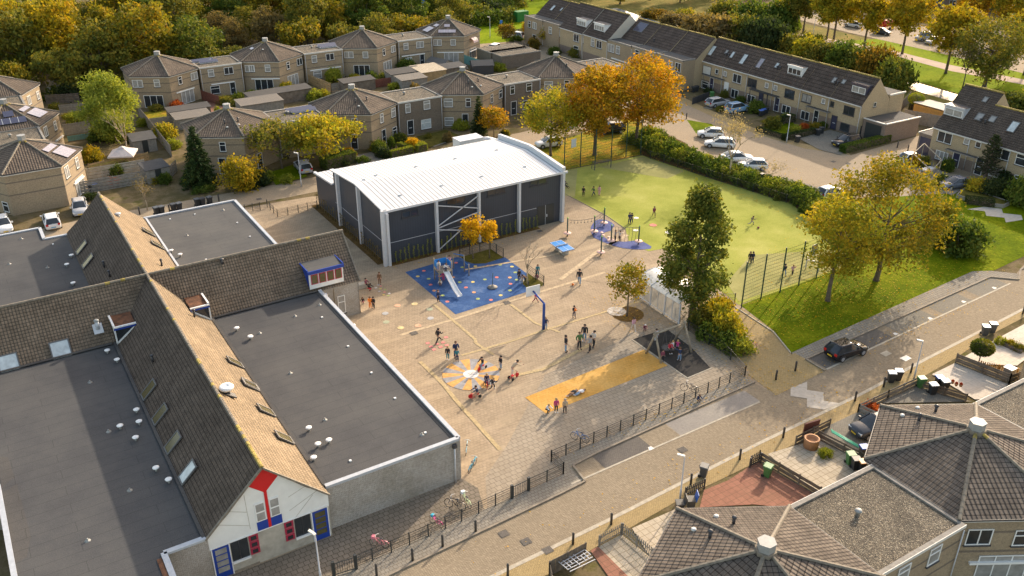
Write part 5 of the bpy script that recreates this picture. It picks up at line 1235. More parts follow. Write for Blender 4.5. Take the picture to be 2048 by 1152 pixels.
for cv,p in ((HL,(505,345)),(HL,(690,478)),(HL,(412,383)),(HR,(115,215)),(HR,(12,405)),(HR,(318,336)),(HR,(432,148)),(HR,(650,262)),(HL,(812,277))):
    c = G(*cv(*p),6.95); zz = np.interp(c[1],[q[0] for q in prof],[q[1] for q in prof]); mb = MB(); mb.box(c[0]-.22,c[0]+.22,c[1]-.03,c[1]+.03,zz,zz+.12,'grey_metal'); mb.build('roof_anchor',hall)
struct('planting_strip',[(35.9,82.7),(35.9,81.9),(55.2,81.9),(55.2,82.7)],L3,'leaf_litter'); struct('planting_strip',[(35.65,83),(35.65,103),(34.7,103),(34.7,83)],L3,'leaf_litter')
rngp = random.Random(4)
def climber_mesh(seed):
    rg = np.random.default_rng(seed); z = rg.uniform(0.05,1.9,130); p = np.stack([rg.normal(0,.05,130)+.05*np.sin(z*3+seed),rg.normal(0,.05,130),z],1)
    m_ = MB(); m_.tube([(0,0,0),(.03,0,1.0),(0,0,1.9)],.012,4,'wood_post'); return m_.mesh('stem'),leaf_mesh('leaves',p,.055,'leaf_lime',rg)
CM = [climber_mesh(i) for i in range(3)]; ci = 0
for x in list(np.arange(36.6,41.4,.55))+list(np.arange(42.3,46.8,.6))+list(np.arange(47.7,52.2,.6))+list(np.arange(53.0,55.2,.5)):
    ci += 1; t = plant('climbing_plant',CM[ci % 3],(x,82.35+rngp.uniform(-.1,.1),0),'thin green climbing plant trained up the black front wall of the sports hall','climbing plant','climbing plants along the front wall of the hall',0,(1,1,rngp.uniform(.75,1.1)),'leaves')
for y in list(np.arange(83.6,88.7,.62))+list(np.arange(89.8,94.8,.62))+list(np.arange(96,102.5,.8)):
    ci += 1; t = plant('climbing_plant',CM[ci % 3],(35.3,y,0),'thin climbing plant against the black side wall of the sports hall','climbing plant','climbing plants along the side wall of the hall',1.5,(1,1,rngp.uniform(.7,1.0)),'leaves','leaf_brown')
# ================================================================ HEX HOUSES
HE,HA = 5.35,7.65
def hexpts(c,R,a0): return [(c[0]+R*math.cos(math.radians(a0+60*k)),c[1]+R*math.sin(math.radians(a0+60*k))) for k in range(6)]
def bands(parent,poly,zs,mat='brick_dark'):
    mb = MB(); n = len(poly)
    for z in zs:
        for i in range(n):
            A,B = poly[i],poly[(i+1) % n]; ex,ey = B[0]-A[0],B[1]-A[1]; L = math.hypot(ex,ey); nx,ny = ey/L*.008,-ex/L*.008
            mb.face([(A[0]+nx,A[1]+ny,z),(B[0]+nx,B[1]+ny,z),(B[0]+nx,B[1]+ny,z+.16),(A[0]+nx,A[1]+ny,z+.16)],mat)
    mb.build('brick_band',parent)
def hex_house(c,R,a0,label,feats,tile='tile_grey',cap=True,solar=(),flues=()):
    h = thing('hexagonal_house',(c[0],c[1],0),label,'house','hexagonal brick houses')
    poly = hexpts(c,R-.28,a0); rp = hexpts(c,R,a0)
    mb = MB(); mb.prism(poly,0,HE-.02,'brick_tan'); mb.build('wall',h)
    bands(h,poly,(2.5,4.05))
    mb = MB(); ap = (c[0],c[1],HA)
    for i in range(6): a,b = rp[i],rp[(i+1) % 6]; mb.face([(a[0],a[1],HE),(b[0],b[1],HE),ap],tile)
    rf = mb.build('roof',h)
    mb = MB()
    for i in range(6):
        a,b = rp[i],rp[(i+1) % 6]; mb.beam((a[0],a[1],HE-.07),(b[0],b[1],HE-.07),.06,.13,'dark_trim')
        q = Vector((a[0],a[1],HE-.17)); 
    mb.build('gutter',h)
    mb = MB()
    for i in range(6): a,b = hexpts(c,R-.12,a0)[i],hexpts(c,R-.12,a0)[(i+1) % 6]; mb.beam((a[0],a[1],HE-.2),(b[0],b[1],HE-.2),.1,.13,'offwhite')
    mb.build('fascia',h)
    mb = MB()
    for i in range(6):
        a = Vector((rp[i][0],rp[i][1],HE+.03)); b = Vector((c[0],c[1],HA+.03)); n = 16
        for k in range(n): mb.tube([a.lerp(b,k/n),a.lerp(b,(k+1.1)/n)],[.13,.11],6,'ridge_moss' if (k > 13 and random.random() < .5) else 'ridge_tile',True,False)
    mb.build('ridge_tiles',rf)
    if cap:
        mb = MB(); mb.prism(hexpts(c,.62,a0+30),HA-.25,HA+.02,'ridge_tile'); mb.prism(hexpts(c,.5,a0+30),HA+.02,HA+.5,'grey_cap'); mb.prism(hexpts(c,.54,a0+30),HA+.5,HA+.56,'grey_cap'); mb.build('chimney',rf)
    W = Walls(poly,HE-.25)
    for f in feats: W.put(h,*f[0],*f[1:])
    def roofhit(px,py):
        best = None; d = Vector(ray(px,py)); o = Vector((0,0,CAMH))
        for i in range(6):
            a = Vector((rp[i][0],rp[i][1],HE)); b = Vector((rp[(i+1) % 6][0],rp[(i+1) % 6][1],HE)); A_ = Vector(ap); n = (b-a).cross(A_-a).normalized()
            if n.dot(d) >= 0: continue
            t = n.dot(a-o)/n.dot(d); p = o+d*t; e = (b-a).normalized(); dn = n.cross(e)
            ins = all(((V_-U_).cross(p-U_)).dot(n) >= -.3 for U_,V_ in ((a,b),(b,A_),(A_,a)))
            if ins and (best is None or t < best[0]): best = (t,p,e,dn,n)
        return best
    for s_ in solar:
        r_ = roofhit(*s_[0])
        if r_ is None: continue
        _,p,e,dn,n = r_; mb = MB(); mb.obox(p+n*.12,e*(s_[1]/2),dn*(s_[2]/2),n*.02,s_[3]); k = int(round(s_[1]/1.05)); o = mb.build('solar_panel',rf)
        if k > 1:
            m2 = MB()
            for j in range(1,k): m2.obox(p+n*.13+e*(-s_[1]/2+s_[1]*j/k),e*.03,dn*(s_[2]/2),n*.022,'grey_metal')
            m2.build('panel_joint',o)
    for f in flues:
        r_ = roofhit(*f[0])
        if r_ is None: continue
        p = r_[1]; mb = MB()
        if f[1] == 'b': mb.tube([(p.x,p.y,p.z-.1),(p.x,p.y,p.z+.5)],.1,8,'dark_trim'); mb.lathe((p.x,p.y,p.z+.42),[(.15,0),(.16,.1),(.05,.18)],8,'dark_trim')
        else: mb.lathe((p.x,p.y,p.z+.02),[(.16,0),(.17,.08),(.08,.14)],8,'offwhite')
        mb.build('roof_flue',rf)
    return h
def link_house(x0,x1,y0,y1,label,feats,he=5.2,top='roof_gravel',solar=None,band=True,wall='brick_tan'):
    h = thing('flat_roofed_house',((x0+x1)/2,(y0+y1)/2,0),label,'house','flat roofed link houses')
    poly = [(x0,y0),(x1,y0),(x1,y1),(x0,y1)]
    mb = MB(); mb.prism(poly,0,he-.02,wall); mb.build('wall',h)
    if band: bands(h,poly,(2.5,4.05))
    ins = [(x0+.25,y0+.25),(x1-.25,y0+.25),(x1-.25,y1-.25),(x0+.25,y1-.25)]
    mb = MB(); mb.face([(p[0],p[1],he+.0) for p in ins],top); rf = mb.build('roof',h)
    mb = MB()
    mb.box(x0-.02,x1+.02,y0-.04,y0+.24,he-.02,he+.12,'wood_grey'); mb.box(x0-.02,x1+.02,y1-.24,y1+.04,he-.02,he+.12,'wood_grey'); mb.box(x0-.03,x0+.24,y0+.25,y1-.25,he-.02,he+.11,'wood_grey'); mb.box(x1-.24,x1+.03,y0+.25,y1-.25,he-.02,he+.11,'wood_grey')
    mb.build('parapet',rf)
    mb = MB(); mb.box(x0-.03,x1+.03,y0-.08,y0-.045,he-.1,he+.13,'offwhite'); mb.build('fascia',rf); mb = MB(); mb.box(x0-.03,x1+.03,y1+.045,y1+.08,he-.1,he+.13,'offwhite'); mb.build('fascia',rf)
    W = Walls(poly,he-.2)
    for f in feats: W.put(h,*f[0],*f[1:])
    for x in (x0+.15,x1-.15):
        mb = MB(); mb.tube([(x,y0-.1,0),(x,y0-.1,he-.2)],.045,6,'light_trim'); mb.build('drainpipe',h)
    if solar:
        for px,py,wd,dp in solar:
            c = G(px,py,he+.3); mb = MB(); mb.obox((c[0],c[1],he+.35),(wd/2,0,0),(0,dp/2,.12),(0,-.01,.02),'solar'); mb.obox((c[0],c[1],he+.12),(wd/2,0,0),(0,dp/2,0),(0,0,.06),'grey_metal'); mb.build('solar_panel',rf)
    mb = MB(); cx_ = x0+(x1-x0)*.4; cy_ = y0+(y1-y0)*.6; mb.lathe((cx_,cy_,he),[(.14,0),(.12,.3),(.24,.34),(.2,.46),(.05,.5)],10,'grey_cap'); mb.build('roof_vent',rf)
    return h
L_ = lambda cv,x,y,k,w_,h,*r: ((cv(x,y)),k,w_,h)+tuple(r)
D = 'glass_curtain'
hex_house((30.9,163.1),6.6,30,'hexagonal brick house at the left end of the back row, below the wood',[L_(Z1,793,482,'w2',1.7,1.25,D),L_(Z1,904,480,'w1',.95,1.25,D),L_(Z1,1037,463,'w1',.8,1.3),L_(Z1,1118,438,'w2',1.5,1.25,D),
    L_(Z1,890,597,'patio',3.2,2.1),L_(Z1,1083,562,'patio',2.8,2.2,D),L_(Z1,1066,520,'awning',4.0,.15)])
hex_house((49.9,163.8),6.6,30,'hexagonal brick house, second from the left in the back row below the wood',[L_(Z1,1438,395,'w2',1.6,1.2,D),L_(Z2,10,395,'w2',1.0,1.2,D),L_(Z2,102,393,'w1',.95,1.25,D),L_(Z2,219,377,'w1',.8,1.3),L_(Z2,285,355,'w2',1.5,1.25),L_(Z2,85,502,'patio',3.2,2.1),L_(Z2,250,480,'patio',2.8,2.2,D),L_(Z2,90,453,'awning',5.0,.15)],
    solar=[(Z2(12,282),1.1,.6,'solar_light')],flues=[(Z2(74,287),'w')])
hex_house((69.0,164.4),6.6,30,'hexagonal brick house, third from the left in the back row below the wood',[L_(Z2,569,316,'w2',1.7,1.2,D),L_(Z2,665,316,'w1',1.0,1.2,D),L_(Z2,771,300,'w1',.8,1.3),L_(Z2,824,282,'w2',1.4,1.25,D),L_(Z2,645,418,'patio',3.0,2.1),L_(Z2,793,390,'patio',2.6,2.2,D)])
hex_house((88.0,165.2),6.6,30,'hexagonal brick house at the right end of the back row, with pink striped window awnings',[L_(Z2,1080,245,'w2',1.6,1.2,D),L_(Z2,1170,244,'w1',1.0,1.2,D),L_(Z2,1160,345,'patio',2.8,2.1,D),L_(Z2,1155,301,'awning',5.2,.15),L_(Z2,1290,288,'awning',3.2,.15),L_(Z2,1283,315,'patio',2.4,2.2)],
    solar=[(Z2(1028,170),2.1,1.7,'solar_light'),(Z2(1075,148),1.4,.8,'solar_light'),(Z2(1135,182),3.4,1.0,'solar_light'),(Z2(1135,150),1.1,.9,'solar_light')])
hex_house((31.6,125.0),6.7,30,'hexagonal brick house behind the dark spruce, left end of the middle row',[L_(Z1,1283,845,'w1',.85,1.35),L_(Z1,1466,810,'w1',.8,1.4),L_(Z1,1287,980,'door',1.0,2.3),L_(R6,615,395,'w1',1.1,1.4,D),L_(R6,535,655,'door',1.0,2.2)],
    flues=[(Z1(1294,712),'b'),(Z1(1372,700),'b'),(Z1(1310,735),'w'),(Z1(1376,720),'w')])
hex_house((50.4,125.6),6.65,30,'hexagonal brick house directly behind the left half of the white hall roof',[L_(Z2,603,708,'w1',.85,1.4),L_(Z2,478,700,'w2',1.4,1.2),L_(Z2,603,838,'door',1.05,2.3),L_(Z2,758,680,'w1',.8,1.4,D),L_(Z2,825,648,'w1',1.1,1.4,D),L_(Z2,772,800,'door',1.0,2.2),L_(Z2,833,757,'w1',1.1,1.4)],
    flues=[(Z2(608,590),'b'),(Z2(672,577),'b'),(Z2(627,613),'w')])
hex_house((69.6,126.3),6.6,30,'hexagonal brick house behind the small dark conifer, near the right end of the hall',[L_(Z2,1142,592,'w1',1.4,1.35,D),L_(Z2,1257,591,'w1',.8,1.4),L_(Z2,1147,700,'w1',1.4,1.35,D),L_(Z2,1240,695,'door',1.0,2.2),L_(Z2,1392,567,'w1',.75,1.4),L_(Z2,1443,540,'w1',1.1,1.4)],
    flues=[(Z2(1258,482),'b'),(Z2(1314,470),'b'),(Z2(1279,503),'w'),(Z2(1330,495),'w')])
hex_house((88.1,127.0),6.6,30,'hexagonal brick house half hidden behind the orange autumn trees',[L_(R3,1135,868,'w1',1.4,1.35,D),L_(R3,1343,855,'w1',.85,1.4),L_(R3,1140,1060,'w1',1.4,1.35,D)],flues=[(R3(1345,655),'b')])
hex_house((5.8,124.5),6.6,0,'hexagonal brick house at the left edge, nearest the school, with pale solar panels',[L_(Z1,385,990,'w2',1.2,1.5,D),L_(Z1,443,938,'w1',.85,1.4,D),L_(Z1,465,1085,'patio',2.6,2.2,D),L_(Z1,452,1038,'awning',3.0,.16),L_(Z5,35,97,'w1',1.1,1.3)],
    solar=[(Z1(285,855),2.6,.8,'solar_light'),(Z1(370,876),2.7,1.9,'solar_light')])
hex_house((5.6,143.8),6.8,0,'hexagonal brick house at the left edge, middle one of three, with dark solar panels',[L_(Z1,263,757,'w2',1.1,1.4,D),L_(Z1,317,723,'w1',.85,1.3,D),L_(Z1,355,785,'awning',2.6,.16)],
    solar=[(Z1(140,630),2.2,.7,'solar_light'),(Z1(215,652),2.7,1.8,'solar_light'),(Z1(60,700),4.0,1.3,'solar'),(Z1(48,660),1.3,1.3,'solar')])
hex_house((5.4,162.8),6.8,0,'hexagonal brick house at the left edge, farthest of the three',[L_(Z1,167,577,'w2',1.1,1.4,D),L_(Z1,218,548,'w1',.85,1.3,D)])
tn = 'tile_near'
hex_house((51.6,25.2),7.0,30,'large near hexagonal tiled roof house at the right edge with a grey hexagonal chimney cap',[L_(B4,1318,925,'w2',1.6,1.25),L_(B4,1572,930,'w1',1.2,1.25),L_(B4,1440,1110,'patio',3.2,2.2,D),L_(B4,1420,1068,'awning',3.6,.2)],tn,
    flues=[(B4(1068,205),'b'),(B4(972,255),'b'),(B4(965,187),'w'),(B4(877,230),'w')])
hex_house((31.7,24.5),7.0,30,'large near hexagonal tiled roof house at the bottom edge, left of the gravel roof',[],tn,flues=[(B3(1345,850),'b'),(B3(1208,930),'b'),(B3(1245,812),'w'),(B3(1115,888),'w')])
hex_house((71.6,26.0),7.0,30,'hexagonal house just outside the right edge beyond the far gravel roof',[],tn)
link_house(37.6,45.55,21.3,28.0,'near flat gravel roofed house between the two big hexagonal roofs at bottom right',[L_(B4,1060,1030,'w1',1.1,1.3,D),L_(B4,880,1140,'w1',1.1,1.3,D)])
link_house(57.6,65.6,22,28.8,'flat gravel roofed house cut off by the right edge, beyond the big hexagonal roof',[])
link_house(36.7,44.1,159.9,166.4,'flat roofed house between the first and second hexagonal houses of the back row',[L_(Z1,1215,421,'w1',1.0,1.3,D),L_(Z1,1317,407,'w2',1.6,1.25),L_(Z1,1240,517,'w1',1.6,1.4),L_(Z1,1343,513,'door',1.0,2.2),L_(Z1,1283,478,'awning',4.0,.14)],solar=[(Z1(1165,345)[0],Z1(1165,345)[1],3.6,.8),(Z1(1200,352)[0],Z1(1200,352)[1],3.2,.8)])
link_house(55.7,63.2,160.5,167,'flat roofed house between the second and third hexagonal houses of the back row',[L_(Z2,370,340,'w1',1.0,1.3,D),L_(Z2,460,327,'w2',1.6,1.25),L_(Z2,389,430,'w1',1.6,1.4,D),L_(Z2,435,395,'awning',6.0,.14)],solar=[(Z2(440,257)[0],Z2(440,257)[1],3.6,.8),(Z2(450,265)[0],Z2(450,265)[1],3.2,.8)])
link_house(74.8,82.2,161.2,167.7,'flat roofed house between the third hexagonal house and the one with pink awnings',[L_(Z2,898,267,'w1',1.0,1.3,D),L_(Z2,979,257,'w2',1.6,1.25,D),L_(Z2,912,348,'w1',1.6,1.2,'glass_sky'),L_(Z2,992,353,'door',1.0,2.2),L_(Z2,940,316,'awning',5.0,.14)])
link_house(37.4,44.6,121.9,128.3,'flat gravel roofed house behind the spreading yellow-green tree',[L_(R6,778,355,'w1',.9,1.4,D),L_(R6,930,350,'w1',1.1,1.4,D)],solar=[(R6(880,165)[0],R6(880,165)[1],4,.9),(R6(920,175)[0],R6(920,175)[1],3.6,.9)])
link_house(56.2,63.8,122.5,129,'flat gravel roofed house behind the middle of the white hall roof',[L_(Z2,909,622,'w1',.85,1.4,D),L_(Z2,1018,602,'w1',1.1,1.35,D),L_(Z2,925,745,'door',1.1,2.3),L_(Z2,1014,714,'w1',1.7,1.5,'glass_sky')],wall='brick_dark')
link_house(75.4,82.4,123.1,129.5,'flat gravel roofed house between the dark conifer and the orange trees',[L_(R3,718,915,'w1',.85,1.4),L_(R3,910,882,'w1',1.1,1.35),L_(R3,733,1120,'door',1.1,2.3),L_(R3,890,1090,'w1',1.8,1.5)],wall='brick_dark')
link_house(93.9,100.0,123.5,129.5,'flat roofed house behind the largest orange tree',[])
link_house(2.4,8.9,130.2,138.0,'flat gravel roofed house at the left edge between the nearer two hexagonal houses',[]); link_house(2.3,8.7,149.7,157.0,'flat gravel roofed house at the left edge between the farther two hexagonal houses',[])
# pink striped window awnings on the end house
plain('stripe_pink',(0.7,0.42,0.42),0.8,var=.05)
for p in (Z2(1280,228),Z2(1325,210)):
    g = None; poly = hexpts((88.0,165.2),6.32,30)
    A,B = poly[5],poly[0]
    for A,B in ((poly[4],poly[5]),(poly[5],poly[0])):
        r_ = hit_wall(*p,A,B)
        if r_ and 0 <= r_[0] <= 1:
            nrm = Vector((B[1]-A[1],-(B[0]-A[0]),0)).normalized(); u = Vector((B[0]-A[0],B[1]-A[1],0)).normalized(); c = Vector(r_[2]); mb = MB()
            for k in range(8):
                rings = []
                for a in [i*math.pi/2/4 for i in range(5)]: rings.append([c+u*(-.9+1.8*k/8)+nrm*.9*math.sin(a)+Vector((0,0,-.45+.9*math.cos(a)*1.0)),c+u*(-.9+1.8*(k+1)/8)+nrm*.9*math.sin(a)+Vector((0,0,-.45+.9*math.cos(a)))])
                for q,q2 in zip(rings[:-1],rings[1:]): mb.face([q[0],q[1],q2[1],q2[0]],'white_paint' if k % 2 else 'stripe_pink'); mb.face([q2[0],q2[1],q[1],q[0]],'white_paint' if k % 2 else 'stripe_pink')
            par = [o for o in COL.objects if o.name.startswith('hexagonal_house') and 'pink' in o.get('label','')][0]; mb.build('awning',par); break
# ================================================================ TERRACE (long row, right)
def terrace(name_,label,xf,y0,y1,ze,xr,zr,xb=None,flat=None,gable_l=False,gable_r=False,feats=(),sky=(),flues=(),gmat='brick_yellow',tile='tile_row',rear_ze=None,dorm=()):
    h = thing('terraced_house',((xf+xr)/2,(y0+y1)/2,0),label,'house','terraced brick houses')
    xb = xb or 2*xr-xf; rz = rear_ze or ze
    fx = flat if flat else xf
    mb = MB(); mb.face([(fx,y1,0),(fx,y0,0),(fx,y0,1.6),(fx,y1,1.6)],'brick_plinth' if not flat else 'brick_tan'); mb.face([(fx,y1,1.6),(fx,y0,1.6),(fx,y0,ze+(.25 if flat else -.02)),(fx,y1,ze+(.25 if flat else -.02))],'brick_yellow' if not flat else 'brick_tan')
    for y,s_ in ((y0,1),(y1,-1)):
        q = [(xf,y,0),(xb,y,0),(xb,y,rz),(xr,y,zr-.03),(xf,y,ze)]; mb.face(q if s_ > 0 else q[::-1],gmat)
        if flat: q = [(flat,y,0),(xf,y,0),(xf,y,ze+.25),(flat,y,ze+.25)]; mb.face(q if s_ > 0 else q[::-1],'brick_tan')
    mb.face([(xb,y0,0),(xb,y1,0),(xb,y1,rz),(xb,y0,rz)],'brick_yellow'); mb.build('wall',h)
    mb = MB(); ov = .25; k = (zr-ze)/(xr-xf)
    mb.face([(xf-ov,y1,ze-ov*k),(xf-ov,y0,ze-ov*k),(xr,y0,zr),(xr,y1,zr)],tile); kb = (zr-rz)/(xb-xr); mb.face([(xb+ov,y0,rz-ov*kb),(xb+ov,y1,rz-ov*kb),(xr,y1,zr),(xr,y0,zr)],tile)
    rf = mb.build('roof',h)
    mb = MB(); mb.tube([(xr,y0,zr+.02),(xr,y1,zr+.02)],.12,6,'ridge_moss'); mb.build('ridge_tiles',rf)
    if not flat:
        mb = MB(); mb.box(xf-ov-.1,xf-ov-.005,y0,y1,ze-.32,ze-.18,'offwhite'); mb.build('gutter',h)
        mb = MB(); mb.tube([(xf-.08,y0+.1,0),(xf-.08,y0+.1,ze-.3)],.045,6,'light_trim'); mb.build('drainpipe',h)
    else:
        mb = MB(); mb.face([(flat+.2,y0+.01,ze+.18),(xf+.2,y0+.01,ze+.18),(xf+.2,y1-.01,ze+.18),(flat+.2,y1-.01,ze+.18)],'felt_light'); mb.build('flat_roof',h)
        mb = MB(); mb.box(flat-.04,flat+.2,y0,y1,ze+.1,ze+.34,'wood_grey'); mb.box(flat+.21,xf,y0-.02,y0+.16,ze+.12,ze+.33,'wood_grey'); mb.build('parapet',h)
    poly = [(fx,y0),(xb,y0),(xb,y1),(fx,y1)]; W = Walls(poly,ze+.1)
    for f in feats: W.put(h,*f[0],*f[1:])
    for s_ in sky: skylight(rf,s_[0][0],s_[0][1],'x',xr,xf,s_[1],s_[2],s_[3] if len(s_) > 3 else 'glass_sky',zr,ze)
    for f in flues: flue(rf,f[0],f[1],'x',xr,xf,.45,.12,'dark_trim',zr,ze)
    for d_ in dorm:
        px,py,wd,col_,kind = d_; p = on_slope(px,py,'x',xr,xf,zr,ze); z0,yc = p[2]-.15,p[1]; xfr = p[0]-.15; zt = z0+1.45
        xbk = xf+(zt-ze)/k; mb = MB()
        mb.face([(xfr,yc+wd/2,z0-.3),(xfr,yc-wd/2,z0-.3),(xfr,yc-wd/2,zt),(xfr,yc+wd/2,zt)],col_)
        for y,s_ in ((yc-wd/2,1),(yc+wd/2,-1)): q = [(xfr,y,z0-.3),(xbk,y,zt),(xfr,y,zt)]; mb.face(q if s_ > 0 else q[::-1],col_)
        mb.face([(xfr-.1,yc-wd/2-.1,zt+.04),(xbk,yc-wd/2-.1,zt+.04),(xbk,yc+wd/2+.1,zt+.04),(xfr-.1,yc+wd/2+.1,zt+.04)],'dark_trim')
        mb.box(xfr-.14,xfr-.02,yc-wd/2-.1,yc+wd/2+.1,zt-.12,zt+.1,col_); o = mb.build('dormer',rf)
        place_opening(o,(xfr-.01,yc,z0+.62),(-1,0),kind,wd-.35,.95,'glass_curtain' if kind != 'w3' else 'glass','white_paint')
    return h
cb = 'glass'; dk = 'dark_trim'
# nearest unit to farthest; y grows away from the camera to the left
terrace('t','end terraced house with the plain brick gable beside the black parked car',115.5,85.7,91.6,5.0,118.6,8.6,gable_r=True,
    feats=[L_(Z4,571,638,'w2',2.0,1.3,cb,dk),L_(Z4,472,598,'small',.7,.8,cb,dk),L_(Z4,546,733,'w1',1.7,1.2,cb,dk),L_(Z4,479,730,'door',1.1,2.2,'solar',dk),L_(Z4,645,747,'w1',.9,1.3,cb,dk),L_(Z4,733,528,'small',.6,.7,cb,'offwhite')],
    dorm=[(*Z4(628,535),2.8,'solar','w2')],sky=[(Z4(541,472),.6,.7,'glass_curtain')])
terrace('t','terraced house with pale curtains left of the plain gable end house',115.4,91.6,97.4,5.0,118.55,8.6,feats=[L_(Z4,327,567,'w2',1.9,1.3,D,dk),L_(Z4,424,583,'small',.7,.8,D),L_(Z4,317,665,'w2',1.7,1.4),L_(Z4,375,705,'door',1.0,2.2,'glass','white_paint')],
    sky=[(Z4(486,463),.6,.9,'glass_curtain')],flues=[Z4(487,485),Z4(504,487)])
terrace('t','terraced house with a white roof dormer',115.35,97.4,103.2,5.0,118.5,8.6,feats=[L_(R1,1378,735,'w2',2.0,1.4,cb,dk),L_(R1,1203,663,'small',.75,.85,D),L_(R1,1338,918,'w2',1.8,1.4),L_(R1,1222,915,'door',1.1,2.3,'solar','white_paint')],
    dorm=[(*R1(1440,510),3.0,'white_paint','w3')],flues=[R1(1232,450),R1(1266,455)],sky=[(R1(1235,410),.6,.9)])
terrace('t','terraced house with dark framed window and a dark porch roof left of the white dormer',115.3,103.2,109.0,5.0,118.45,8.6,feats=[L_(R1,947,610,'w2',2.0,1.4,cb,dk),L_(R1,1116,637,'small',.75,.85,D),L_(R1,935,800,'w2',1.8,1.4),L_(R1,1040,850,'door',1.0,2.3,'solar',dk)],
    sky=[(R1(1042,385),.9,1.8,'solar_light'),(R1(850,338),.9,1.9)])
terrace('t','terraced house with white windows behind the silver and blue parked cars',115.25,109.0,114.8,5.0,118.4,8.6,feats=[L_(R1,775,560,'w2',2.0,1.5),L_(R1,617,498,'small',.75,.85,D),L_(R1,745,740,'w2',1.7,1.5),L_(R1,642,725,'door',1.1,2.3,'white_paint','white_paint')],
    sky=[(R1(722,288),.6,1.2),(R1(655,255),.5,.7,'glass_curtain'),(R1(487,240),.9,1.9)],flues=[R1(645,300),R1(672,308)])
terrace('t','terraced house with closed white roller shutter beside the projecting flat roofed fronts',115.2,114.8,120.0,5.0,118.35,8.6,feats=[L_(R1,388,452,'shutter',2.1,1.5,'glass',dk),L_(R1,541,478,'small',.75,.85),L_(R1,380,633,'w1',1.8,1.3),L_(R1,475,670,'door',1.0,2.3,'solar','white_paint')],
    sky=[(R1(330,210),.9,1.8)])
terrace('t','terraced house with projecting flat roofed front, right one of three by the orange tree',113.3,120.0,127.0,5.1,117.6,8.6,flat=110.3,feats=[L_(R1,93,430,'w2',1.5,1.6),L_(R1,10,405,'w1',1.0,1.5),L_(R1,80,600,'w1',1.5,1.4,D),L_(Z3,980,377,'w1',1.0,1.5)],sky=[(Z3(968,230),.9,1.9),(Z3(903,212),.9,1.7)])
terrace('t','terraced house with projecting flat roofed front, middle one of three',113.0,127.0,134.0,5.1,117.4,8.6,flat=110.1,feats=[L_(Z3,908,350,'w1',1.0,1.5),L_(Z3,868,340,'w1',1.2,1.4),L_(Z3,790,310,'w1',1.2,1.5)],flues=[Z3(887,240)])
terrace('t','terraced house with projecting flat roofed front and dark solar panel on its roof',112.8,134.0,141.0,5.1,117.2,8.6,flat=109.9,feats=[L_(Z3,641,277,'w2',1.9,1.5,D),L_(Z3,680,288,'w1',1.2,1.5,D),L_(Z3,748,305,'w1',1.1,1.5,D),L_(Z3,690,348,'awning',5,.15)],
    sky=[(Z3(812,158),2.6,2.2,'solar'),(Z3(738,168),.8,1.5,'glass_curtain')])
terrace('t','taller terraced house with a pale boarded gable and the right hand white dormer',109.9,141.0,149.0,5.2,115.0,9.5,gmat='siding',xb=119.5,feats=[L_(Z3,535,245,'w1',1.1,1.5,D),L_(Z3,572,257,'w2',1.7,1.5)],dorm=[(*Z3(575,175),3.4,'white_paint','w4')])
terrace('t','taller terraced house with the left hand white dormer',109.7,149.0,157.0,5.2,114.8,9.5,gmat='siding',xb=119.5,feats=[L_(Z3,440,218,'w2',1.8,1.5),L_(Z3,475,228,'w1',1.1,1.5,D),L_(Z3,438,288,'w1',1.6,1.7)],dorm=[(*Z3(472,148),3.2,'white_paint','w4')])
terrace('t','flat fronted terraced house, second from the far left end of the row',112.3,157.0,163.0,5.1,116.6,8.6,flat=109.5,feats=[L_(Z3,377,200,'w2',1.8,1.5),L_(Z3,345,190,'w1',1.1,1.5,'glass_sky'),L_(Z3,290,175,'w1',1.1,1.4,D)])
terrace('t','terraced house at the far left end of the row beside the green field',112.1,163.0,170.0,5.1,116.4,8.6,flat=109.3,feats=[L_(Z3,257,163,'w2',1.6,1.4),L_(Z3,200,148,'w2',1.5,1.4,D),L_(Z3,170,140,'w1',1.0,1.4),L_(Z3,198,215,'w1',1.3,1.2),L_(Z3,258,240,'w1',1.3,1.4)],sky=[(Z3(305,47),.8,1.4),(Z3(355,55),.5,.8)])
# right-hand row
terrace('t','end house of the right hand row with a grey roof dormer and taller rear roof',116.0,68.0,73.8,4.85,121.2,10.05,xb=124.5,rear_ze=6.6,gmat='hall_black' if False else 'brick_yellow',feats=[L_(R2,345,442,'w2',2.2,1.5,cb),L_(R2,512,473,'small',.8,.8,D),L_(R2,320,582,'w3',1.9,1.3,D),L_(R2,428,618,'door',1.1,2.3,'solar','white_paint')],
    dorm=[(*R2(412,275),3.0,'grey_metal','w2')],sky=[(R2(612,285),.9,1.1,'glass_curtain'),(R2(657,152),.6,.8,'glass_curtain')],flues=[R2(616,325)],tile='tile_dark')
terrace('t','house behind the monkey puzzle tree in the right hand row',116.0,62.2,68.0,4.85,119.8,8.65,feats=[L_(R2,602,497,'small',.8,.8),L_(R2,790,570,'w2',2.2,1.4),L_(R2,598,700,'door',1.1,2.4,'glass','white_paint'),L_(R2,735,712,'w2',1.9,1.3,D)],sky=[(R2(712,302),.8,.9,'glass_curtain'),(R2(870,362),1.0,1.6,'glass_sky')],flues=[R2(653,333)],tile='tile_dark')
terrace('t','house at the right edge of the photo in the right hand row',116.0,50.0,62.2,4.85,119.8,8.65,feats=[L_(R2,935,615,'w1',1.6,1.5),L_(R2,925,775,'w1',1.8,1.3),],tile='tile_dark')
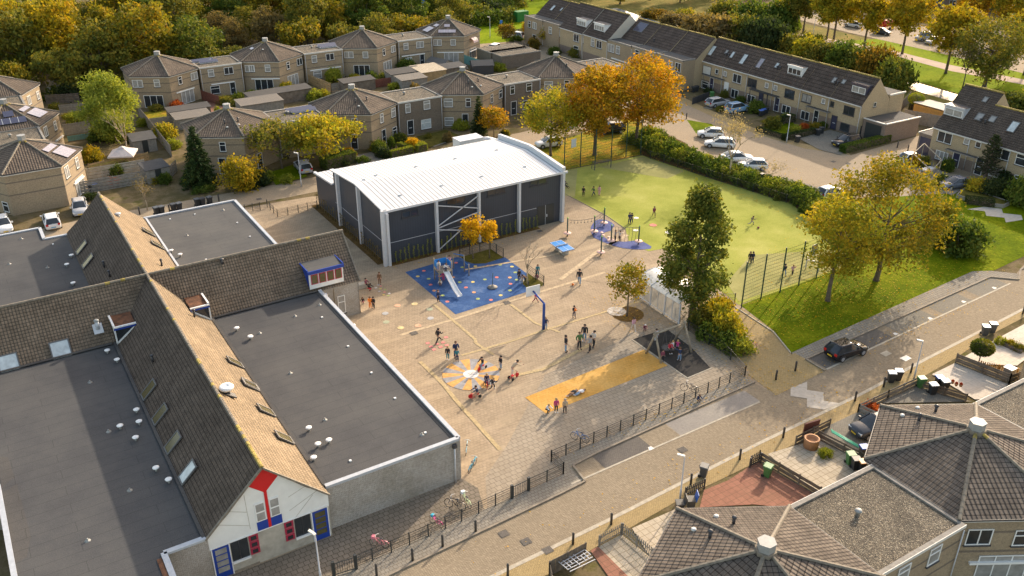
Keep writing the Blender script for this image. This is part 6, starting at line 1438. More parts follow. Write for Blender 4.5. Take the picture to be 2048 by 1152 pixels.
# garages and boxes
g_ = thing('garage',(119.8,83.2,0),'low brick garage with a black door beside the gable end of the long row','garage')
mb = MB(); mb.prism([(116.2,81.6),(123.9,81.4),(124.0,85.2),(116.2,85.6)],0,2.9,'brick_plinth','felt_dark'); mb.build('wall',g_)
mb = MB(); mb.beam((116.2,81.55,2.98),(123.9,81.35,2.98),.2,.16,'offwhite'); mb.beam((116.15,81.7,2.97),(116.15,85.5,2.97),.2,.14,'offwhite'); mb.build('roof_edge',g_)
mb = MB(); mb.box(116.15,116.19,82.2,85.0,0.02,2.5,'dark_metal'); mb.build('door',g_)
g_ = thing('rear_extension',(122.8,87.6,0),'flat roofed brick box behind the gable end of the long row','extension')
mb = MB(); mb.prism([(121.8,85.75),(125.2,85.75),(125.2,91),(121.8,91)],0,5.6,'brick_yellow','felt'); mb.build('wall',g_); mb = MB(); mb.box(121.7,125.3,85.6,85.74,5.5,5.75,'offwhite'); mb.build('roof_edge',g_)
g_ = thing('garage',(118.5,75.2,0),'narrow dark doored store with flat roof at the end of the right hand row','garage')
mb = MB(); mb.prism([(116.8,73.85),(121.5,73.85),(121.5,76.3),(116.8,76.3)],0,3.1,'brick_plinth','felt_light'); mb.build('wall',g_); mb = MB(); mb.box(116.75,116.79,74.2,76.0,.02,2.6,'solar'); mb.build('door',g_)
mb = MB(); mb.box(116.7,121.6,76.31,76.45,3.0,3.2,'offwhite'); mb.build('roof_edge',g_)
# porches on the rows
for cv,x,y,wd,m_,lab in ((R1,1050,778,4.2,'dark_trim','dark'),(R1,1205,825,2.2,'dark_trim','white edged'),(R1,520,620,5.0,'wood_grey','grey'),(Z4,400,655,4.5,'wood_grey','weathered'),(R2,480,600,4.5,'wood_grey','long')):
    r_ = hit_wall(*cv(x,y),(115.4,40),(115.4,140)) ; yc = r_[2][1]; zc = 2.55; par = None
    for o in COL.objects:
        if o.name.startswith('terraced_house') and abs(o.location.y-yc) < 4.2 and o.location.x > 112: par = o
    if par: mb = MB(); mb.box(114.5,115.15,yc-wd/2,yc+wd/2,zc,zc+.14,m_,'felt_dark'); mb.box(114.6,114.68,yc-wd/2+.1,yc-wd/2+.18,0,zc,m_); mb.box(114.6,114.68,yc+wd/2-.18,yc+wd/2-.1,0,zc,m_); mb.build('porch',par)
# houses far top right behind the avenue
for i,(px,py) in enumerate(((2010,14),(1800,-5),(1900,10))):
    c = G(px,py); h = thing('distant_house',(c[0],c[1],0),['house at the top right corner half hidden by golden trees','distant house above the red boat trailer','distant house behind the avenue between the golden crowns'][i],'house','distant houses')
    mb = MB(); mb.box(c[0]-5,c[0]+5,c[1]-9,c[1]+9,0,5.2,'brick_plinth'); mb.build('wall',h); mb = MB(); mb.face([(c[0]-5.3,c[1]+9,5.1),(c[0]-5.3,c[1]-9,5.1),(c[0],c[1]-9,9),(c[0],c[1]+9,9)],'tile_row'); mb.face([(c[0]+5.3,c[1]-9,5.1),(c[0]+5.3,c[1]+9,5.1),(c[0],c[1]+9,9),(c[0],c[1]-9,9)],'tile_row')
    mb.face([(c[0]-5,c[1]-9,5.2),(c[0]+5,c[1]-9,5.2),(c[0],c[1]-9,8.95)],'brick_plinth'); mb.build('roof',h)
    for k in range(5):
        for z in (1.6,4): place_opening(h,(c[0]-5,c[1]-7.5+k*3.6,z),(-1,0),'w2',1.8,1.3)
        for z in (1.6,4):
            if k < 3: place_opening(h,(c[0]-3+k*3,c[1]-9,z),(0,-1),'w2',1.6,1.3)
# ================================================================ TREES
def T(cv,x,y): return G(*cv(x,y))
def tree(px,py,meshes,label,s=1.0,group=None,rz=0.0,mat=None,name='tree',cat='tree'):
    g = G(px,py); return plant(name,meshes,(g[0],g[1],0),label,cat,group,rz,s,'crown',mat)
m_oak = grow(1,13.0,5.7,3.4,'round',18000,.2,'leaf_orange','bark',clumps=95,spread=.14,inner=.35)
tree(1273,290,m_oak,'largest orange autumn tree at the top corner of the sports pitch')
m_oak2 = grow(2,13.0,3.9,3.4,'round',13000,.2,'leaf_orange','bark',clumps=95,spread=.14,inner=.35)
tree(1189,310,m_oak2,'orange and gold tree left of the largest orange tree behind the pitch fence')
m_oak3 = grow(3,9.6,3.9,2.6,'round',7500,.18,'leaf_yellowgreen','bark',clumps=60,spread=.17)
tree(1101,312,m_oak3,'smaller yellow-green tree just beyond the right end of the hall')
m_big = grow(4,12.8,5.3,2.6,'round',17000,.165,'leaf_goldgreen','bark',clumps=88,spread=.15,inner=.45)
tree(1752,561,m_big,'big golden tree on the lawn beside the sports pitch',rz=.6)
m_b2 = grow(5,10.5,3.5,3.2,'round',8500,.16,'leaf_yellowgreen','bark',clumps=60,spread=.16,lean=(1.0,.6))
tree(1655,602,m_b2,'slender leaning golden-green tree on the lawn by the tall pitch fence')
m_dark = grow(6,13.3,3.3,1.9,'column',19000,.17,'leaf_deep','bark',trunk_r=.42,clumps=100,spread=.155,inner=.45)
tree(1384,640,m_dark,'tall dense dark green tree beside the glass bicycle shelter',s=(.93,.93,1.0),rz=2)
m_sm = grow(7,5.7,1.75,1.9,'round',2300,.14,'leaf_goldgreen','bark',trunk_r=.1,clumps=40,spread=.2)
tree(1254,632,m_sm,'small round orange-tinged tree in the ring of leaf litter on the playground')
m_y = grow(8,5.1,1.25,2.1,'round',1900,.14,'leaf_yellow','bark',trunk_r=.07,clumps=34,spread=.2)
tree(*HR(255,990),m_y,'left of the two small bright yellow trees in front of the hall',1.0)
m_y2 = grow(9,4.9,1.1,2.1,'round',1400,.14,'leaf_yellow','bark',trunk_r=.06,clumps=24,spread=.2)
tree(*HR(380,985),m_y2,'right of the two small bright yellow trees in front of the hall',1.0)
tree(*Z7(158,545),bare(11,5.0,1.7,twigs=40),'small bare tree at the corner of the blue play floor',rz=1)
tree(*R5(680,690),bare(12,8.2,3.2,leaves=1800),'pale nearly bare tree in the hedge between the pitch and parked white cars')
tree(*R5(1130,760),bare(13,3.6,2.0,leaves=300),'small bare multi-stemmed tree beside the green cabinet by the parking bays',rz=2)
tree(*Z1(745,920),bare(14,7.8,2.6,leaves=1200,leaf='leaf_lime'),'pale bare tree with white stems rising beside the garden parasol')
tree(*R4(1130,1115),bare(15,4.0,1.5,leaves=350,leaf='leaf_brown'),'thin young tree with few brown leaves behind the school roof')
m_bir = grow(16,10.3,4.3,.6,'vase',17000,.14,'leaf_birch','bark_pale',trunk_r=.15,clumps=120,spread=.15,lean=(-.8,1.0),elong=1.7,inner=.3)
tree(*Z1(690,830),m_bir,'big feathery light green willow among the left gardens')
m_con = conifer(17,8.6,2.5,nl=13000,size=.13)
tree(*Z1(1160,1075),m_con,'dark green spruce in front of the hexagonal house left of centre',name='conifer')
tree(*Z2(1318,785),conifer(18,6.6,1.5,nl=5000,size=.13),'narrow dark conifer in front of the middle hexagonal house behind the hall',name='conifer',mat='leaf_dark')
m_or = grow(19,4.6,2.1,1.3,'round',2600,.17,'leaf_orange','bark',trunk_r=.08,clumps=36,spread=.2)
tree(*Z2(1405,790),m_or,'small bright orange tree beside the narrow dark conifer')
m_sp = grow(20,7.4,5.2,2.2,'umbrella',7000,.24,'leaf_yellowgreen','bark',clumps=80,spread=.13,inner=.5)
tree(648,331,m_sp,'wide spreading yellow-green tree over the silver parked estate car',s=.9); 
m_sp2 = grow(21,6.8,4.3,2.0,'umbrella',3200,.22,'leaf_olive','bark',clumps=56,spread=.13)
tree(565,338,m_sp2,'thin spreading olive tree left of the wide yellow-green one')
m_bu = grow(22,4.4,2.4,.4,'round',4000,.17,'leaf_gold','bark',clumps=50,spread=.2)
tree(488,380,m_bu,'bushy golden tree behind the flat school roof left of the lamp',rz=1)
for i,(px,py,hh,mt) in enumerate(((1097,92,3.6,'leaf_gold'),(1057,75,3.2,'leaf_orange'),(1014,86,3.8,'leaf_autumn'),(1128,92,3.0,'leaf_red'))):
    tree(px,py,m_or,['small golden tree in the front garden at the far left of the row','small orange tree beside the parked covered car','small autumn street tree by the cars at the far junction','small red-brown tree against the wall of the far row'][i],s=hh/4.6*1.1,mat=mt,rz=i)
# monkey puzzle
mb = MB(); pts = []; rng_ = np.random.default_rng(5); rd_ = random.Random(5); H_ = 6.6
mb.tube([(0,0,0),(.1,0,H_*.5),(0,.1,H_)],[.14,.1,.04],7,'bark')
for lv in range(13):
    z = 1.4+lv*.42; rr = 1.9*(1-(z/H_))**.6+.15
    for j in range(6):
        a = j*1.047+lv*.5+rd_.uniform(-.2,.2); e = Vector((rr*math.cos(a),rr*math.sin(a),z-.25+rr*.2)); s0 = Vector((0,0,z)); mid = s0.lerp(e,.55)-Vector((0,0,.2))
        mb.tube([s0,mid,e],[.07,.07,.05],5,'bark')
        for q in np.linspace(.15,1,26): p = (s0.lerp(mid,q*2) if q < .5 else mid.lerp(e,q*2-1)); pts += [tuple(p+Vector(rng_.normal(0,.05,3))) for _ in range(3)]
gmp = G(*R2(655,775)); plant('monkey_puzzle_tree',(mb.mesh('trunk'),leaf_mesh('crown',np.array(pts),.1,'leaf_dark',rng_)),(gmp[0],gmp[1],0),'monkey puzzle tree with drooping dark branches in front of the right hand row','tree')
# ---- wood behind the back row
FP = [grow(30+i,h,r,b,sh,n,.3,'leaf_olive','bark',clumps=c,spread=.16,inner=.3) for i,(h,r,b,sh,n,c) in enumerate(((11.5,4.6,1.6,'round',6500,60),(12.5,3.9,1.6,'column',6500,60),(10,4.8,1.0,'round',6000,55),(13,4.4,2.2,'vase',6500,64),(7.5,4.0,.4,'round',5000,45)))]
rf_ = random.Random(21); k = 0
desc = {'leaf_gold': 'golden','leaf_goldgreen': 'gold-green','leaf_olive': 'olive','leaf_autumn': 'rusty orange','leaf_green': 'dark green','leaf_yellowgreen': 'yellow-green','leaf_brown': 'pale brown','leaf_deep': 'deep green'}
rows = []
for ry in range(5):
    y = 177+ry*10.5; x = -14+(ry % 2)*4
    while x < 150:
        rows.append((x+rf_.uniform(-1.5,1.5),y+rf_.uniform(-2,2),ry)); x += rf_.uniform(6.2,8.6)
def proj(X,Y,Z=0.0):
    v = (X,Y,Z-CAMH); d = sum(v[i]*FWD[i] for i in range(3)); a = sum(v[i]*RGT[i] for i in range(3)); b_ = sum(v[i]*UPV[i] for i in range(3))
    return CXP+F_PX*a/d,CYP-F_PX*b_/d
names_row = ['front row','second row','middle row','fourth row','far row']
cnt = {}
for X,Y,ry in rows:
    u,v = proj(X,Y)
    if u < -120 or u > 1085: continue
    if u > 930 and v > 5: continue   # open grass
    pi = rf_.choice([0,1,2,3]) if ry else rf_.choice([0,2,4,4])
    if u < 520: mt = rf_.choice(['leaf_yellowgreen','leaf_autumn','leaf_olive','leaf_olive','leaf_gold','leaf_green','leaf_goldgreen'])
    elif u < 700: mt = rf_.choice(['leaf_olive','leaf_goldgreen','leaf_brown','leaf_olive','leaf_autumn'])
    else: mt = rf_.choice(['leaf_green','leaf_olive','leaf_deep','leaf_green','leaf_gold' if ry > 1 else 'leaf_deep'])
    if 395 < u < 560 and ry < 3: mt = rf_.choice(['leaf_brown','leaf_olive','leaf_brown'])
    if ry == 0: mt = rf_.choice(['leaf_goldgreen','leaf_deep','leaf_olive',mt])
    sc_ = rf_.uniform(.82,1.12)*(.72 if (395 < u < 600 and ry < 3) else 1)
    if u > 860: sc_ *= .8
    cnt[ry] = cnt.get(ry,0)+1; k += 1
    plant('woodland_tree',FP[pi],(X,Y,0),'%s tree in the %s of the wood, %s from the left' % (desc[mt],names_row[ry],ORD[cnt[ry]-1]),'tree','trees of the wood behind the houses',rf_.uniform(0,6),(sc_*rf_.uniform(.85,1.15),sc_*rf_.uniform(.85,1.15),sc_*rf_.uniform(.85,1.15)),'crown',mt)
UN = [shrub_mesh(60+i,2.2,2.2,1500,.2,'leaf_dark') for i in range(3)]; UC = shrub_core(2.2,2.2)
nb_ = 0
for i in range(34):
    x = -12+i*3.3; y = 172.5+rf_.uniform(-1,1.2); u,v = proj(x,y)
    if u < -60 or u > 925: continue
    nb_ += 1; plant('shrub',(UC,UN[i % 3]),(x,y,0),'%s undergrowth bush at the foot of the wood, %s from the left' % (['dark green','green','olive'][i % 3],ORD[nb_-1]),'shrub','bushes at the foot of the wood',i*.7,rf_.uniform(.8,1.25),'foliage',['leaf_dark','leaf_green','leaf_deep'][i % 3])
# dark shrub mass to the right of the back row, and beyond the green
for i,(px,py,s_,mt) in enumerate(((925,56,1.3,'leaf_dark'),(945,50,1.4,'leaf_green'),(965,38,1.5,'leaf_deep'),(992,30,1.5,'leaf_dark'),(1010,22,1.4,'leaf_green'),(1015,42,1.3,'leaf_deep'),(985,48,1.4,'leaf_green'),(960,22,1.6,'leaf_dark'),(1030,14,1.5,'leaf_olive'))):
    g = G(px,py); plant('shrub',(UC,UN[i % 3]),(g[0],g[1],0),'large %s shrub beside the green field at the top, %s from the left' % (['dark','mid green','deep green','glossy dark'][i % 4],ORD[i]),'shrub','shrubs beside the green field',i,s_,'foliage',mt)
# ---- trees and bushes along the canal
AV = [grow(80+i,h,r,b,'round',6000,.3,'leaf_gold','bark',clumps=60,spread=.16,trunk_r=.24) for i,(h,r,b) in enumerate(((11.5,4.0,4.2),(12.0,4.3,4.4)))]
for i,(px,py,s_,mt) in enumerate(((1591,62,.95,'leaf_yellowgreen'),(1606,66,.9,'leaf_olive'),(1653,78,.95,'leaf_yellowgreen'),(1667,81,1.0,'leaf_gold'),(1728,95,1.0,'leaf_gold'),(1804,108,1.08,'leaf_gold'),(1891,147,1.12,'leaf_gold'),(1935,70,.9,'leaf_orange'),(2010,80,1.0,'leaf_gold'),(1760,22,.8,'leaf_olive'),(1840,20,.85,'leaf_gold'),(1990,40,.9,'leaf_orange'),(1700,12,.8,'leaf_olive'),(1630,5,.8,'leaf_deep'),(1550,20,.8,'leaf_yellowgreen'))):
    tree(px,py,AV[i % 2],'%s avenue tree near the top right road, %s of the row by distance' % (desc.get(mt,'orange'),ORD[i]),s_,'avenue trees at the top right',i*1.3,mt)
m_tw = grow(90,12.5,6.5,2.0,'vase',9000,.24,'leaf_olive','bark',clumps=90,spread=.15,trunk_r=.4)
tree(1968,175,m_tw,'large open-crowned olive tree on the canal bank above the right hand roofs'); tree(1925,176,bare(91,8,3.5,bark='bark'),'bare multi-stemmed tree on the canal bank, left of the large olive one')
tree(2048,150,AV[0],'golden tree cut off by the right edge above the canal',1.1,None,2,'leaf_gold')
bl = [(1395,70,4.2,3.8,'leaf_brown'),(1432,78,5.2,4.6,'leaf_brown'),(1475,80,4.2,4.8,'leaf_olive'),(1508,92,3.6,5.0,'leaf_dark'),(1538,100,4.0,5.8,'leaf_dark'),(1505,60,4.5,5.5,'leaf_green'),(1560,60,4.2,6.0,'leaf_green'),(1578,108,3.2,3.6,'leaf_olive'),
      (1612,118,3.4,3.8,'leaf_yellowgreen'),(1645,126,3.2,3.6,'leaf_olive'),(1686,134,3.4,4.4,'leaf_green'),(1718,146,3.4,4.2,'leaf_deep'),(1748,158,3.6,5.2,'leaf_autumn'),(1780,178,3.3,5.0,'leaf_deep'),(1775,165,2.6,3.6,'leaf_brown'),(1350,50,3.6,2.4,'leaf_brown'),(1310,35,3.0,1.8,'leaf_autumn'),(1370,40,3.0,2.2,'leaf_yellowgreen'),(1450,40,4,4,'leaf_olive'),(1620,95,3,2.6,'leaf_yellowgreen'),
      (2000,215,2.6,2.4,'leaf_olive'),(2035,222,3,2.6,'leaf_deep')]
SB = [shrub_mesh(100+i,1.0,1.0,3600,.085,'leaf_olive',clumps=60) for i in range(3)]; SC = shrub_core(1,1)
for i,(px,py,r,h,mt) in enumerate(bl):
    g = G(px,py); plant('large_bush',(SC,SB[i % 3]),(g[0],g[1],0),'%s bush near the canal behind the houses, %s of that group' % (desc.get(mt,'dark green'),ORD[i]),'bush','bushes along the canal',i*.9,(r,r,h),'foliage',mt)
for i,(px,py) in enumerate(((1180,-5),(1240,8),(1150,-20),(1300,0),(1360,5),(1420,-5),(1480,5),(1120,-30),(1210,-30),(1340,-30),(1430,-35),(1500,-25),(1560,-20),(1620,-35))):
    tree(px,py,FP[i % 4],'dark tree beyond the canal at the very top edge, %s from the left' % ORD[i],.9,'dark trees at the top edge',i,['leaf_green','leaf_olive','leaf_deep','leaf_gold'][i % 4])
# ---- hedge band between pitch and parking court
P0,P1 = G(1296,262),G(1630,425); n_ = 0
HB = [shrub_mesh(120+i,1.0,1.0,1700,.10,'leaf_green',clumps=40) for i in range(3)]
for i in range(26):
    for j in range(3):
        t = (i+rf_.uniform(-.2,.2))/25.0
        y = 102.5-t*39; x = np.interp(y,[55,67,72,96,103],[80.5,85.4,86.6,83.4,84.5])+[.9,2.5,4.2][j]+rf_.uniform(-.3,.3)
        if (j == 2 and 66 < y < 94): continue
        n_ += 1
        r = rf_.uniform(1.15,1.6); plant('hedge_shrub',(SC,HB[n_ % 3]),(x,y,0),'%s shrub between pitch and parking court, line %s, %s from the top' % (['bright green','lime','leafy green','deep green','mid green'][n_ % 5],['one','two','three'][j],ORD[i]),'shrub','shrubs in the band beside the pitch',n_,(r,r*1.15,rf_.uniform(1.2,2.0)),'foliage',['leaf_green','leaf_lime','leaf_green','leaf_deep','leaf_green'][n_ % 5])
# ---- fallen leaves
rl = np.random.default_rng(77); LP = []
for cx_,cy_,sx_,sy_,n_l in ((76,51.5,8,3.2,1500),(67,50.5,5,2.5,700),(85,57,9,4,900),(76,101.5,7,2.6,2600),(83.8,86,.9,9,900),(51.5,60.3,2.2,2.2,260),(45,45.1,6,.35,160),(92,80,2.5,10,500),(70,43.5,9,.7,300),(54,50,1.2,4,300),(48,39,14,1.2,220),(45.5,81.4,5,.5,200)):
    q_ = np.clip(rl.normal(size=(n_l,2)),-1.9,1.9); LP.append(np.stack([cx_+q_[:,0]*sx_,cy_+q_[:,1]*sy_,np.full(n_l,.075)],1))
lo_ = bpy.data.objects.new('fallen_leaves',leaf_mesh('fallen_leaves',np.vstack(LP),.065,'leaf_yellow',rl,1.0,.93)); COL.objects.link(lo_); tag(lo_,'yellow fallen leaves scattered over lawn, verge and paving','leaves',None,'stuff')
# ---- planting in the back gardens
r3 = random.Random(9); k3 = 0
for (xa,xb,ya,yb,nn,lab) in ((30,98,134,157,34,'in the gardens between the two rows of hexagonal houses'),(10,26,117,176,16,'in the gardens beside the willow at left'),(32,95,113,120,13,'in the front gardens behind the rear street'),(112,115,87,139,12,'along the fronts of the long terraced row')):
    for i in range(nn):
        x,y = r3.uniform(xa,xb),r3.uniform(ya,yb); k3 += 1; r = r3.uniform(.6,1.3)
        plant('garden_shrub',(SC,HB[k3 % 3]),(x,y,0),'%s shrub %s, %s' % (['olive','lime green','dark green','golden','brownish','mid green'][k3 % 6],lab,ORD[i]),'shrub','shrubs '+lab,k3,(r,r,r3.uniform(.6,1.5)),'foliage',['leaf_olive','leaf_lime','leaf_dark','leaf_goldgreen','leaf_brown','leaf_green'][k3 % 6])
# ---- garden bushes, hedges
def bush(cv,x,y,r,h,mt,label,i=[0]):
    g = G(*cv(x,y)); i[0] += 1; return plant('bush',(SC,(HB if r < 1.4 else SB)[i[0] % 3]),(g[0],g[1],0),label,'bush',None,i[0]*.8,(r,r,h),'foliage',mt)
for a in ((W4,880,640,1.3,1.8,'leaf_olive','olive bush at the foot of the tall dark tree'),(W4,990,600,1.5,2.0,'leaf_yellowgreen','yellow-green bush behind the corner fence of the playground'),(W4,1100,720,1.6,2.1,'leaf_yellowgreen','tall yellow bush inside the corner fence by the path'),
          (W4,960,760,1.3,1.4,'leaf_green','green bush behind the swing, against the fence'),(W4,1120,850,1.3,1.4,'leaf_green','low green bush nearest the parked bicycle on the path'),(W4,1240,880,1.2,1.3,'leaf_lime','small lime bush at the fence corner'),(W4,1190,790,1.2,1.6,'leaf_yellowgreen','yellow leafed bush beside the brick path'),(W4,1060,540,1.2,1.9,'leaf_gold','golden bush below the big dark tree'),
          (Z8,1200,345,2.9,3.2,'leaf_green','large rounded bush on the lawn right of the big golden tree'),(Z8,1120,320,2.2,2.6,'leaf_olive','olive bush between the golden tree and the large rounded bush'),
          (Z4,130,735,1.5,1.5,'leaf_olive','round olive shrub in the front garden by the street lamp'),(Z4,258,765,1.1,1.1,'leaf_lime','round lime shrub in the front garden'),(Z4,310,745,.8,.9,'leaf_red','small dark red shrub in the front garden'),(R1,990,950,1.4,1.7,'leaf_green','rounded green shrub beside the blue parked car'),(R1,805,830,.9,1.0,'leaf_green','small green shrub between silver and blue cars by the wall'),(R1,590,935,.9,.8,'leaf_olive','low shrub between the two driveways'),
          (Z4,1135,985,1.0,1.6,'leaf_green','rounded green standard shrub in front of the right hand row door'),(Z4,1000,965,.8,1.6,'leaf_olive','small olive garden tree under the pergola'),(Z4,945,960,.8,1.7,'leaf_orange','small bright orange shrub beside the white car'),(R2,590,860,1.6,1.5,'leaf_yellowgreen','yellow-green shrub bed in front of the monkey puzzle'),(R2,720,890,1.9,1.9,'leaf_dark','dark green shrub bed at the front of the raised bed'),(R2,820,790,1.6,1.8,'leaf_dark','dark shrub by the downpipe of the right hand row'),(R2,910,960,1.9,3.0,'leaf_green','tall green conifer-like shrub at the right edge'),(R2,320,780,1.0,.9,'leaf_green','low hedge plant beside the grey saloon car'),(R2,290,820,.9,.9,'leaf_olive','low planting at the front of the grey car drive'),
          (Z2,480,470,1.5,2.1,'leaf_lime','bright green tree-like bush in the back gardens of the back row'),(Z2,215,525,1.3,1.6,'leaf_yellowgreen','yellow-green bush at the back fence, left part of the back gardens'),(Z2,370,570,1.5,1.5,'leaf_lime','lime bush behind the hexagonal house right of centre'),(Z2,420,560,1.3,1.2,'leaf_yellowgreen','yellow bush next to the lime bush'),(Z2,600,460,1.2,1.0,'leaf_yellowgreen','low yellow bush by the patio doors of the third back house'),(Z2,700,455,1.1,1.4,'leaf_green','arched green bush by the third back house'),(Z2,775,470,1.3,1.5,'leaf_deep','dark bush beside the third back house corner'),(Z2,905,405,1.8,1.9,'leaf_green','large green bush in front of the third link house'),(Z2,880,360,1.2,2.2,'leaf_olive','climbing bush against the third link house wall'),(Z2,835,515,1.2,1.1,'leaf_lime','lime bush behind the sheds'),(Z2,1430,405,1.2,1.2,'leaf_lime','lime bush behind the right middle house'),(R3,560,690,1.5,1.2,'leaf_lime','lime bush between sheds near the far garages'),
          (Z2,745,880,1.1,1.6,'leaf_green','dark green bush at the corner of the middle house by the hall'),(Z2,770,905,1.1,1.4,'leaf_dark','grey-green bush between the white hall roof and the front path'),(Z2,865,820,1.2,1.3,'leaf_deep','dark round bush by the door of the middle link house'),(Z2,940,850,1.1,1.3,'leaf_yellow','bright yellow bush beside the clipped box hedge'),(Z2,985,850,.8,.9,'leaf_lime','small lime bush next to the yellow one'),(Z2,1215,745,1.3,1.4,'leaf_lime','rounded lime bush left of the narrow conifer'),(Z2,215,1050,1.0,1.0,'leaf_lime','round lime bush on the small lawn by the lamp'),(Z2,155,905,1.6,1.2,'leaf_dark','dark bush under the spreading tree'),(Z2,20,1070,1.8,2.0,'leaf_dark','grey-green bush beside the golden bushy tree'),(Z2,85,1060,.9,1.0,'leaf_lime','small lime bush behind the far pavement'),(Z2,570,905,1.0,1.3,'leaf_yellow','yellow leafed end of the dark hedge'),(R6,600,800,1.0,1.2,'leaf_lime','lime bush at the path edge'),
          (Z1,440,700,1.6,1.3,'leaf_lime','yellow-green bush behind the wooden garden fence, left'),(Z1,590,800,2.0,1.9,'leaf_green','dark green bush at the foot of the willow'),(Z1,680,800,1.6,1.7,'leaf_deep','deep green bush right of the willow trunk'),(Z1,530,925,1.5,1.7,'leaf_gold','golden bush beside the nearest left house'),(Z1,950,790,1.6,1.8,'leaf_yellowgreen','yellow-green bush left of the dark spruce house'),(Z1,1000,850,1.2,1.2,'leaf_lime','lime bush beside the long wooden fence'),(Z1,665,1065,1.0,.9,'leaf_red','small reddish bush by the wheelie bins at left'),(Z1,720,1060,.9,.8,'leaf_olive','low bush beside the grey garden wall'),(Z1,1020,625,1.1,1.3,'leaf_red','red climbing bush by the first back house'),(Z1,900,640,1.2,1.0,'leaf_olive','low bush on the terrace of the first back house'),(Z1,1300,600,1.5,1.2,'leaf_olive','dry olive bush in front of the first link house'),(Z1,1450,555,1.3,1.0,'leaf_lime','lime bush by the second back house'),(Z1,430,525,1.4,.8,'leaf_gold','golden shrub behind the yellow roofed shed'),(Z1,1380,610,1.2,1.0,'leaf_olive','grey-green bush behind the spruce house roof'),(Z1,1100,1050,1.4,.7,'leaf_dark','low dark ground bush under the spruce'),(Z1,1170,1100,1.5,.7,'leaf_green','low green bush right of the spruce foot'),(Z1,700,960,1.2,.8,'leaf_green','low planting under the parasol'),
          (R7,1030,440,.55,.7,'leaf_lime','small lime shrub by the bottom right paved garden'),(R7,1150,470,.55,.6,'leaf_gold','gold shrub in the grey planter'),(R7,1250,520,.6,.7,'leaf_olive','green and orange shrub in the grey planter'),(B4,700,200,.75,.6,'leaf_red','round red-brown plant behind the board fence'),(B4,433,460,.6,.55,'leaf_lime','small lime shrub in the cream paved garden'),(R3,965,450,1.4,2.0,'leaf_autumn','autumn shrub by the far left porch'),(R3,1540,520,1.7,2.2,'leaf_dark','dark green bush by the far row'),(R3,1450,540,1.5,1.6,'leaf_olive','olive bush by the far row'),(R3,1200,510,1.4,1.3,'leaf_green','green bush beside the golden front garden tree'),(R3,765,360,1.3,1.2,'leaf_green','green bush at the far junction')):
    bush(*a)
def hedge(cv,a,b,wd,h,mt,label):
    A,B = G(*cv(*a)),G(*cv(*b)); L = math.hypot(B[0]-A[0],B[1]-A[1]); rz = math.atan2(B[1]-A[1],B[0]-A[0])
    plant('hedge',(shrub_core(0,h,(L,wd)),shrub_mesh(int(L*10),0,h,int(700*L*(wd+h)/2),.085,mt,(L,wd))),((A[0]+B[0])/2,(A[1]+B[1])/2,0),label,'hedge',None,rz,1,'foliage')
for a in ((Z4,(530,880),(790,815),1.1,1.1,'leaf_green','clipped hedge beside the black car and attached garage'),(Z2,(425,975),(595,925),1.8,1.5,'leaf_green','thick clipped dark green hedge behind the left end of the hall'),(Z2,(810,905),(935,875),.7,.9,'leaf_lime','clipped box hedge, front edge, behind the white hall roof'),(Z2,(860,850),(930,870),.7,.8,'leaf_lime','clipped box hedge, rear edge, behind the white hall roof'),(Z2,(960,875),(1015,862),.9,1.0,'leaf_lime','short clipped hedge block beside the yellow bush'),
          (Z4,(190,810),(370,770),.7,.9,'leaf_dark','low dark hedge around the front garden by the lamp'),(Z4,(40,755),(190,800),.6,.7,'leaf_dark','low hedge along the pavement of the front garden'),(Z4,(180,715),(245,700),1.0,1.2,'leaf_dark','tall dark hedge between front gardens'),(R2,(80,225),(260,255),2.4,1.2,'leaf_dark','dark hedge behind the garden beside the canal'),(R2,(95,790),(180,835),.8,.7,'leaf_green','low hedge at the pergola garden'),(Z8,(1240,70),(1400,90),1.6,.7,'leaf_dark','low dark hedge in the raised bed by the street')):
    hedge(*a)
# small standard tree and ball tree
gq = G(*R7(745,690)); rng_ = np.random.default_rng(3); m_ = MB(); m_.tube([(0,0,0),(.05,0,1.2)],[.05,.04],6,'bark')
def balltree(g,r,z,mt,label):
    v = rng_.normal(size=(2600,3)); v /= np.linalg.norm(v,axis=1,keepdims=True); v *= r*rng_.uniform(.8,1.03,(2600,1)); v[:,2] *= .72; v[:,2] += z
    tm = MB(); tm.tube([(0,0,0),(.03,0,z)],[.06,.045],6,'bark'); tm.ball((0,0,z),r*.7,'bark',6,.7); plant('standard_tree',(tm.mesh('trunk'),leaf_mesh('crown',v,.09,mt,rng_)),(g[0],g[1],0),label,'tree')
balltree(gq,1.0,1.7,'leaf_deep','small clipped dark green standard tree in the bottom right garden'); balltree(G(*R2(100,262)),1.3,2.6,'leaf_lime','lime green ball tree in the garden near the canal')
# ================================================================ FENCES
def wire_fence(pts,h,label,mat='wire_dark',post='dark_metal',pr=.035,name='wire_fence',rails=True,group=None,skip=()):
    r = thing(name,(pts[0][0],pts[0][1],0),label,'fence',group)
    for p in pts:
        mb = MB(); mb.box(p[0]-pr,p[0]+pr,p[1]-pr,p[1]+pr,0,h+.06,post); mb.build('post',r)
    for i,(a,b) in enumerate(zip(pts[:-1],pts[1:])):
        if i in skip: continue
        mb = MB(); L = math.hypot(b[0]-a[0],b[1]-a[1]); mb.face([(a[0],a[1],.06),(b[0],b[1],.06),(b[0],b[1],h),(a[0],a[1],h)],mat,uv=[(0,0),(L,0),(L,h),(0,h)])
        if rails:
            for z in (.08,h*.55,h-.01): mb.beam((a[0],a[1],z),(b[0],b[1],z),.015,.02,post)
        mb.build('panel',r)
    return r
wire_fence(fence_low[1:],1.05,'long black wire fence between the school and the street pavement, lower part',skip=(9,))
wire_fence([(31.57,43.26),(31.6,44.9)],1.05,'short black wire fence joining the two long playground fences',name='wire_fence')
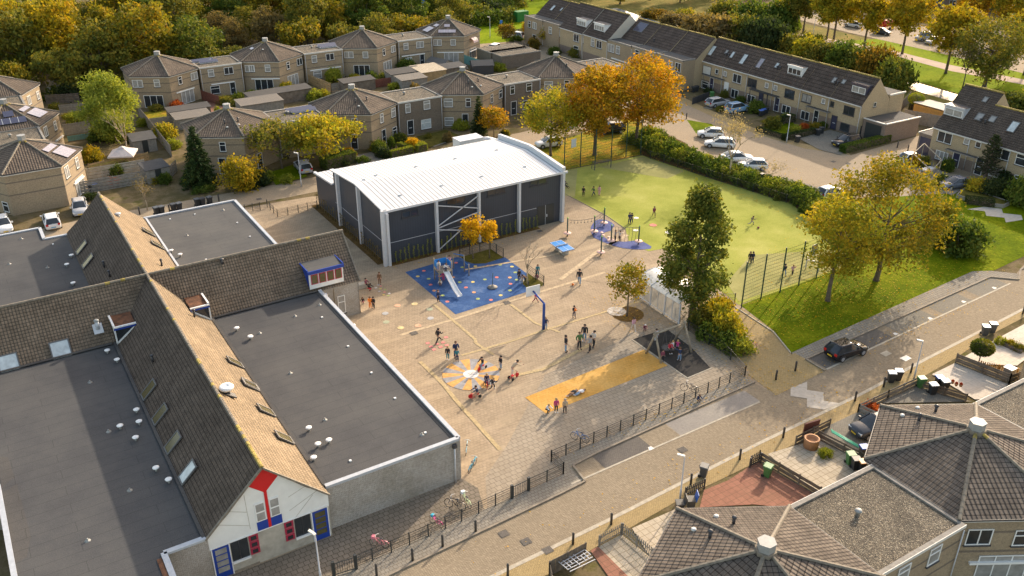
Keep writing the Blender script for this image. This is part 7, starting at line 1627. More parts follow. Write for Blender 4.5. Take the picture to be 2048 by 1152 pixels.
wire_fence(fence_up,1.05,'long black wire fence along the playground beside the parking bays, upper part')
wire_fence([(52.53,45.84),(53.4,48.5),(53.75,50.2),(53.6,51.5),(53.7,53.0),(53.75,54.5),(54.3,57.0)],1.05,'black wire fence along the bushes at the right corner of the playground')
for (a,b,lab) in (((13.26,42.59),(14.72,42.43),'black metal gate at the bottom left end of the school fence'),((26.9,42.96),(28.37,43.05),'black metal gate in the middle of the school fence')):
    g_ = thing('metal_gate',(a[0],a[1],0),lab,'gate')
    for p in (a,b): mb = MB(); mb.box(p[0]-.09,p[0]+.09,p[1]-.09,p[1]+.09,0,1.2,'dark_metal'); mb.build('post',g_)
    mb = MB(); a2 = (a[0]+.12,a[1]-.05); b2 = (b[0]-.12,b[1]-.05)
    for z in (.12,1.05): mb.beam((a2[0],a2[1],z),(b2[0],b2[1],z),.04,.05,'dark_metal')
    for i in range(9): x = a2[0]+(b2[0]-a2[0])*i/8; y = a2[1]+(b2[1]-a2[1])*i/8; mb.beam((x,y,.12),(x,y,1.05),.02,.02,'dark_metal')
    mb.build('gate_leaf',g_)
tall_far = [G(*p) for p in ((1128,345),(1160.4,335),(1190,328),(1222,319.5),(1251.7,314),(1280.5,307))]
wire_fence(tall_far,5.0,'tall green ball-stop fence along the far side of the pitch, before the orange trees','wire_green','green_metal',.05,rails=False)
tall_near = [G(*p) for p in ((1482.6,616),(1521.5,598.7),(1559.7,585),(1597,571),(1632,557),(1668,544),(1703,531))]
wire_fence(tall_near,5.0,'tall green ball-stop fence along the near side of the pitch, by the lawn','wire_green','green_metal',.05,rails=False)
wire_fence([(82.3,96.6)]+[(82.3+(i)*.42,94.5-i*2.45) for i in range(10)]+[(86.5,70.5),(85.2,67.2),(83.6,63),(81.8,59),(80.0,55.6)],1.15,'low dark fence between the pitch and the shrub band')
wire_fence([G(*W2(690,195)),G(*W2(805,165)),G(*W2(920,135)),G(*W2(1040,105)),G(*W2(1110,155)),G(*W2(1190,205))],1.1,'black wire fence around the bed with the two yellow trees')
wire_fence([G(*W2(1470,385)),G(*W2(1565,455)),G(*W2(1655,525)),G(*W2(1480,590))],1.1,'black wire fence around the small bed with the bare tree',skip=(2,))
wire_fence([G(*R6(597,1040)),G(*R6(625,1065)),G(*R6(655,1095)),G(*R6(690,1125)),G(*R6(780,1110)),G(*R6(873,1087)),G(*R6(955,1068)),G(*R6(1040,1050))],1.0,'black wire fence between the rear street and the passage beside the hall')
wire_fence([G(*R6(400,1085)),G(*R6(470,1075)),G(*R6(535,1065))],1.0,'black wire gate panels next to the flat school roof, rear street side')
wire_fence([(59.9,57.2),(61.4,56.2)],1.1,'short wire fence beside the corner of the tall pitch fence')
def board_fence(cv,a,b,h,label,mat='wood_fence',style='board',gap=.1,n=None):
    A,B = (G(*cv(*a)),G(*cv(*b))) if cv else (a,b); L = math.hypot(B[0]-A[0],B[1]-A[1]); u = ((B[0]-A[0])/L,(B[1]-A[1])/L); nn = (-u[1],u[0])
    r = thing('wooden_fence',(A[0],A[1],0),label,'fence')
    k = max(1,int(round(L/1.9)))
    for i in range(k+1):
        x,y = A[0]+u[0]*L*i/k,A[1]+u[1]*L*i/k; mb = MB(); mb.beam((x,y,0),(x,y,h+.04),.09,.09,mat); mb.build('post',r)
    mb = MB()
    if style == 'board':
        m_ = max(3,int(h/.19)); st_ = h/m_
        for j in range(m_): z = st_*(j+.5); o = .03*(1 if j % 2 else -1); mb.beam((A[0]+nn[0]*o,A[1]+nn[1]*o,z),(B[0]+nn[0]*o,B[1]+nn[1]*o,z),.02,st_*.82,mat)
    elif style == 'picket':
        for z in (.25,h-.25): mb.beam((A[0],A[1],z),(B[0],B[1],z),.03,.07,mat)
        m_ = max(3,int(L/.17))
        for j in range(m_+1): x,y = A[0]+u[0]*L*j/m_+nn[0]*.03,A[1]+u[1]*L*j/m_+nn[1]*.03; mb.beam((x,y,.08),(x,y,h),.08,.02,mat)
    else:
        m_ = max(3,int(L/.22))
        for j in range(m_): x,y = A[0]+u[0]*L*(j+.5)/m_,A[1]+u[1]*L*(j+.5)/m_; c = Vector((x,y,h/2)); mb.obox(c+Vector((nn[0],nn[1],0))*(.012*(j % 2)),(u[0]*.105,u[1]*.105,0),(nn[0]*.012,nn[1]*.012,0),(0,0,h/2),mat)
    mb.build('boards',r); return r
P_ = 'picket'
for a in ((B3,(570,985),(695,915),1.0,'picket fence section along the yellow pavement at the bottom','wood_grey',P_),(B3,(705,915),(875,1060),1.0,'picket fence running from the pavement towards the lower hexagonal roof','wood_grey',P_),
          (B3,(285,1152),(490,1045),1.25,'dark upright board fence beside the white frame pile','wood_fence','plank'),(B3,(285,1152),(300,1230),1.1,'board fence end at the bottom edge of the picture','wood_fence','plank'),(B3,(1065,700),(1175,650),.9,'short black picket fence behind the open bins','dark_trim',P_),(B3,(1437,530),(1500,500),.9,'short black picket fence next to the red paved garden','dark_trim',P_),
          (B4,(0,520),(50,490),.95,'dark picket fence corner above the red paved garden','wood_fence',P_),(B4,(50,490),(400,700),.95,'long low board fence between the red and the cream gardens','wood_fence','board'),(B4,(260,400),(455,300),.9,'board fence along the pavement by the round planter','wood_fence','board'),
          (B4,(390,365),(690,520),.85,'board fence between the cream garden and the grey driveway','wood_fence','board'),(B4,(620,215),(790,135),.9,'grey board fence by the red-brown plant','wood_grey','board'),(B4,(790,135),(965,55),.9,'board fence beside the green bin','wood_grey','board'),(B4,(620,215),(722,262),.9,'short board fence at the driveway entrance','wood_grey','board'),(B4,(985,75),(1240,150),.8,'dark board fence with pots on it behind the black bins','wood_fence','board'),
          (R7,(450,690),(1130,960),1.1,'long dark sloping board fence at the right edge garden','wood_fence','board'),(R7,(1130,960),(1240,930),1.1,'end panel of the dark board fence at the house corner','wood_fence','board'),(R7,(760,755),(1230,850),.8,'light orange picket fence at the right edge','wood_orange',P_),
          (Z1,(410,1130),(980,1030),1.7,'grey horizontal board fence facing the rear street at left','wood_grey','board'),(Z1,(980,1030),(1020,985),1.6,'fence corner beside the grey roofed shed','wood_grey','board'),(Z1,(510,1040),(840,985),1.7,'pale plank wall behind the reddish bush','concrete','board'),(Z1,(520,1000),(860,930),1.4,'mossy horizontal fence beside the parasol','wood_light','board'),
          (Z1,(990,905),(805,670),1.8,'long wooden fence running back between the left gardens','wood_grey','plank'),(Z1,(375,780),(600,745),1.7,'grey plank fence behind the willow','wood_grey','plank'),(Z1,(270,600),(460,590),1.6,'dark board fence behind the yellow roofed shed','wood_fence','board'),(Z1,(350,660),(560,640),1.6,'weathered trellis fence in the left gardens','wood_grey','board'),(Z1,(870,740),(1025,720),1.6,'grey plank fence between first back house garden and spruce house','wood_grey','plank'),(Z1,(1165,575),(1265,610),1.7,'red-brown wooden fence between the first back gardens','wood_red','plank'),
          (Z1,(395,815),(560,790),.8,'low blue-green panel fence in the left garden','teal_wood','plank'),(Z2,(340,480),(470,535),1.7,'brown board fence in the back gardens by the lime tree','wood_light','board'),(Z2,(470,535),(560,520),1.6,'grey fence behind the right-of-centre roofs','wood_grey','board'),(Z2,(1235,365),(1320,395),1.7,'teal lattice fence beside the house with pink awnings','teal_wood','plank'),(Z2,(700,510),(830,490),1.5,'reddish garden fence behind the sheds','wood_red','plank'),
          (R3,(740,410),(905,455),1.1,'dark front garden fence at the far left of the row','wood_fence',P_),(R3,(600,330),(850,270),1.3,'low brown wall-like fence beside the field','wood_fence','board'),(Z4,(880,700),(1085,740),2.0,'tall upright garden fence between the garage and right hand row','wood_grey','plank'),(Z4,(870,640),(915,590),1.9,'tall wooden fence behind the brick garage','wood_fence','plank'),(R1,(255,860),(440,790),1.2,'low black fence by the silver car','dark_trim','plank')):
    board_fence(a[0],a[1],a[2],a[3],a[4],a[5],a[6])
# ================================================================ gardens
for nm,cv,pts,mt in (('garden_paving',B4,[(100,450),(270,400),(400,360),(690,510),(600,570),(410,700)],'slab_cream'),('garden_paving',B4,[(0,520),(50,500),(400,700),(290,770),(0,740),(-250,700),(-180,640)],'slab_red'),('garden_paving',B3,[(1175,660),(1310,605),(1430,650),(1500,740),(1150,760)],'slab_red'),
                        ('garden_paving',B3,[(760,880),(1010,770),(1010,900),(880,1070)],'slab_cream'),('garden_paving',B3,[(560,990),(700,915),(880,1060),(830,1200),(700,1200)],'slab_cream'),('garden_path',B3,[(520,1010),(565,985),(740,1160),(640,1180)],'slab_red'),
                        ('driveway',B4,[(450,290),(620,210),(720,262),(720,400),(690,500),(400,362)],'bay_mid'),('driveway',B4,[(800,135),(970,60),(1120,120),(1280,150),(760,160)],'bay_mid'),('garden_paving',R7,[(150,830),(440,690),(1130,960),(880,1152),(700,1152)],'slab_pale'),
                        ('garden_paving',R7,[(880,430),(1330,190),(1400,190),(1400,600),(1240,720),(760,700),(560,610)],'slab_pale'),('driveway',Z4,[(280,800),(460,750),(640,800),(520,895),(400,865)],'bay_mid'),('driveway',R1,[(380,900),(660,790),(700,800),(470,920)],'pave_grey'),('driveway',R1,[(620,960),(880,850),(960,880),(720,985)],'pave_grey'),
                        ('driveway',R2,[(280,850),(520,760),(560,790),(400,890)],'pave_grey'),('garden_lawn',Z4,[(60,740),(240,700),(290,760),(190,800)],'lawn'),('garden_lawn',Z2,[(105,1000),(280,940),(330,1020),(150,1070)],'lawn'),('garden_paving',Z2,[(1010,800),(1130,760),(1200,800),(1060,850)],'bay_mid'),('garden_lawn',Z2,[(960,790),(1130,750),(1220,790),(1010,860)],'moss_soil'),
                        ('driveway',Z2,[(600,900),(700,880),(780,930),(620,960)],'bay_mid'),('garden_paving',Z1,[(1140,600),(1250,590),(1330,640),(1240,665)],'slab_red'),('garden_lawn',Z1,[(820,650),(960,640),(990,680),(860,700)],'lawn_leafy'),('garden_lawn',Z1,[(510,960),(720,900),(760,950),(520,1010)],'lawn'),('garden_paving',Z2,[(820,400),(1040,380),(1050,440),(830,460)],'bay_mid'),('garden_paving',Z2,[(1060,380),(1240,370),(1260,400),(1080,410)],'bay_mid'),
                        ('garden_paving',Z2,[(0,540),(130,530),(250,520),(300,560),(60,590)],'pave_grey'),('garden_lawn',Z2,[(500,470),(650,455),(660,480),(520,500)],'lawn_leafy'),('garden_paving',R2,[(90,680),(250,640),(330,720),(230,800)],'pave_grey'),('garden_paving',Z2,[(1240,330),(1340,300),(1400,330),(1300,360)],'slab_cream')):
    GZ = globals().get('GZ',0)+.004; struct(nm,gp(cv,*pts),L3+GZ,mt)
def shed(cv,x,y,wd,dp,h,rz,wall,roof,label,gable=True,door=True):
    g = G(*cv(x,y)); r = thing('garden_shed',(g[0],g[1],0),label,'shed'); r.rotation_euler = (0,0,rz)
    mb = MB(); mb.box(-wd/2,wd/2,-dp/2,dp/2,0,h,wall)
    if gable:
        for y_,s_ in ((-dp/2-.002,1),(dp/2+.002,-1)): q = [(-wd/2,y_,h),(wd/2,y_,h),(0,y_,h+.6)]; mb.face(q if s_ > 0 else q[::-1],wall)
    o = mb.build('wall',None); o.parent = r; mb = MB()
    if gable: mb.face([(-wd/2-.15,dp/2+.15,h-.1),(-wd/2-.15,-dp/2-.15,h-.1),(0,-dp/2-.15,h+.65),(0,dp/2+.15,h+.65)],roof); mb.face([(wd/2+.15,-dp/2-.15,h-.1),(wd/2+.15,dp/2+.15,h-.1),(0,dp/2+.15,h+.65),(0,-dp/2-.15,h+.65)],roof)
    else: mb.obox((0,0,h+.1),(wd/2+.15,0,0),(0,dp/2+.15,.12),(0,0,.04),roof)
    o = mb.build('roof',None); o.parent = r
    if door: mb = MB(); mb.box(-.4,.4,-dp/2-.03,-dp/2-.004,0,min(1.9,h-.1),'dark_metal'); o = mb.build('door',None); o.parent = r
for a in ((Z1,340,540,3.2,3.0,1.9,0,'offwhite','brick_yellow','small white shed with a mossy yellow roof behind the left houses',False,False),(Z1,900,1030,3.0,3.0,1.9,.1,'wood_grey','felt','grey garden shed with a dark door beside the spruce',False,True),(Z1,830,860,3.2,3.4,1.9,0,'wood_grey','felt','grey shed behind the pale bare tree',False,True),
          (Z1,1095,690,6.5,2.2,2.0,0,'wood_fence','felt_dark','long dark roofed shed behind the spruce house',False,False),(Z1,1110,720,5.5,3.5,1.7,0,'wood_grey','corrugated','corrugated roofed shed just behind the spruce house',False,False),(Z2,170,590,11,2.6,2.0,.05,'wood_fence','felt_dark','long low shed with dark roof in the middle of the back gardens',False,False),(Z2,60,640,7,3.5,1.8,0,'wood_grey','corrugated','wide corrugated shed roof left of centre in the back gardens',False,False),
          (Z2,620,520,6,2.4,1.9,0,'wood_fence','felt_dark','dark shed beside the white garden tent',False,False),(Z2,890,470,6.5,3,2.0,0,'wood_grey','felt_dark','brown shed row behind the right-of-centre hexagonal roof',False,False),(Z2,930,505,5,3,1.9,0,'wood_grey','corrugated','corrugated shed next to the brown shed row',False,False),(Z2,1027,455,5,5,2.0,0,'wood_light','slab_cream','sunlit flat pale roofed garden room',False,False),
          (Z2,1095,405,3,4.5,1.7,.3,'wood_grey','felt_light','light grey gabled shed by the end house',True,True),(Z2,1335,415,3.6,4,1.7,1.2,'dark_trim','felt','dark blue-grey gabled shed with white ridge',True,True),(Z2,1410,335,3.6,4,1.8,1.2,'wood_light','felt','cream gabled shed with grey roof near the far garages',True,True),(Z4,1060,690,5.5,4,2.3,1.57,'wood_orange','slab_pale','orange wooden garden room with pale flat roof near the canal',False,False),
          (Z2,1160,435,5,3,1.8,0,'wood_fence','felt','grey flat roofed shed right of the pale garden room',False,False)):
    shed(*a)
for i,(x,y) in enumerate(((665,600),(790,640))):
    g = G(*R3(x,y)); r = thing('garage_block',(g[0],g[1]+2,0),['far flat gravel roofed garage, rear one','far flat gravel roofed garage, front one'][i],'garage'); mb = MB(); mb.prism([(g[0]-4.5,g[1]-1),(g[0]+4.5,g[1]-1),(g[0]+4.5,g[1]+4.5),(g[0]-4.5,g[1]+4.5)],0,2.5,'brick_dark','roof_gravel'); mb.build('wall',r)
    mb = MB(); mb.box(g[0]-4.55,g[0]+4.55,g[1]-1.12,g[1]-1.01,2.4,2.62,'wood_grey'); mb.box(g[0]-4.6,g[0]-4.51,g[1]-1,g[1]+4.5,2.4,2.6,'wood_grey'); mb.build('roof_edge',r)
# parasol
g = G(*Z1(722,955)); r = thing('garden_parasol',(g[0],g[1],0),'large square pale pink garden parasol in the left garden','parasol'); mb = MB()
for k in range(4):
    a,b = k*math.pi/2+.4,(k+1)*math.pi/2+.4; mb.face([(2.4*math.cos(a),2.4*math.sin(a),1.9),(2.4*math.cos(b),2.4*math.sin(b),1.9),(.5*math.cos(b),.5*math.sin(b),2.6),(.5*math.cos(a),.5*math.sin(a),2.6)],'canvas')
    mb.face([(.6*math.cos(a),.6*math.sin(a),2.65),(.6*math.cos(b),.6*math.sin(b),2.65),(0,0,2.9)],'canvas')
    mb.face([(2.4*math.cos(a),2.4*math.sin(a),1.9),(2.4*math.cos(a),2.4*math.sin(a),1.72),(2.4*math.cos(b),2.4*math.sin(b),1.72),(2.4*math.cos(b),2.4*math.sin(b),1.9)],'canvas')
o = mb.build('canopy',None); o.parent = r; mb = MB(); mb.tube([(0,0,0),(0,0,2.85)],.04,6,'light_trim'); o = mb.build('pole',None); o.parent = r
# ================================================================ play equipment
tw = Vector((*G(*W2(500,470)),0)); sle = Vector((*G(*W2(690,678)),0)); d = (sle-tw).normalized(); nrm = Vector((-d.y,d.x,0))
pt_ = thing('play_tower',(tw.x,tw.y,0),'wooden play tower with blue rails and a long steel slide on the blue floor','play tower')
for a in (-.7,.7):
    for b in (-.7,.7): p = tw+d*a+nrm*b; mb = MB(); mb.tube([p,p+Vector((0,0,2.5))],.07,7,'wood_post'); mb.build('post',pt_)
mb = MB(); mb.obox(tw+Vector((0,0,1.35)),d*.75,nrm*.75,(0,0,.05),'wood_post'); mb.build('platform',pt_)
for s_ in (-1,1): mb = MB(); mb.obox(tw+nrm*s_*.7+Vector((0,0,1.95)),d*.65,nrm*.02,(0,0,.3),'play_blue_light'); mb.build('panel',pt_)
mb = MB(); mb.obox(tw-d*.7+Vector((0,0,2.0)),d*.02,nrm*.65,(0,0,.3),'play_blue_light'); mb.build('panel',pt_)
for k in range(4): mb = MB(); mb.tube([tw-d*(.8+.13*k)-nrm*.5+Vector((0,0,1.1-.28*k)),tw-d*(.8+.13*k)+nrm*.5+Vector((0,0,1.1-.28*k))],.04,6,'rope'); mb.build('rung',pt_)
L = (sle-tw).length; mb = MB(); ps = [tw+d*.7+Vector((0,0,1.4)),tw+d*1.1+Vector((0,0,1.32)),tw+d*(L*.78)+Vector((0,0,.42)),tw+d*(L-.3)+Vector((0,0,.3)),tw+d*L+Vector((0,0,.27))]
for a,b in zip(ps[:-1],ps[1:]):
    mb.face([a-nrm*.24,b-nrm*.24,b+nrm*.24,a+nrm*.24],'slide_steel')
    for s_ in (-1,1): mb.beam(a+nrm*s_*.25+Vector((0,0,.09)),b+nrm*s_*.25+Vector((0,0,.09)),.03,.2,'slide_steel')
mb.build('slide',pt_)
hb = thing('turning_bars',(*G(*W2(680,350)),0),'blue turning bars on three wooden posts beside the play tower','turning bars'); pp = [G(*W2(618,330)),G(*W2(742,365)),G(*W2(795,412))]
for p,h in zip(pp,(1.9,2.0,1.4)): mb = MB(); mb.tube([(p[0],p[1],0),(p[0],p[1],h)],.06,7,'wood_post'); mb.build('post',hb)
mb = MB(); mb.tube([(*pp[0],1.8),(*pp[1],1.9)],.04,7,'play_blue_light'); mb.build('bar',hb); mb = MB(); mb.tube([(*pp[1],1.2),(*pp[2],1.2)],.025,6,'play_blue_light'); mb.build('bar',hb)
p = G(*W2(1066,550)); r = thing('spinner',(*p,0),'dark standing spinner pole with round foot ring on the blue floor','spinner'); mb = MB(); mb.tube([(*p,0),(p[0]+.05,p[1],1.7)],.035,7,'green_metal'); mb.build('pole',r); mb = MB(); mb.lathe((*p,.05),[(.5,0),(.52,.05),(.2,.12),(.08,.3)],14,'wood_grey'); mb.build('foot_ring',r)
pr = thing('climbing_course',(*G(*W3(547,780)),0),'rope climbing course with green-capped dark posts and pink steps','climbing course')
posts = [G(*W3(424,462)),G(*W3(248,612)),G(*W3(370,985)),G(*W3(547,780)),G(*W3(1033,792)),G(*Z7(387,268))]
for p in posts:
    mb = MB(); mb.tube([(*p,0),(*p,2.3)],.075,8,'green_metal'); o = mb.build('post',pr); mb = MB(); mb.lathe((*p,2.3),[(.09,0),(.08,.08),(.03,.11)],8,'cap_green'); mb.build('cap',o)
    mb = MB(); mb.lathe((*p,.42),[(.44,0),(.48,.03),(.44,.07),(.1,.08)],14,'step_pink'); mb.build('step',pr)
for x,y in ((285,612),(380,622),(405,668),(505,702)): p = G(*W3(x,y)); mb = MB(); mb.tube([(*p,0),(*p,.3)],.06,6,'grey_metal'); mb.lathe((*p,.3),[(.2,0),(.22,.03),(.05,.06)],12,'step_pink'); mb.build('step',pr)
def rope(a,b,za,zb,sag=.1):
    pts = [Vector((a[0]+(b[0]-a[0])*t,a[1]+(b[1]-a[1])*t,za+(zb-za)*t-sag*4*t*(1-t))) for t in [i/8 for i in range(9)]]; mb = MB(); mb.tube(pts,.025,5,'rope'); mb.build('rope',pr); return pts
ps = rope(posts[5],posts[1],2.1,2.1,.15)
for q in ps[1:-1]: mb = MB(); mb.tube([q,q-Vector((0,0,.3))],.02,4,'rope'); mb.ball(q-Vector((0,0,.33)),.06,'dark_trim',5); mb.build('rope_grip',pr)
ps = rope(posts[3],posts[4],2.15,2.15,.03)
for q in ps[1:-1]: mb = MB(); mb.tube([q,q+Vector((.06,0,-.8)),q+Vector((-.05,0,-1.7)),Vector((q.x,q.y,.3))],.022,4,'rope'); mb.build('rope',pr)
for z in (.5,.9,1.3,1.7,2.1): rope(posts[1],posts[0],z,z+.02,.06)
mb = MB()
for t in (.15,.3,.45,.6,.75,.9): x = posts[1][0]+(posts[0][0]-posts[1][0])*t; y = posts[1][1]+(posts[0][1]-posts[1][1])*t; mb.tube([(x,y,.45),(x,y,2.05)],.018,4,'rope')
mb.build('rope_net',pr)
# table tennis
c = Vector((53.65,75.4,0)); ua = Vector((54.84-52.54,74.47-73.88,0)).normalized(); A_ = [G(*Z7(283,300),.76),G(*Z7(350,287),.76),G(*Z7(430,340),.76),G(*Z7(368,360),.76)]
cc = Vector((sum(p[0] for p in A_)/4,sum(p[1] for p in A_)/4,0)); lng = Vector((A_[2][0]-A_[1][0],A_[2][1]-A_[1][1],0)).normalized(); sht = Vector((-lng.y,lng.x,0))
r = thing('table_tennis_table',cc,'blue outdoor table tennis table on a grey concrete base','table tennis table')
mb = MB(); mb.obox(cc+Vector((0,0,.74)),lng*1.37,sht*.76,(0,0,.04),'play_blue_light'); mb.build('table_top',r)
mb = MB(); zt = .784
for a,b,w_,h in ((0,0,1.35,.02),): mb.obox(cc+Vector((0,0,zt)),lng*1.35,sht*.012,(0,0,.003),'white_paint')
for s_ in (-1,1): mb.obox(cc+sht*s_*.745+Vector((0,0,zt)),lng*1.35,sht*.015,(0,0,.003),'white_paint'); mb.obox(cc+lng*s_*1.36+Vector((0,0,zt)),lng*.015,sht*.73,(0,0,.003),'white_paint')
mb.build('line_marking',r); mb = MB(); mb.obox(cc+Vector((0,0,.86)),lng*.015,sht*.8,(0,0,.075),'light_trim'); mb.build('net',r)
for s_ in (-1,1): mb = MB(); mb.obox(cc+lng*s_*.65+Vector((0,0,.35)),lng*.12,sht*.4,(0,0,.35),'concrete'); mb.build('leg',r)
mb = MB(); mb.obox(cc+Vector((0,0,.06)),lng*.9,sht*.35,(0,0,.06),'concrete'); mb.build('base',r)
# basketball hoop
b0 = Vector((*G(1087,659),0)); bd = Vector((*G(1066,583,3.1),3.1)); dr = (bd-b0); dr.z = 0; ln = dr.length; dr.normalize(); sd_ = Vector((-dr.y,dr.x,0))
r = thing('basketball_hoop',b0,'blue basketball post with a white backboard on the playground','basketball hoop')
mb = MB(); mb.tube([b0,b0+Vector((0,0,2.6)),b0+Vector((0,0,2.85))],[.15,.13,.12],8,'play_blue'); mb.tube([b0+Vector((0,0,2.8)),b0+dr*(ln-.05)+Vector((0,0,3.15))],.09,8,'play_blue'); mb.build('post',r)
mb = MB(); mb.obox(b0+dr*ln+Vector((0,0,3.2)),dr*.025,sd_*.75,(0,0,.5),'white_paint'); mb.build('backboard',r)
mb = MB(); rc = b0+dr*(ln+.3)+Vector((0,0,2.95)); mb.tube([rc+Vector((.23*math.cos(t),.23*math.sin(t),0)) for t in [i*math.pi/6 for i in range(13)]],.015,5,'ball_orange',False); mb.build('rim',r)
# swing
sw = thing('nest_swing',(*G(*W4(600,860)),0),'rustic log swing frame with a nest swing above the black rubber mat','swing')
H1 = [G(*W4(345,897)),G(*W4(490,992))]; H2 = [G(*W4(610,787)),G(*W4(780,890))]
t1 = Vector(((H1[0][0]+H1[1][0])/2,(H1[0][1]+H1[1][1])/2,2.55)); t2 = Vector(((H2[0][0]+H2[1][0])/2,(H2[0][1]+H2[1][1])/2,2.55))
for t,hh in ((t1,H1),(t2,H2)):
    for q in hh: b_ = Vector((*q,0)); mb = MB(); mb.tube([b_,t+(t-b_)*.08],[.11,.09],7,'wood_post'); mb.build('leg',sw)
mb = MB(); dd = (t2-t1).normalized(); mb.tube([t1-dd*.2,t2+dd*.2],.1,7,'wood_post'); mb.build('beam',sw)
sc_ = (t1+t2)/2; sc_.z = .55; mb = MB(); mb.tube([sc_+Vector((.6*math.cos(t),.6*math.sin(t),0)) for t in [i*math.pi/8 for i in range(17)]],.05,6,'dark_trim',False); mb.lathe(sc_,[(.01,-.1),(.4,-.06),(.56,-.01)],12,'rope'); o = mb.build('nest_seat',sw)
for s_ in (-1,1):
    for q in (-1,1): mb = MB(); top = (t1+t2)/2+dd*s_*.6; mb.tube([top,sc_+dd*s_*.45+Vector((-dd.y,dd.x,0))*q*.4],.018,4,'rope'); mb.build('rope',sw)
# bicycle shelter
sa,sb_ = Vector((*G(*W4(255,350)),0)),Vector((*G(*W4(550,545)),0)); ax = (sb_-sa); L = ax.length; ax.normalize(); pe = Vector((-ax.y,ax.x,0));
if pe.dot(Vector(FWD)) < 0: pe = -pe
sh = thing('bicycle_shelter',sa,'glass bicycle shelter with two arched translucent roofs beside the dark tree','shelter'); WD = 3.9; HH = 2.2
NB = 3; span = WD/1; Lm = L*1.35/NB
struct('shelter_slab',[tuple((sa-ax*.3-pe*.2).xy),tuple((sa+ax*(L*1.35+.3)-pe*.2).xy),tuple((sa+ax*(L*1.35+.3)+pe*(WD+.2)).xy),tuple((sa-ax*.3+pe*(WD+.2)).xy)],L3,'pave_grey')
for i in range(NB+1):
    for e in (0,WD): p = sa+ax*(Lm*i)+pe*e; mb = MB(); mb.beam(p,p+Vector((0,0,HH)),.12,.12,'light_trim'); mb.build('post',sh)
for i in range(NB):
    a = sa+ax*Lm*i; arc = []
    for k in range(9):
        t = k/8; arc.append(a+pe*(WD+.3)*t-pe*.15+Vector((0,0,HH+.55*math.sin(math.pi*t))))
    mb = MB()
    for p,q in zip(arc[:-1],arc[1:]): mb.face([p,p+ax*(Lm-.06),q+ax*(Lm-.06),q],'shelter_roof',True)
    mb.build('roof_panel',sh); mb = MB(); mb.tube(arc,.05,5,'light_trim',True); mb.build('arch',sh)
    m2 = MB(); o1 = a+ax*.1; m2.face([o1+Vector((0,0,.2)),o1+ax*(Lm-.2)+Vector((0,0,.2)),o1+ax*(Lm-.2)+Vector((0,0,HH-.1)),o1+Vector((0,0,HH-.1))],'shelter_glass'); m2.build('glass_panel',sh)
    m3 = MB(); 
    for z in (.18,HH-.05): m3.beam(a+Vector((0,0,z)),a+ax*Lm+Vector((0,0,z)),.05,.07,'grey_metal')
    m3.beam(a+ax*Lm*.5+Vector((0,0,.2)),a+ax*Lm*.5+Vector((0,0,HH)),.05,.05,'grey_metal'); m3.build('rail',sh)
m2 = MB(); m2.face([sa+Vector((0,0,.2)),sa+pe*WD+Vector((0,0,.2)),sa+pe*WD+Vector((0,0,HH)),sa+Vector((0,0,HH))],'shelter_glass'); m2.build('glass_panel',sh)
# goals
def goal(A,B,dep,h,mat,label):
    A,B = Vector((*A,0)),Vector((*B,0)); u = (B-A).normalized(); n = Vector((-u.y,u.x,0)); n = n if dep > 0 else -n; dep = abs(dep); r = thing('football_goal',A,label,'goal')
    for p in (A,B):
        mb = MB(); mb.beam(p,p+Vector((0,0,h)),.09,.09,mat); mb.beam(p+Vector((0,0,h)),p+n*dep*.6+Vector((0,0,h)),.05,.05,mat); mb.beam(p+n*dep*.6+Vector((0,0,h)),p+n*dep,.05,.05,mat); mb.beam(p,p+n*dep,.06,.06,mat); mb.build('side_frame',r)
    mb = MB(); mb.beam(A+Vector((0,0,h)),B+Vector((0,0,h)),.09,.09,mat); mb.build('crossbar',r); mb = MB(); L = (B-A).length; k = int(L/.2)
    for i in range(1,k): q = A+u*L*i/k; mb.beam(q+n*dep*.6+Vector((0,0,h)),q+n*dep,.025,.025,mat)
    mb.beam(A+n*dep,B+n*dep,.06,.06,mat); mb.beam(A+n*dep*.6+Vector((0,0,h)),B+n*dep*.6+Vector((0,0,h)),.05,.05,mat); mb.build('back_grille',r)
goal(G(*Z3(545,982)),G(*Z3(638,966)),.9,1.1,'rope','dark wooden goal at the far end of the pitch under the orange trees')
goal(G(*Z8(320,462)),G(*Z8(366,476)),-.1,.0,'grey_metal','x') if False else goal(G(*Z8(318,460)),G(*Z8(392,473)),2.6,1.2,'grey_metal','silver metal goal near the tall fence beside the lawn')
# signs
for i,(p,cv,z,lab) in enumerate(((tall_far[0],(1147,286),3.0,'grey notice board hung high on the far pitch fence'),(tall_near[4],(1628,499),3.2,'grey notice board hung high on the near pitch fence'))):
    A,B = (tall_far[0],tall_far[1]) if i == 0 else (tall_near[3],tall_near[4]); r_ = hit_wall(*cv,A,B); c = Vector(r_[2]); u = Vector((B[0]-A[0],B[1]-A[1],0)).normalized(); n = Vector((u.y,-u.x,0)); mb = MB(); mb.obox(c+n*.06,u*.45,n*.02,(0,0,.6),'grey_metal'); o = mb.build('notice_board',None,lab,'sign')
    o.location = o.location
g = G(*R5(1045,745)); mb = MB(); mb.box(g[0]-.28,g[0]+.28,g[1]-.2,g[1]+.2,0,1.5,'green_metal'); mb.box(g[0]-.31,g[0]+.31,g[1]-.23,g[1]+.23,1.5,1.58,'dark_trim'); mb.build('utility_cabinet',None,'narrow green utility cabinet beside the small bare tree','cabinet')
g = G(*R3(815,128)); mb = MB(); mb.box(g[0]-1.6,g[0]+1.6,g[1]-1,g[1]+1,0,2.3,'box_green'); mb.box(g[0]-1.65,g[0]+1.65,g[1]-1.05,g[1]+1.05,2.3,2.38,'box_green'); mb.build('transformer_cabinet',None,'big bright green cabinet standing on the green field','cabinet')
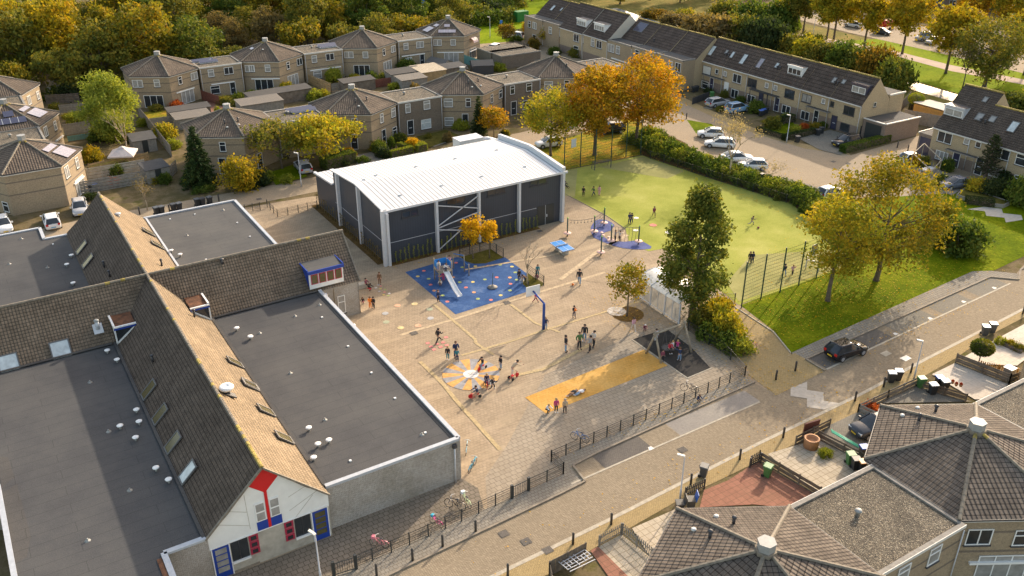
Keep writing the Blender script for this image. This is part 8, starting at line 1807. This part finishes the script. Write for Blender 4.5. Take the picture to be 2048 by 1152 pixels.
g = G(*R3(588,220)); r = thing('route_sign',(*g,0),'small blue sign on a post at the edge of the green field','sign'); mb = MB(); mb.tube([(*g,0),(*g,1.6)],.05,6,'grey_metal'); mb.build('pole',r); mb = MB(); mb.box(g[0]-.35,g[0]+.35,g[1]-.06,g[1]-.02,1.3,2.0,'sign_blue'); mb.build('panel',r)
g = G(848,60); r = thing('blue_sign',(*g,0),'small blue sign behind the third link house at the wood edge','sign'); mb = MB(); mb.tube([(*g,0),(*g,6.0)],.06,6,'grey_metal'); mb.build('pole',r); mb = MB(); mb.box(g[0]-.4,g[0]+.4,g[1]-.08,g[1]-.04,5.9,6.8,'sign_blue'); mb.build('panel',r)
# pergola and white frame pile, planter, green tubes, raised bed
p1,p2,p3,p4 = G(*R2(215,830)),G(*R2(75,690)),G(*R2(160,610)),G(*R2(290,740)); r = thing('pergola',(*p1,0),'open pale wooden pergola over the garden beside the white car','pergola')
for p in (p1,p2,p3,p4): mb = MB(); mb.beam((*p,0),(*p,2.3),.1,.1,'wood_post'); mb.build('post',r)
for a,b in ((p1,p2),(p2,p3),(p3,p4),(p4,p1)): mb = MB(); mb.beam((*a,2.35),(*b,2.35),.09,.12,'wood_post'); mb.build('beam',r)
g = G(*R2(205,720)); mb = MB(); mb.obox((g[0],g[1],.72),(1.1,0,0),(0,.5,0),(0,0,.04),'grey_metal')
for sx in (-1,1):
    for sy in (-1,1): mb.beam((g[0]+sx*.9,g[1]+sy*.4,0),(g[0]+sx*.9,g[1]+sy*.4,.7),.07,.07,'grey_metal')
mb.build('garden_table',None,'grey garden table under the pergola','table')
g = G(*R2(228,700),.8); mb = MB(); mb.ball((g[0],g[1],.9),.28,'ball_orange',8,.7); mb.build('pumpkin',None,'orange pumpkin on the garden table under the pergola','pumpkin')
mb = MB(); rr_ = random.Random(3); q = [G(*B3(330,1120)),G(*B3(470,1040)),G(*B3(545,1110)),G(*B3(400,1180))]
bl_ = lambda s_,t: tuple((q[0][i]*(1-s_)+q[1][i]*s_)*(1-t)+(q[3][i]*(1-s_)+q[2][i]*s_)*t for i in (0,1))
for k in range(6): a,b = bl_(0,k/5),bl_(1,k/5); mb.beam((*a,.75+.02*(k % 3)),(*b,.8),.05,.04,'light_trim')
for k in range(8): a,b = bl_(k/7,rr_.uniform(0,.4)),bl_(k/7,rr_.uniform(.6,1)); mb.beam((*a,.82),(*b,.84),.04,.04,'light_trim')
mb.build('bed_frame_stack',None,'stack of silver metal bed frames in the garden at the bottom edge','metal frame')
g = G(*B4(348,410)); r = thing('round_planter',(*g,0),'round terracotta planter beside a dark red board','planter'); mb = MB(); mb.lathe((*g,0),[(.55,0),(.58,.8),(.6,.85),(.45,.85),(.44,.6),(.01,.6)],18,'terracotta'); mb.build('pot',r)
g = G(*B4(358,345)); mb = MB(); mb.obox((g[0]-.1,g[1]+.15,.75),(.75,-.1,0),(.02,.05,.02),(0,-.03,.6),'rust_dark'); mb.build('board',None,'dark red upright board behind the round planter','board')
a,b = G(*B4(465,350),.3),G(*B4(620,440),.3)
for k in range(3): mb = MB(); mb.tube([(a[0]+.1*k,a[1]+.12*k,.75),(b[0]+.1*k,b[1]+.12*k,.75)],.05,6,'cable_green'); mb.build('green_tube',None,'thin green tube lying along the board fence of the driveway','tube','green tubes on the board fence')
q = gp(R2,(430,905),(500,850),(840,960),(790,985),(600,960)); r = thing('raised_bed',(*q[0],0),'timber edged raised bed with shrubs in front of the right hand row','raised bed'); mb = MB()
for a,b in zip(q,q[1:]+q[:1]): mb.beam((*a,.25),(*b,.25),.12,.5,'wood_grey')
mb.build('edging',r); mb = MB(); mb.face([(x,y,.42) for x,y in q],'moss_soil'); mb.build('soil',r)
q0,q1 = G(*R7(1055,455)),G(*R7(1290,565)); mb = MB(); mb.beam((*q0,.2),(*q1,.2),.3,.4,'bay_dark'); mb.build('planter_box',None,'long low grey planter box in the right edge garden','planter')
for i,(x,y) in enumerate(((385,1045),(432,1075),(490,1085))): g = G(*R7(x,y)); mb = MB(); mb.lathe((*g,.82),[(.1,0),(.16,.2),(.17,.24),(.1,.24)],8,'terracotta'); mb.ball((g[0],g[1],1.1),.13,'leaf_red',5); mb.build('flower_pot',None,'%s small flower pot on the dark board fence' % ['left','middle','right'][i],'flower pot')
g = G(*R7(1125,850)); mb = MB(); mb.box(g[0]-.35,g[0]+.35,g[1]-.35,g[1]+.35,0,.85,'wood_grey','white_paint'); mb.box(g[0]-.4,g[0]+.4,g[1]-.4,g[1]+.4,.86,.93,'white_paint'); mb.build('storage_box',None,'small box with white lid behind the dark board fence','box')
# stone figure and bench by the gable
g = G(722,575); r = thing('stone_seat',(*g,0),'grey stone seat against the east gable of the school','seat'); mb = MB(); mb.box(g[0]-.5,g[0]+.5,g[1]-.35,g[1]+.35,0,.45,'concrete'); mb.build('seat',r)
# ---- toy trikes, balls
def trike(p,rz,label):
    r = thing('tricycle',(p[0],p[1],0.03),label,'tricycle','children\'s tricycles near the sun marking',rz)
    for x,y,R in ((.45,0,.2),(-.3,.25,.15),(-.3,-.25,.15)): mb = MB(); mb.tube([(0,-.025,0),(0,.025,0)],R,12,'trike_red' if x > 0 else 'tyre',True,False); o = mb.build('wheel',None); o.parent = r; o.location = (x,y,R)
    mb = MB(); mb.tube([(-.3,0,.2),(0,0,.3),(.4,0,.42),(.38,0,.62)],.03,6,'trike_red'); mb.tube([(-.3,-.25,.16),(-.3,.25,.16)],.025,6,'trike_red'); o = mb.build('frame',None); o.parent = r
    mb = MB(); mb.tube([(.33,-.22,.64),(.38,0,.62),(.33,.22,.64)],.018,5,'dark_trim'); o = mb.build('handlebar',None); o.parent = r; mb = MB(); mb.obox((-.1,0,.34),(.15,0,0),(0,.12,0),(0,0,.03),'trike_red'); o = mb.build('saddle',None); o.parent = r
for cv,x,y,rz,lab in ((W1,890,635,3.6,'red tricycle ridden by the lounging child on the sun marking'),(W1,965,880,4.2,'red and white tricycle ridden by the blond child'),(W1,800,1040,3.0,'red tricycle below the sun marking'),(W1,1345,775,.2,'small tricycle pushed by the adult in the beige coat')): trike(G(*cv(x,y)),rz,lab)
for p,z,lab in ((G(1145.5,571),.13,'orange ball on the playground beside the woman in black'),(G(*Z8(47,222)),.13,'dark ball on the pitch beside the running child')): mb = MB(); mb.ball((p[0],p[1],z),.13,'ball_orange' if p[0] < 60 else 'c_maroon',10); mb.build('ball',None,lab,'ball')
# ================================================================ VEHICLES
def gpt2(cv,x,y): return G(*cv(x,y))
for kind,paint,cv,f,b,lab,kw in (
    ('hatch','car_black',Z8,(655,915),(440,985),'black hatchback parked in the bay beside the lawn',{}),
    ('hatch','car_white',Z8,(520,25),(398,55),'white hatchback half hidden behind the big golden tree',{}),
    ('hatch','car_white',R5,(300,190),(630,205),'white hatchback at the far end of the parking court hedge, the farthest of four',{}),
    ('wagon','car_white',R5,(395,300),(745,325),'white estate car, second farthest beside the hedge, with fallen leaves on it',{}),
    ('sedan','car_white',R5,(930,470),(605,480),'white saloon behind the pale bare tree, third of the white cars',{}),
    ('hatch','car_white',R5,(790,560),(1105,570),'white hatchback nearest the bare tree, last of four beside the hedge',{}),
    ('wagon','car_silver',R1,(665,850),(430,895),'silver estate car on the driveway in front of the white roller shutter house',{}),
    ('suv','car_blue',R1,(890,920),(650,965),'light blue car on the driveway next to the silver one',{}),
    ('suv','car_black',Z4,(478,850),(622,828),'black car on the paved drive beside the clipped hedge',{}),
    ('hatch','car_white',Z4,(1005,925),(860,945),'white hatchback beside the pergola of the right hand row',{}),
    ('sedan','car_grey',Z4,(1095,1090),(1265,1070),'blue-grey saloon in front of the right hand row',{}),
    ('suv','car_black',Z3,(572,770),(703,760),'black car on the street behind the orange trees',{}),
    ('hatch','car_white',Z3,(215,852),(345,838),'white car partly behind the smaller yellow-green tree',{}),
    ('wagon','car_silver',R6,(870,650),(965,775),'silver estate car parked under the spreading yellow-green tree',{}),
    ('wagon','car_white',Z5,(290,165),(315,238),'white estate car with a blue plate behind the flat school roof',{'plate': 'plate_blue'}),
    ('hatch','car_white',Z5,(40,260),(10,195),'white car cut off by the left edge',{}),
    ('hatch','car_silver',Z5,(468,160),(462,95),'pale silver car half behind the tiled school gable',{}),
    ('hatch','car_dark',B4,(622,345),(800,300),'dark grey hatchback on the drive half under the hexagonal roof',{}),
    ('suv','car_black',R3,(430,520),(560,460),'dark car with white roof parked at the far junction, left of three',{'roof': 'car_white'}),
    ('hatch','car_dark',R3,(560,530),(640,490),'dark car in the middle of three at the far junction',{}),
    ('hatch','car_silver',R3,(600,545),(735,530),'silver car nearest the far gravel garages',{}),
    ('wagon','car_white',R3,(690,315),(825,335),'white car by the fence at the far left end of the row',{}),
    ('hatch','car_dark',R9,(135,370),(0,350),'dark car on the road beyond the canal, left of the red trailer',{}),
    ('van','car_silver',R9,(440,430),(600,420),'light grey van-like car on the road beyond the canal',{}),
    ('hatch','car_silver',R9,(530,475),(660,440),'silver car in front of the light grey one beyond the canal',{}),
    ('hatch','car_white',Z4,(545,150),(640,165),'white car seen between the avenue trees beyond the canal',{})):
    car(kind,paint,gpt2(cv,*f),gpt2(cv,*b),lab,kw.get('plate'),kw.get('roof'))
g = G(1775,58); r = thing('boat_trailer',(*g,0),'red covered boat on a trailer on the road beyond the canal','boat'); mb = MB()
mb.loft([[(g[0]+x,g[1]+y*w_,z) for y,z in ((-1,.9),(-.8,1.9),(0,2.2),(.8,1.9),(1,.9),(0,.5))] for x,w_ in ((-2.5,.8),(-1,1.05),(1,1.0),(2.6,.3))],'car_red' if 'car_red' in MATS else 'lamp_red',True,True); mb.build('hull',r)
for s_ in (-1,1): mb = MB(); mb.tube([(g[0]-.5,g[1]+s_*.9,.35),(g[0]-.5,g[1]+s_*1.05,.35)],.33,10,'tyre',True,False); mb.build('wheel',r)
for k in list(CARP.values()): drop(k)
# ================================================================ BINS
for cv,x,y,body,lid,rz,lab in (
    (Z5,905,143,'bin_dark','bin_grey',-1.3,'dark wheelie bin behind the school roof, left one of the leftmost pair'),(Z5,935,138,'bin_dark','bin_grey',-1.3,'dark wheelie bin behind the school roof, right one of the leftmost pair'),
    (Z5,1003,124,'bin_dark','bin_dark',-1.3,'dark wheelie bin behind the school roof, left one of the middle pair'),(Z5,1036,118,'bin_dark','bin_grey',-1.3,'dark wheelie bin behind the school roof, right one of the middle pair'),
    (Z5,1140,94,'bin_dark','bin_grey',-1.3,'dark wheelie bin behind the school roof, left one of the last three'),(Z5,1169,90,'bin_dark','bin_dark',-1.3,'dark wheelie bin behind the school roof, middle one of the last three'),(Z5,1211,82,'bin_dark','bin_grey',-1.3,'dark wheelie bin behind the school roof, rightmost of all'),
    (R4,703,975,'bin_dark','bin_dark',-1.4,'black wheelie bin by the left house, left of three'),(R4,735,968,'bin_dark','lid_blue',-1.4,'wheelie bin with blue lid by the left house, middle of three'),(R4,776,958,'bin_dark','bin_dark',-1.4,'black wheelie bin by the left house, right of three'),
    (Z8,1348,838,'bin_grey','lid_pale',-2.2,'dark wheelie bin on the yellow pavement, left of the pair near the right edge'),(Z8,1390,822,'bin_grey','lid_pale',-2.2,'dark wheelie bin on the yellow pavement, right of the pair near the right edge'),
    (Z8,808,1108,'bin_dark','lid_pale',-2.2,'black wheelie bin beside the street lamp, left of the pair'),(Z8,848,1097,'bin_dark','lid_pale',-2.2,'black wheelie bin beside the street lamp, right of the pair'),
    (Z8,980,1140,'bin_green','bin_green',-2.0,'dark green wheelie bin with white spots at the fence corner'),(R7,150,1080,'bin_dark','lid_pale',-2.0,'black bin with pale lid behind the fence with flower pots'),(R7,228,985,'bin_dark','lid_blue',-2.0,'bin with bright blue lid behind the fence with flower pots'),(R7,300,1035,'bin_dark','lid_pale',-2.0,'bin with pale lid right of the blue lidded one'),
    (B4,573,510,'bin_green','bin_green',-2.0,'green wheelie bin beside the spotted black bin on the driveway'),(B4,603,540,'bin_dark','bin_dark',-2.0,'black wheelie bin with white spots beside the hexagonal roof'),(B4,642,555,'bin_dark','lid_orange',-2.0,'black wheelie bin with orange papers on its lid'),(B4,648,470,'bin_dark','lid_blue',-2.0,'bin with a blue lid tucked behind the spotted black bin'),
    (B4,98,580,'bin_green','bin_green',-1.2,'bright green wheelie bin in the red paved garden'),(B3,1172,580,'bin_grey','bin_grey',-1.0,'single dark grey wheelie bin standing on the yellow pavement'),
    (Z4,272,822,'bin_dark','bin_grey',-1.8,'dark wheelie bin at the edge of the paved drive in the long row'),(Z4,390,782,'bin_dark','bin_dark',-1.8,'dark wheelie bin against the garden hedge of the long row, left'),(Z4,410,770,'bin_dark','bin_dark',-1.8,'dark wheelie bin against the garden hedge of the long row, right'),
    (R1,1045,995,'bin_dark','lid_blue',-1.8,'bin with blue lid by the dark porch, left of three'),(R1,1075,980,'bin_dark','lid_blue',-1.8,'bin with blue lid by the dark porch, middle of three'),(R1,1105,965,'bin_dark','bin_dark',-1.8,'black bin by the dark porch, right of three'),(R1,480,780,'bin_green','bin_green',-1.8,'green bin behind the silver car'),(R1,270,720,'bin_dark','bin_dark',-1.8,'black bin by the projecting brick wall, left'),(R1,305,710,'bin_dark','bin_dark',-1.8,'black bin by the projecting brick wall, right')):
    wbin(G(*cv(x,y)),lab,body,lid,rz)
wbin(G(*B3(1030,790)),'black bin with its lid open at the tip of the lower hexagonal roof','bin_dark','bin_dark',2.6,True); wbin(G(*B3(1095,770)),'grey bin with its lid thrown open and blue paper, right of the other open bin','bin_grey','lid_blue',2.6,True)
for k in BINP.values(): drop(k)
# ================================================================ BOLLARDS, LAMPS
bl = [(B2,1300,897,'school side pavement, sixth from the bottom left'),(B2,1110,982,'school side pavement, right of the pink bicycle'),(B2,937,1062,'school side pavement, below the pink bicycle'),(B2,730,1150,'school side pavement, nearest the metal gate'),
      (B3,45,1150,'yellow pavement at the bottom edge'),(B3,420,970,'yellow pavement left of the picket fence'),(B3,640,856,'yellow pavement in front of the picket fence'),(B3,1098,626,'yellow pavement left of the single grey bin'),(B3,1380,482,'yellow pavement right of the single grey bin'),
      (B4,190,356,'yellow pavement by the round planter'),(B4,603,146,'yellow pavement by the red-brown plant'),(B4,768,64,'yellow pavement beside the black bin pair'),(Z8,925,1054,'yellow pavement beside the right street lamp'),(Z8,260,1043,'brick path mouth, right one'),(Z8,148,1094,'brick path mouth, left one'),
      (Z8,1570,715,'yellow pavement at the right edge'),(Z3,1073,686,'small lawn behind the orange trees'),(Z4,848,851,'lane beside the garage, left one'),(Z4,908,871,'lane beside the garage, right one'),(Z5,978,128,'rear street between the bin pairs'),(Z5,1262,66,'rear street right of the last bin'),(R4,1075,1150,'rear street by the thin young tree')]
for cv,x,y,lab in bl: bollard(G(*cv(x,y)),'dark bollard on the '+lab)
for p,h,lab,az in (((1828,757),3.75,'grey street lamp on the yellow pavement at right, by the bin pair',2.4),((1360,998),3.8,'grey street lamp beside the open bins at the bottom',2.4),((642,1163),3.9,'grey street lamp at the bottom edge in front of the school gable',2.0),((603,373),4.6,'grey street lamp with dark foot beside the silver estate car',2.5),((128,168),3.4,'small street lamp behind the yellow roofed shed',2.6),((1573,285),4.2,'street lamp by the front garden hedge of the long row',2.6),((980,77),4.6,'tall pale street lamp on the green field beside the house with pink awnings',2.5),
                      ((411,25),9.0,'thin pale mast rising from the wood, left of two',2.5),((446,30),9.0,'thin pale mast rising from the wood, right of two',2.5),((1880,58),5,'lamp on the far road beyond the canal',2.5),((1626,70),4.5,'thin lamp between the avenue trees',2.5)): lamp(G(*p),h,lab,az)
# ================================================================ BICYCLES
for p,rz,lab,paint,s_,bk,bc,bar in ((B2(745,985),2.3,'pink bicycle with a pink basket in the shade of the school','bk_pink',.85,True,'bk_pink','white_paint'),(B2(1072,860),1.9,'child bicycle with a teal seat and hot pink frame by the fence','bk_hot',.75,True,'bk_teal','white_paint'),(B2(1180,765),2.2,'black bicycle leaning at the fence by the lime one','bk_black',1.0,False,None,None),(B2(1240,740),1.6,'lime and white bicycle by the fence','bk_lime',.9,True,'white_paint','white_paint'),
                                  (B2(1280,535),.65,'black and blue bicycle at the corner of the brick wall','bk_teal',1.0,False,None,None),(B2(1245,435),1.0,'light blue bicycle half hidden behind the school corner','bk_sky',.9,False,None,'white_paint'),(B3(458,375),2.1,'blue bicycle leaning on the upper playground fence','bk_blue',.95,False,None,None),(B3(1088,92),2.2,'black bicycle leaning on the fence near the right end','bk_black',.95,False,None,None),
                                  (Z7(1425,910),2.0,'white and pink bicycle parked on the brick path by the bushes','bk_pink',1.0,False,None,'white_paint'),(B3(308,470),2.6,'small brown scooter-like bicycle at the step in the fence','bk_brown',.5,False,None,None)):
    g = G(*p); bike(g,rz,lab,paint,s_,bk,bc,.12,bar)
for k in BIKEP.values(): drop(k)
# ================================================================ PEOPLE
A_,C_ = 1.74,1.28
ppl = [(Z3,480,1130,C_,'stand',4.0,'c_black','c_black','child in black standing on the pitch near the hall',{}),(Z3,538,1128,C_,'walk',3.0,'c_green','c_navy','child in green walking on the pitch beside a pink one',{}),(Z3,571,1126,C_,'stand',3.6,'c_pink','c_pink','child in pink on the pitch, right of the green one',{'hair': 'hair_brown'}),(Z3,374,1080,1.2,'floor',5.0,'c_black','c_black','child sitting on the turf at the corner of the hall',{}),
       (Z7,886,152,1.3,'walk',4.3,'c_maroon','c_black','child in a dark red coat walking across the pitch',{}),(Z7,745,195,1.4,'hold',4.2,'c_navy','c_navy','taller child in navy on the pitch beside the white flower marking',{}),(Z7,757,192,1.3,'hold',1.2,'c_black','c_navy','child in black close behind the taller one on the pitch',{}),(Z7,1447,202,1.25,'run',5.8,'c_khaki','c_grey','child running on the right side of the pitch',{'hair': 'hair_brown'}),
       (Z7,1437,422,1.35,'stand',4.0,'c_black','c_black','left child of the dark pair behind the tall near fence',{'hair': 'hair_brown'}),(Z7,1453,420,1.3,'stand',4.6,'c_navy','c_navy','right child of the dark pair behind the tall near fence',{}),(W3,620,725,1.3,'reach',.2,'c_grey','c_black','child in grey and black stepping on the rope course',{'hair': 'hair_brown'}),(W3,700,735,1.3,'reach',.5,'c_cream','c_black','child in pale pink holding a rope of the climbing course',{}),
       (W2,1372,470,1.3,'stand',4.4,'c_black','c_black','child in black at the edge of the bed with the bare tree',{}),(W2,1410,495,1.15,'crouch',4.0,'c_cream','c_grey','child in cream crouching at the bed with the bare tree',{'hair': 'hair_blond'}),(W2,1442,490,1.2,'bend',3.4,'c_brown','c_black','child in brown bending beside the bare tree',{}),(W2,1585,415,1.3,'stand',4.2,'c_teal','c_teal','child in dark green standing behind the small bed fence',{'hair': 'hair_brown'}),(W2,1590,455,1.1,'crouch',3.5,'c_maroon','c_black','child crouching below the dark green one behind the fence',{}),
       (Z7,456,542,A_,'walk',4.0,'c_black','c_denim','adult in a long black coat and jeans playing with the orange ball',{'shoes': 'c_black'}),(Z7,204,648,1.25,'walk',5.6,'c_magenta','c_maroon','child in magenta under the basketball board',{}),(Z7,426,737,1.3,'hold',4.5,'c_black','c_navy','child in black holding an orange ball to the chest',{}),(Z7,264,802,1.25,'pockets',4.4,'c_navy','c_denim','blond child leaning against the foot of the basketball post',{'hair': 'hair_blond'}),
       (Z7,378,935,A_,'pockets',5.8,'c_black','c_denim','adult in dark jacket and light jeans, left of the standing group',{}),(Z7,456,917,A_,'pockets',4.6,'c_green','c_black','adult in a green jacket in the standing group',{'hair': 'hair_brown'}),(Z7,485,872,A_,'stand',4.0,'c_black','c_denim','adult in black puffer jacket and pale jeans at the back of the group',{'shoes': 'c_white'}),(Z7,517,934,1.68,'hold',2.8,'c_grey','c_black','adult in a long grey coat, front right of the group',{}),(Z7,539,905,1.68,'hold',3.2,'c_cream','c_black','adult in a cream jacket at the right of the group',{}),
       (Z7,768,806,1.35,'walk',4.4,'c_pink','c_cream','girl in a pink coat walking below the small round tree',{'shoes': 'c_white'}),(Z7,831,808,1.1,'crouch',4.2,'c_maroon','c_maroon','child in dark red crouching with a white hat',{'hat': 'c_white'}),(W4,665,968,1.35,'reach',1.4,'c_navy','c_denim','child in navy and jeans pushing the nest swing',{'hair': 'hair_brown','shoes': 'c_white'}),(W4,440,782,1.3,'stand',4.6,'c_white','c_white','child in white holding the left swing frame',{}),(W4,500,975,1.2,'stand',4.6,'c_maroon','c_black','child half hidden behind the front swing leg',{}),
       (W1,1163,638,1.35,'stand',3.2,'c_black','c_denim','child in black top and light trousers right of the sun marking',{}),(W1,1325,745,1.66,'bend',.0,'c_beige','c_cream','adult in a beige coat bending over a small tricycle',{'shoes': 'c_white'}),(W1,1040,935,1.3,'run',.0,'c_black','c_black','blond child in black running off the sun marking',{'hair': 'hair_blond','shoes': 'c_white'}),(W1,265,255,1.6,'stride',.3,'c_black','c_black','person in black striding over the pink hopscotch marks',{}),
       (W1,402,500,1.35,'stand',4.0,'c_black','c_teal','child with brown hair standing left of the hugging pair',{'hair': 'hair_blond','shoes': 'c_white'}),(W1,520,480,1.7,'hold',4.4,'c_navy','c_navy','adult in navy behind a child in teal',{'hair': 'hair_brown'}),(W1,535,525,1.3,'hold',4.4,'c_teal','c_navy','child in a teal jacket held by the adult in navy',{}),(W2,442,712,1.3,'stand',5.0,'c_navy','c_black','boy in navy at the left corner of the blue floor',{'hair': 'hair_brown'}),
       (Z6,748,543,1.35,'stand',4.2,'c_brown','c_brown','long haired child in brown near the little hopscotch',{'hair': 'hair_brown'}),(Z6,694,683,1.3,'stand',1.0,'c_orange','c_orange','child in bright orange by the school door',{'hair': 'hair_brown'}),(Z6,713,684,1.3,'stand',3.8,'c_black','c_black','child in black beside the bright orange one',{}),(Z6,652,653,1.15,'crouch',4.2,'c_black','c_maroon','child crouching at the wall beside the tall window',{'hair': 'hair_brown'}),(Z6,668,560,1.25,'sit',5.2,'c_maroon','c_black','child in dark red sitting at the stone seat',{}),(Z6,683,578,1.2,'crouch',5.2,'c_black','c_red','child with a red bag crouching by the stone seat',{}),
       (B3,268,205,1.25,'crouch',4.8,'c_white','c_black','child in white sitting at the tip of the orange lane',{'hair': 'hair_blond'}),(B3,323,210,1.35,'stand',4.4,'c_magenta','c_black','child in a magenta coat at the end of the orange lane',{'hair': 'hair_blond','shoes': 'c_white'}),(B3,373,213,1.35,'stand',4.4,'c_beige','c_black','child in a beige hooded coat beside the magenta one',{'hat': 'c_beige'}),(B3,1138,145,1.15,'crouch',4.4,'c_navy','c_black','child crouching outside the fence beside the parking bay',{'hair': 'hair_brown'}),
       (Z8,196,490,1.3,'walk',4.2,'c_navy','c_denim','child in navy on the pitch behind the tall near fence',{}),(Z8,242,490,1.25,'run',.5,'c_pink','c_black','child in pale pink running after the navy one on the pitch',{'hair': 'hair_blond'})]
for cv,x,y,h,pose,az,top,legs,lab,kw in ppl: person(G(*cv(x,y)),h,pose,az,top,legs,lab,**kw)
for cv,x,y,z,h,pose,az,top,legs,lab,kw in ((W1,905,615,.02,1.35,'trike',3.6,'c_black','c_denim','child in black lounging on a red tricycle',{'shoes': 'c_red'}),(W1,962,850,.05,1.3,'trike',4.2,'c_navy','c_navy','blond child riding the red and white tricycle',{'hair': 'hair_blond'}),(W1,830,1040,.02,1.35,'trike',3.0,'c_navy','skin','child in a navy jumper and shorts on a tricycle',{'shoes': 'c_red'}),
        (W4,575,880,.5,1.25,'sit',4.2,'c_red','c_black','child in a red coat sitting on the nest swing',{'shoes': 'c_white','hair': 'hair_brown'}),(W4,600,865,.52,1.2,'sit',2.0,'c_white','c_white','child in white on the nest swing',{'hair': 'hair_blond'}),(W4,645,862,.52,1.25,'sit',.8,'c_magenta','c_purple','child in pink and purple leaning back on the nest swing',{'hair': 'hair_blond'}),
        (W2,505,350,1.42,1.2,'crouch',5.5,'c_white','c_navy','child in white at the top of the slide',{'hair': 'hair_brown'}),(W2,448,360,1.42,1.2,'stand',4.5,'c_white','c_pink','child in a white top on the tower platform',{}),(W2,575,300,.9,1.25,'reach',3.9,'c_pink','c_pink','child in a pink jumper climbing the back of the tower',{'hair': 'hair_brown'}),(W2,500,470,.02,1.2,'stand',4.8,'c_magenta','c_magenta','child in pink standing under the tower',{}),(W2,472,520,.02,1.1,'crouch',4.0,'c_cream','c_brown','small child crouching at the foot of the tower',{'hair': 'hair_blond'})):
    p = G(*cv(x,y),max(z-.0,0)); person(p,h,pose,az,top,legs,lab,z=z,**kw)
for x,y,az,top,legs,lab in ((385,128,3.4,'c_black','c_brown','child in black lying on the edge of the orange lane'),(425,122,3.3,'c_white','c_denim','child in white and jeans lying on the edge of the orange lane')):
    person(G(*B3(x,y)),1.3,'stand',az,top,legs,lab,roll=-1.5,hair='hair_brown',shoes='c_white')
g = G(*Z7(426,700),1.0); b0_ = G(*Z7(426,737)); mb = MB(); mb.ball((b0_[0]-.02,b0_[1]-.22,1.0),.13,'ball_orange',10); mb.build('ball',None,'orange ball held by the child in black','ball')
for o in list(COL.objects):
    if o.name == 't' or o.name.startswith('t.'): o.name = 'terraced_house'
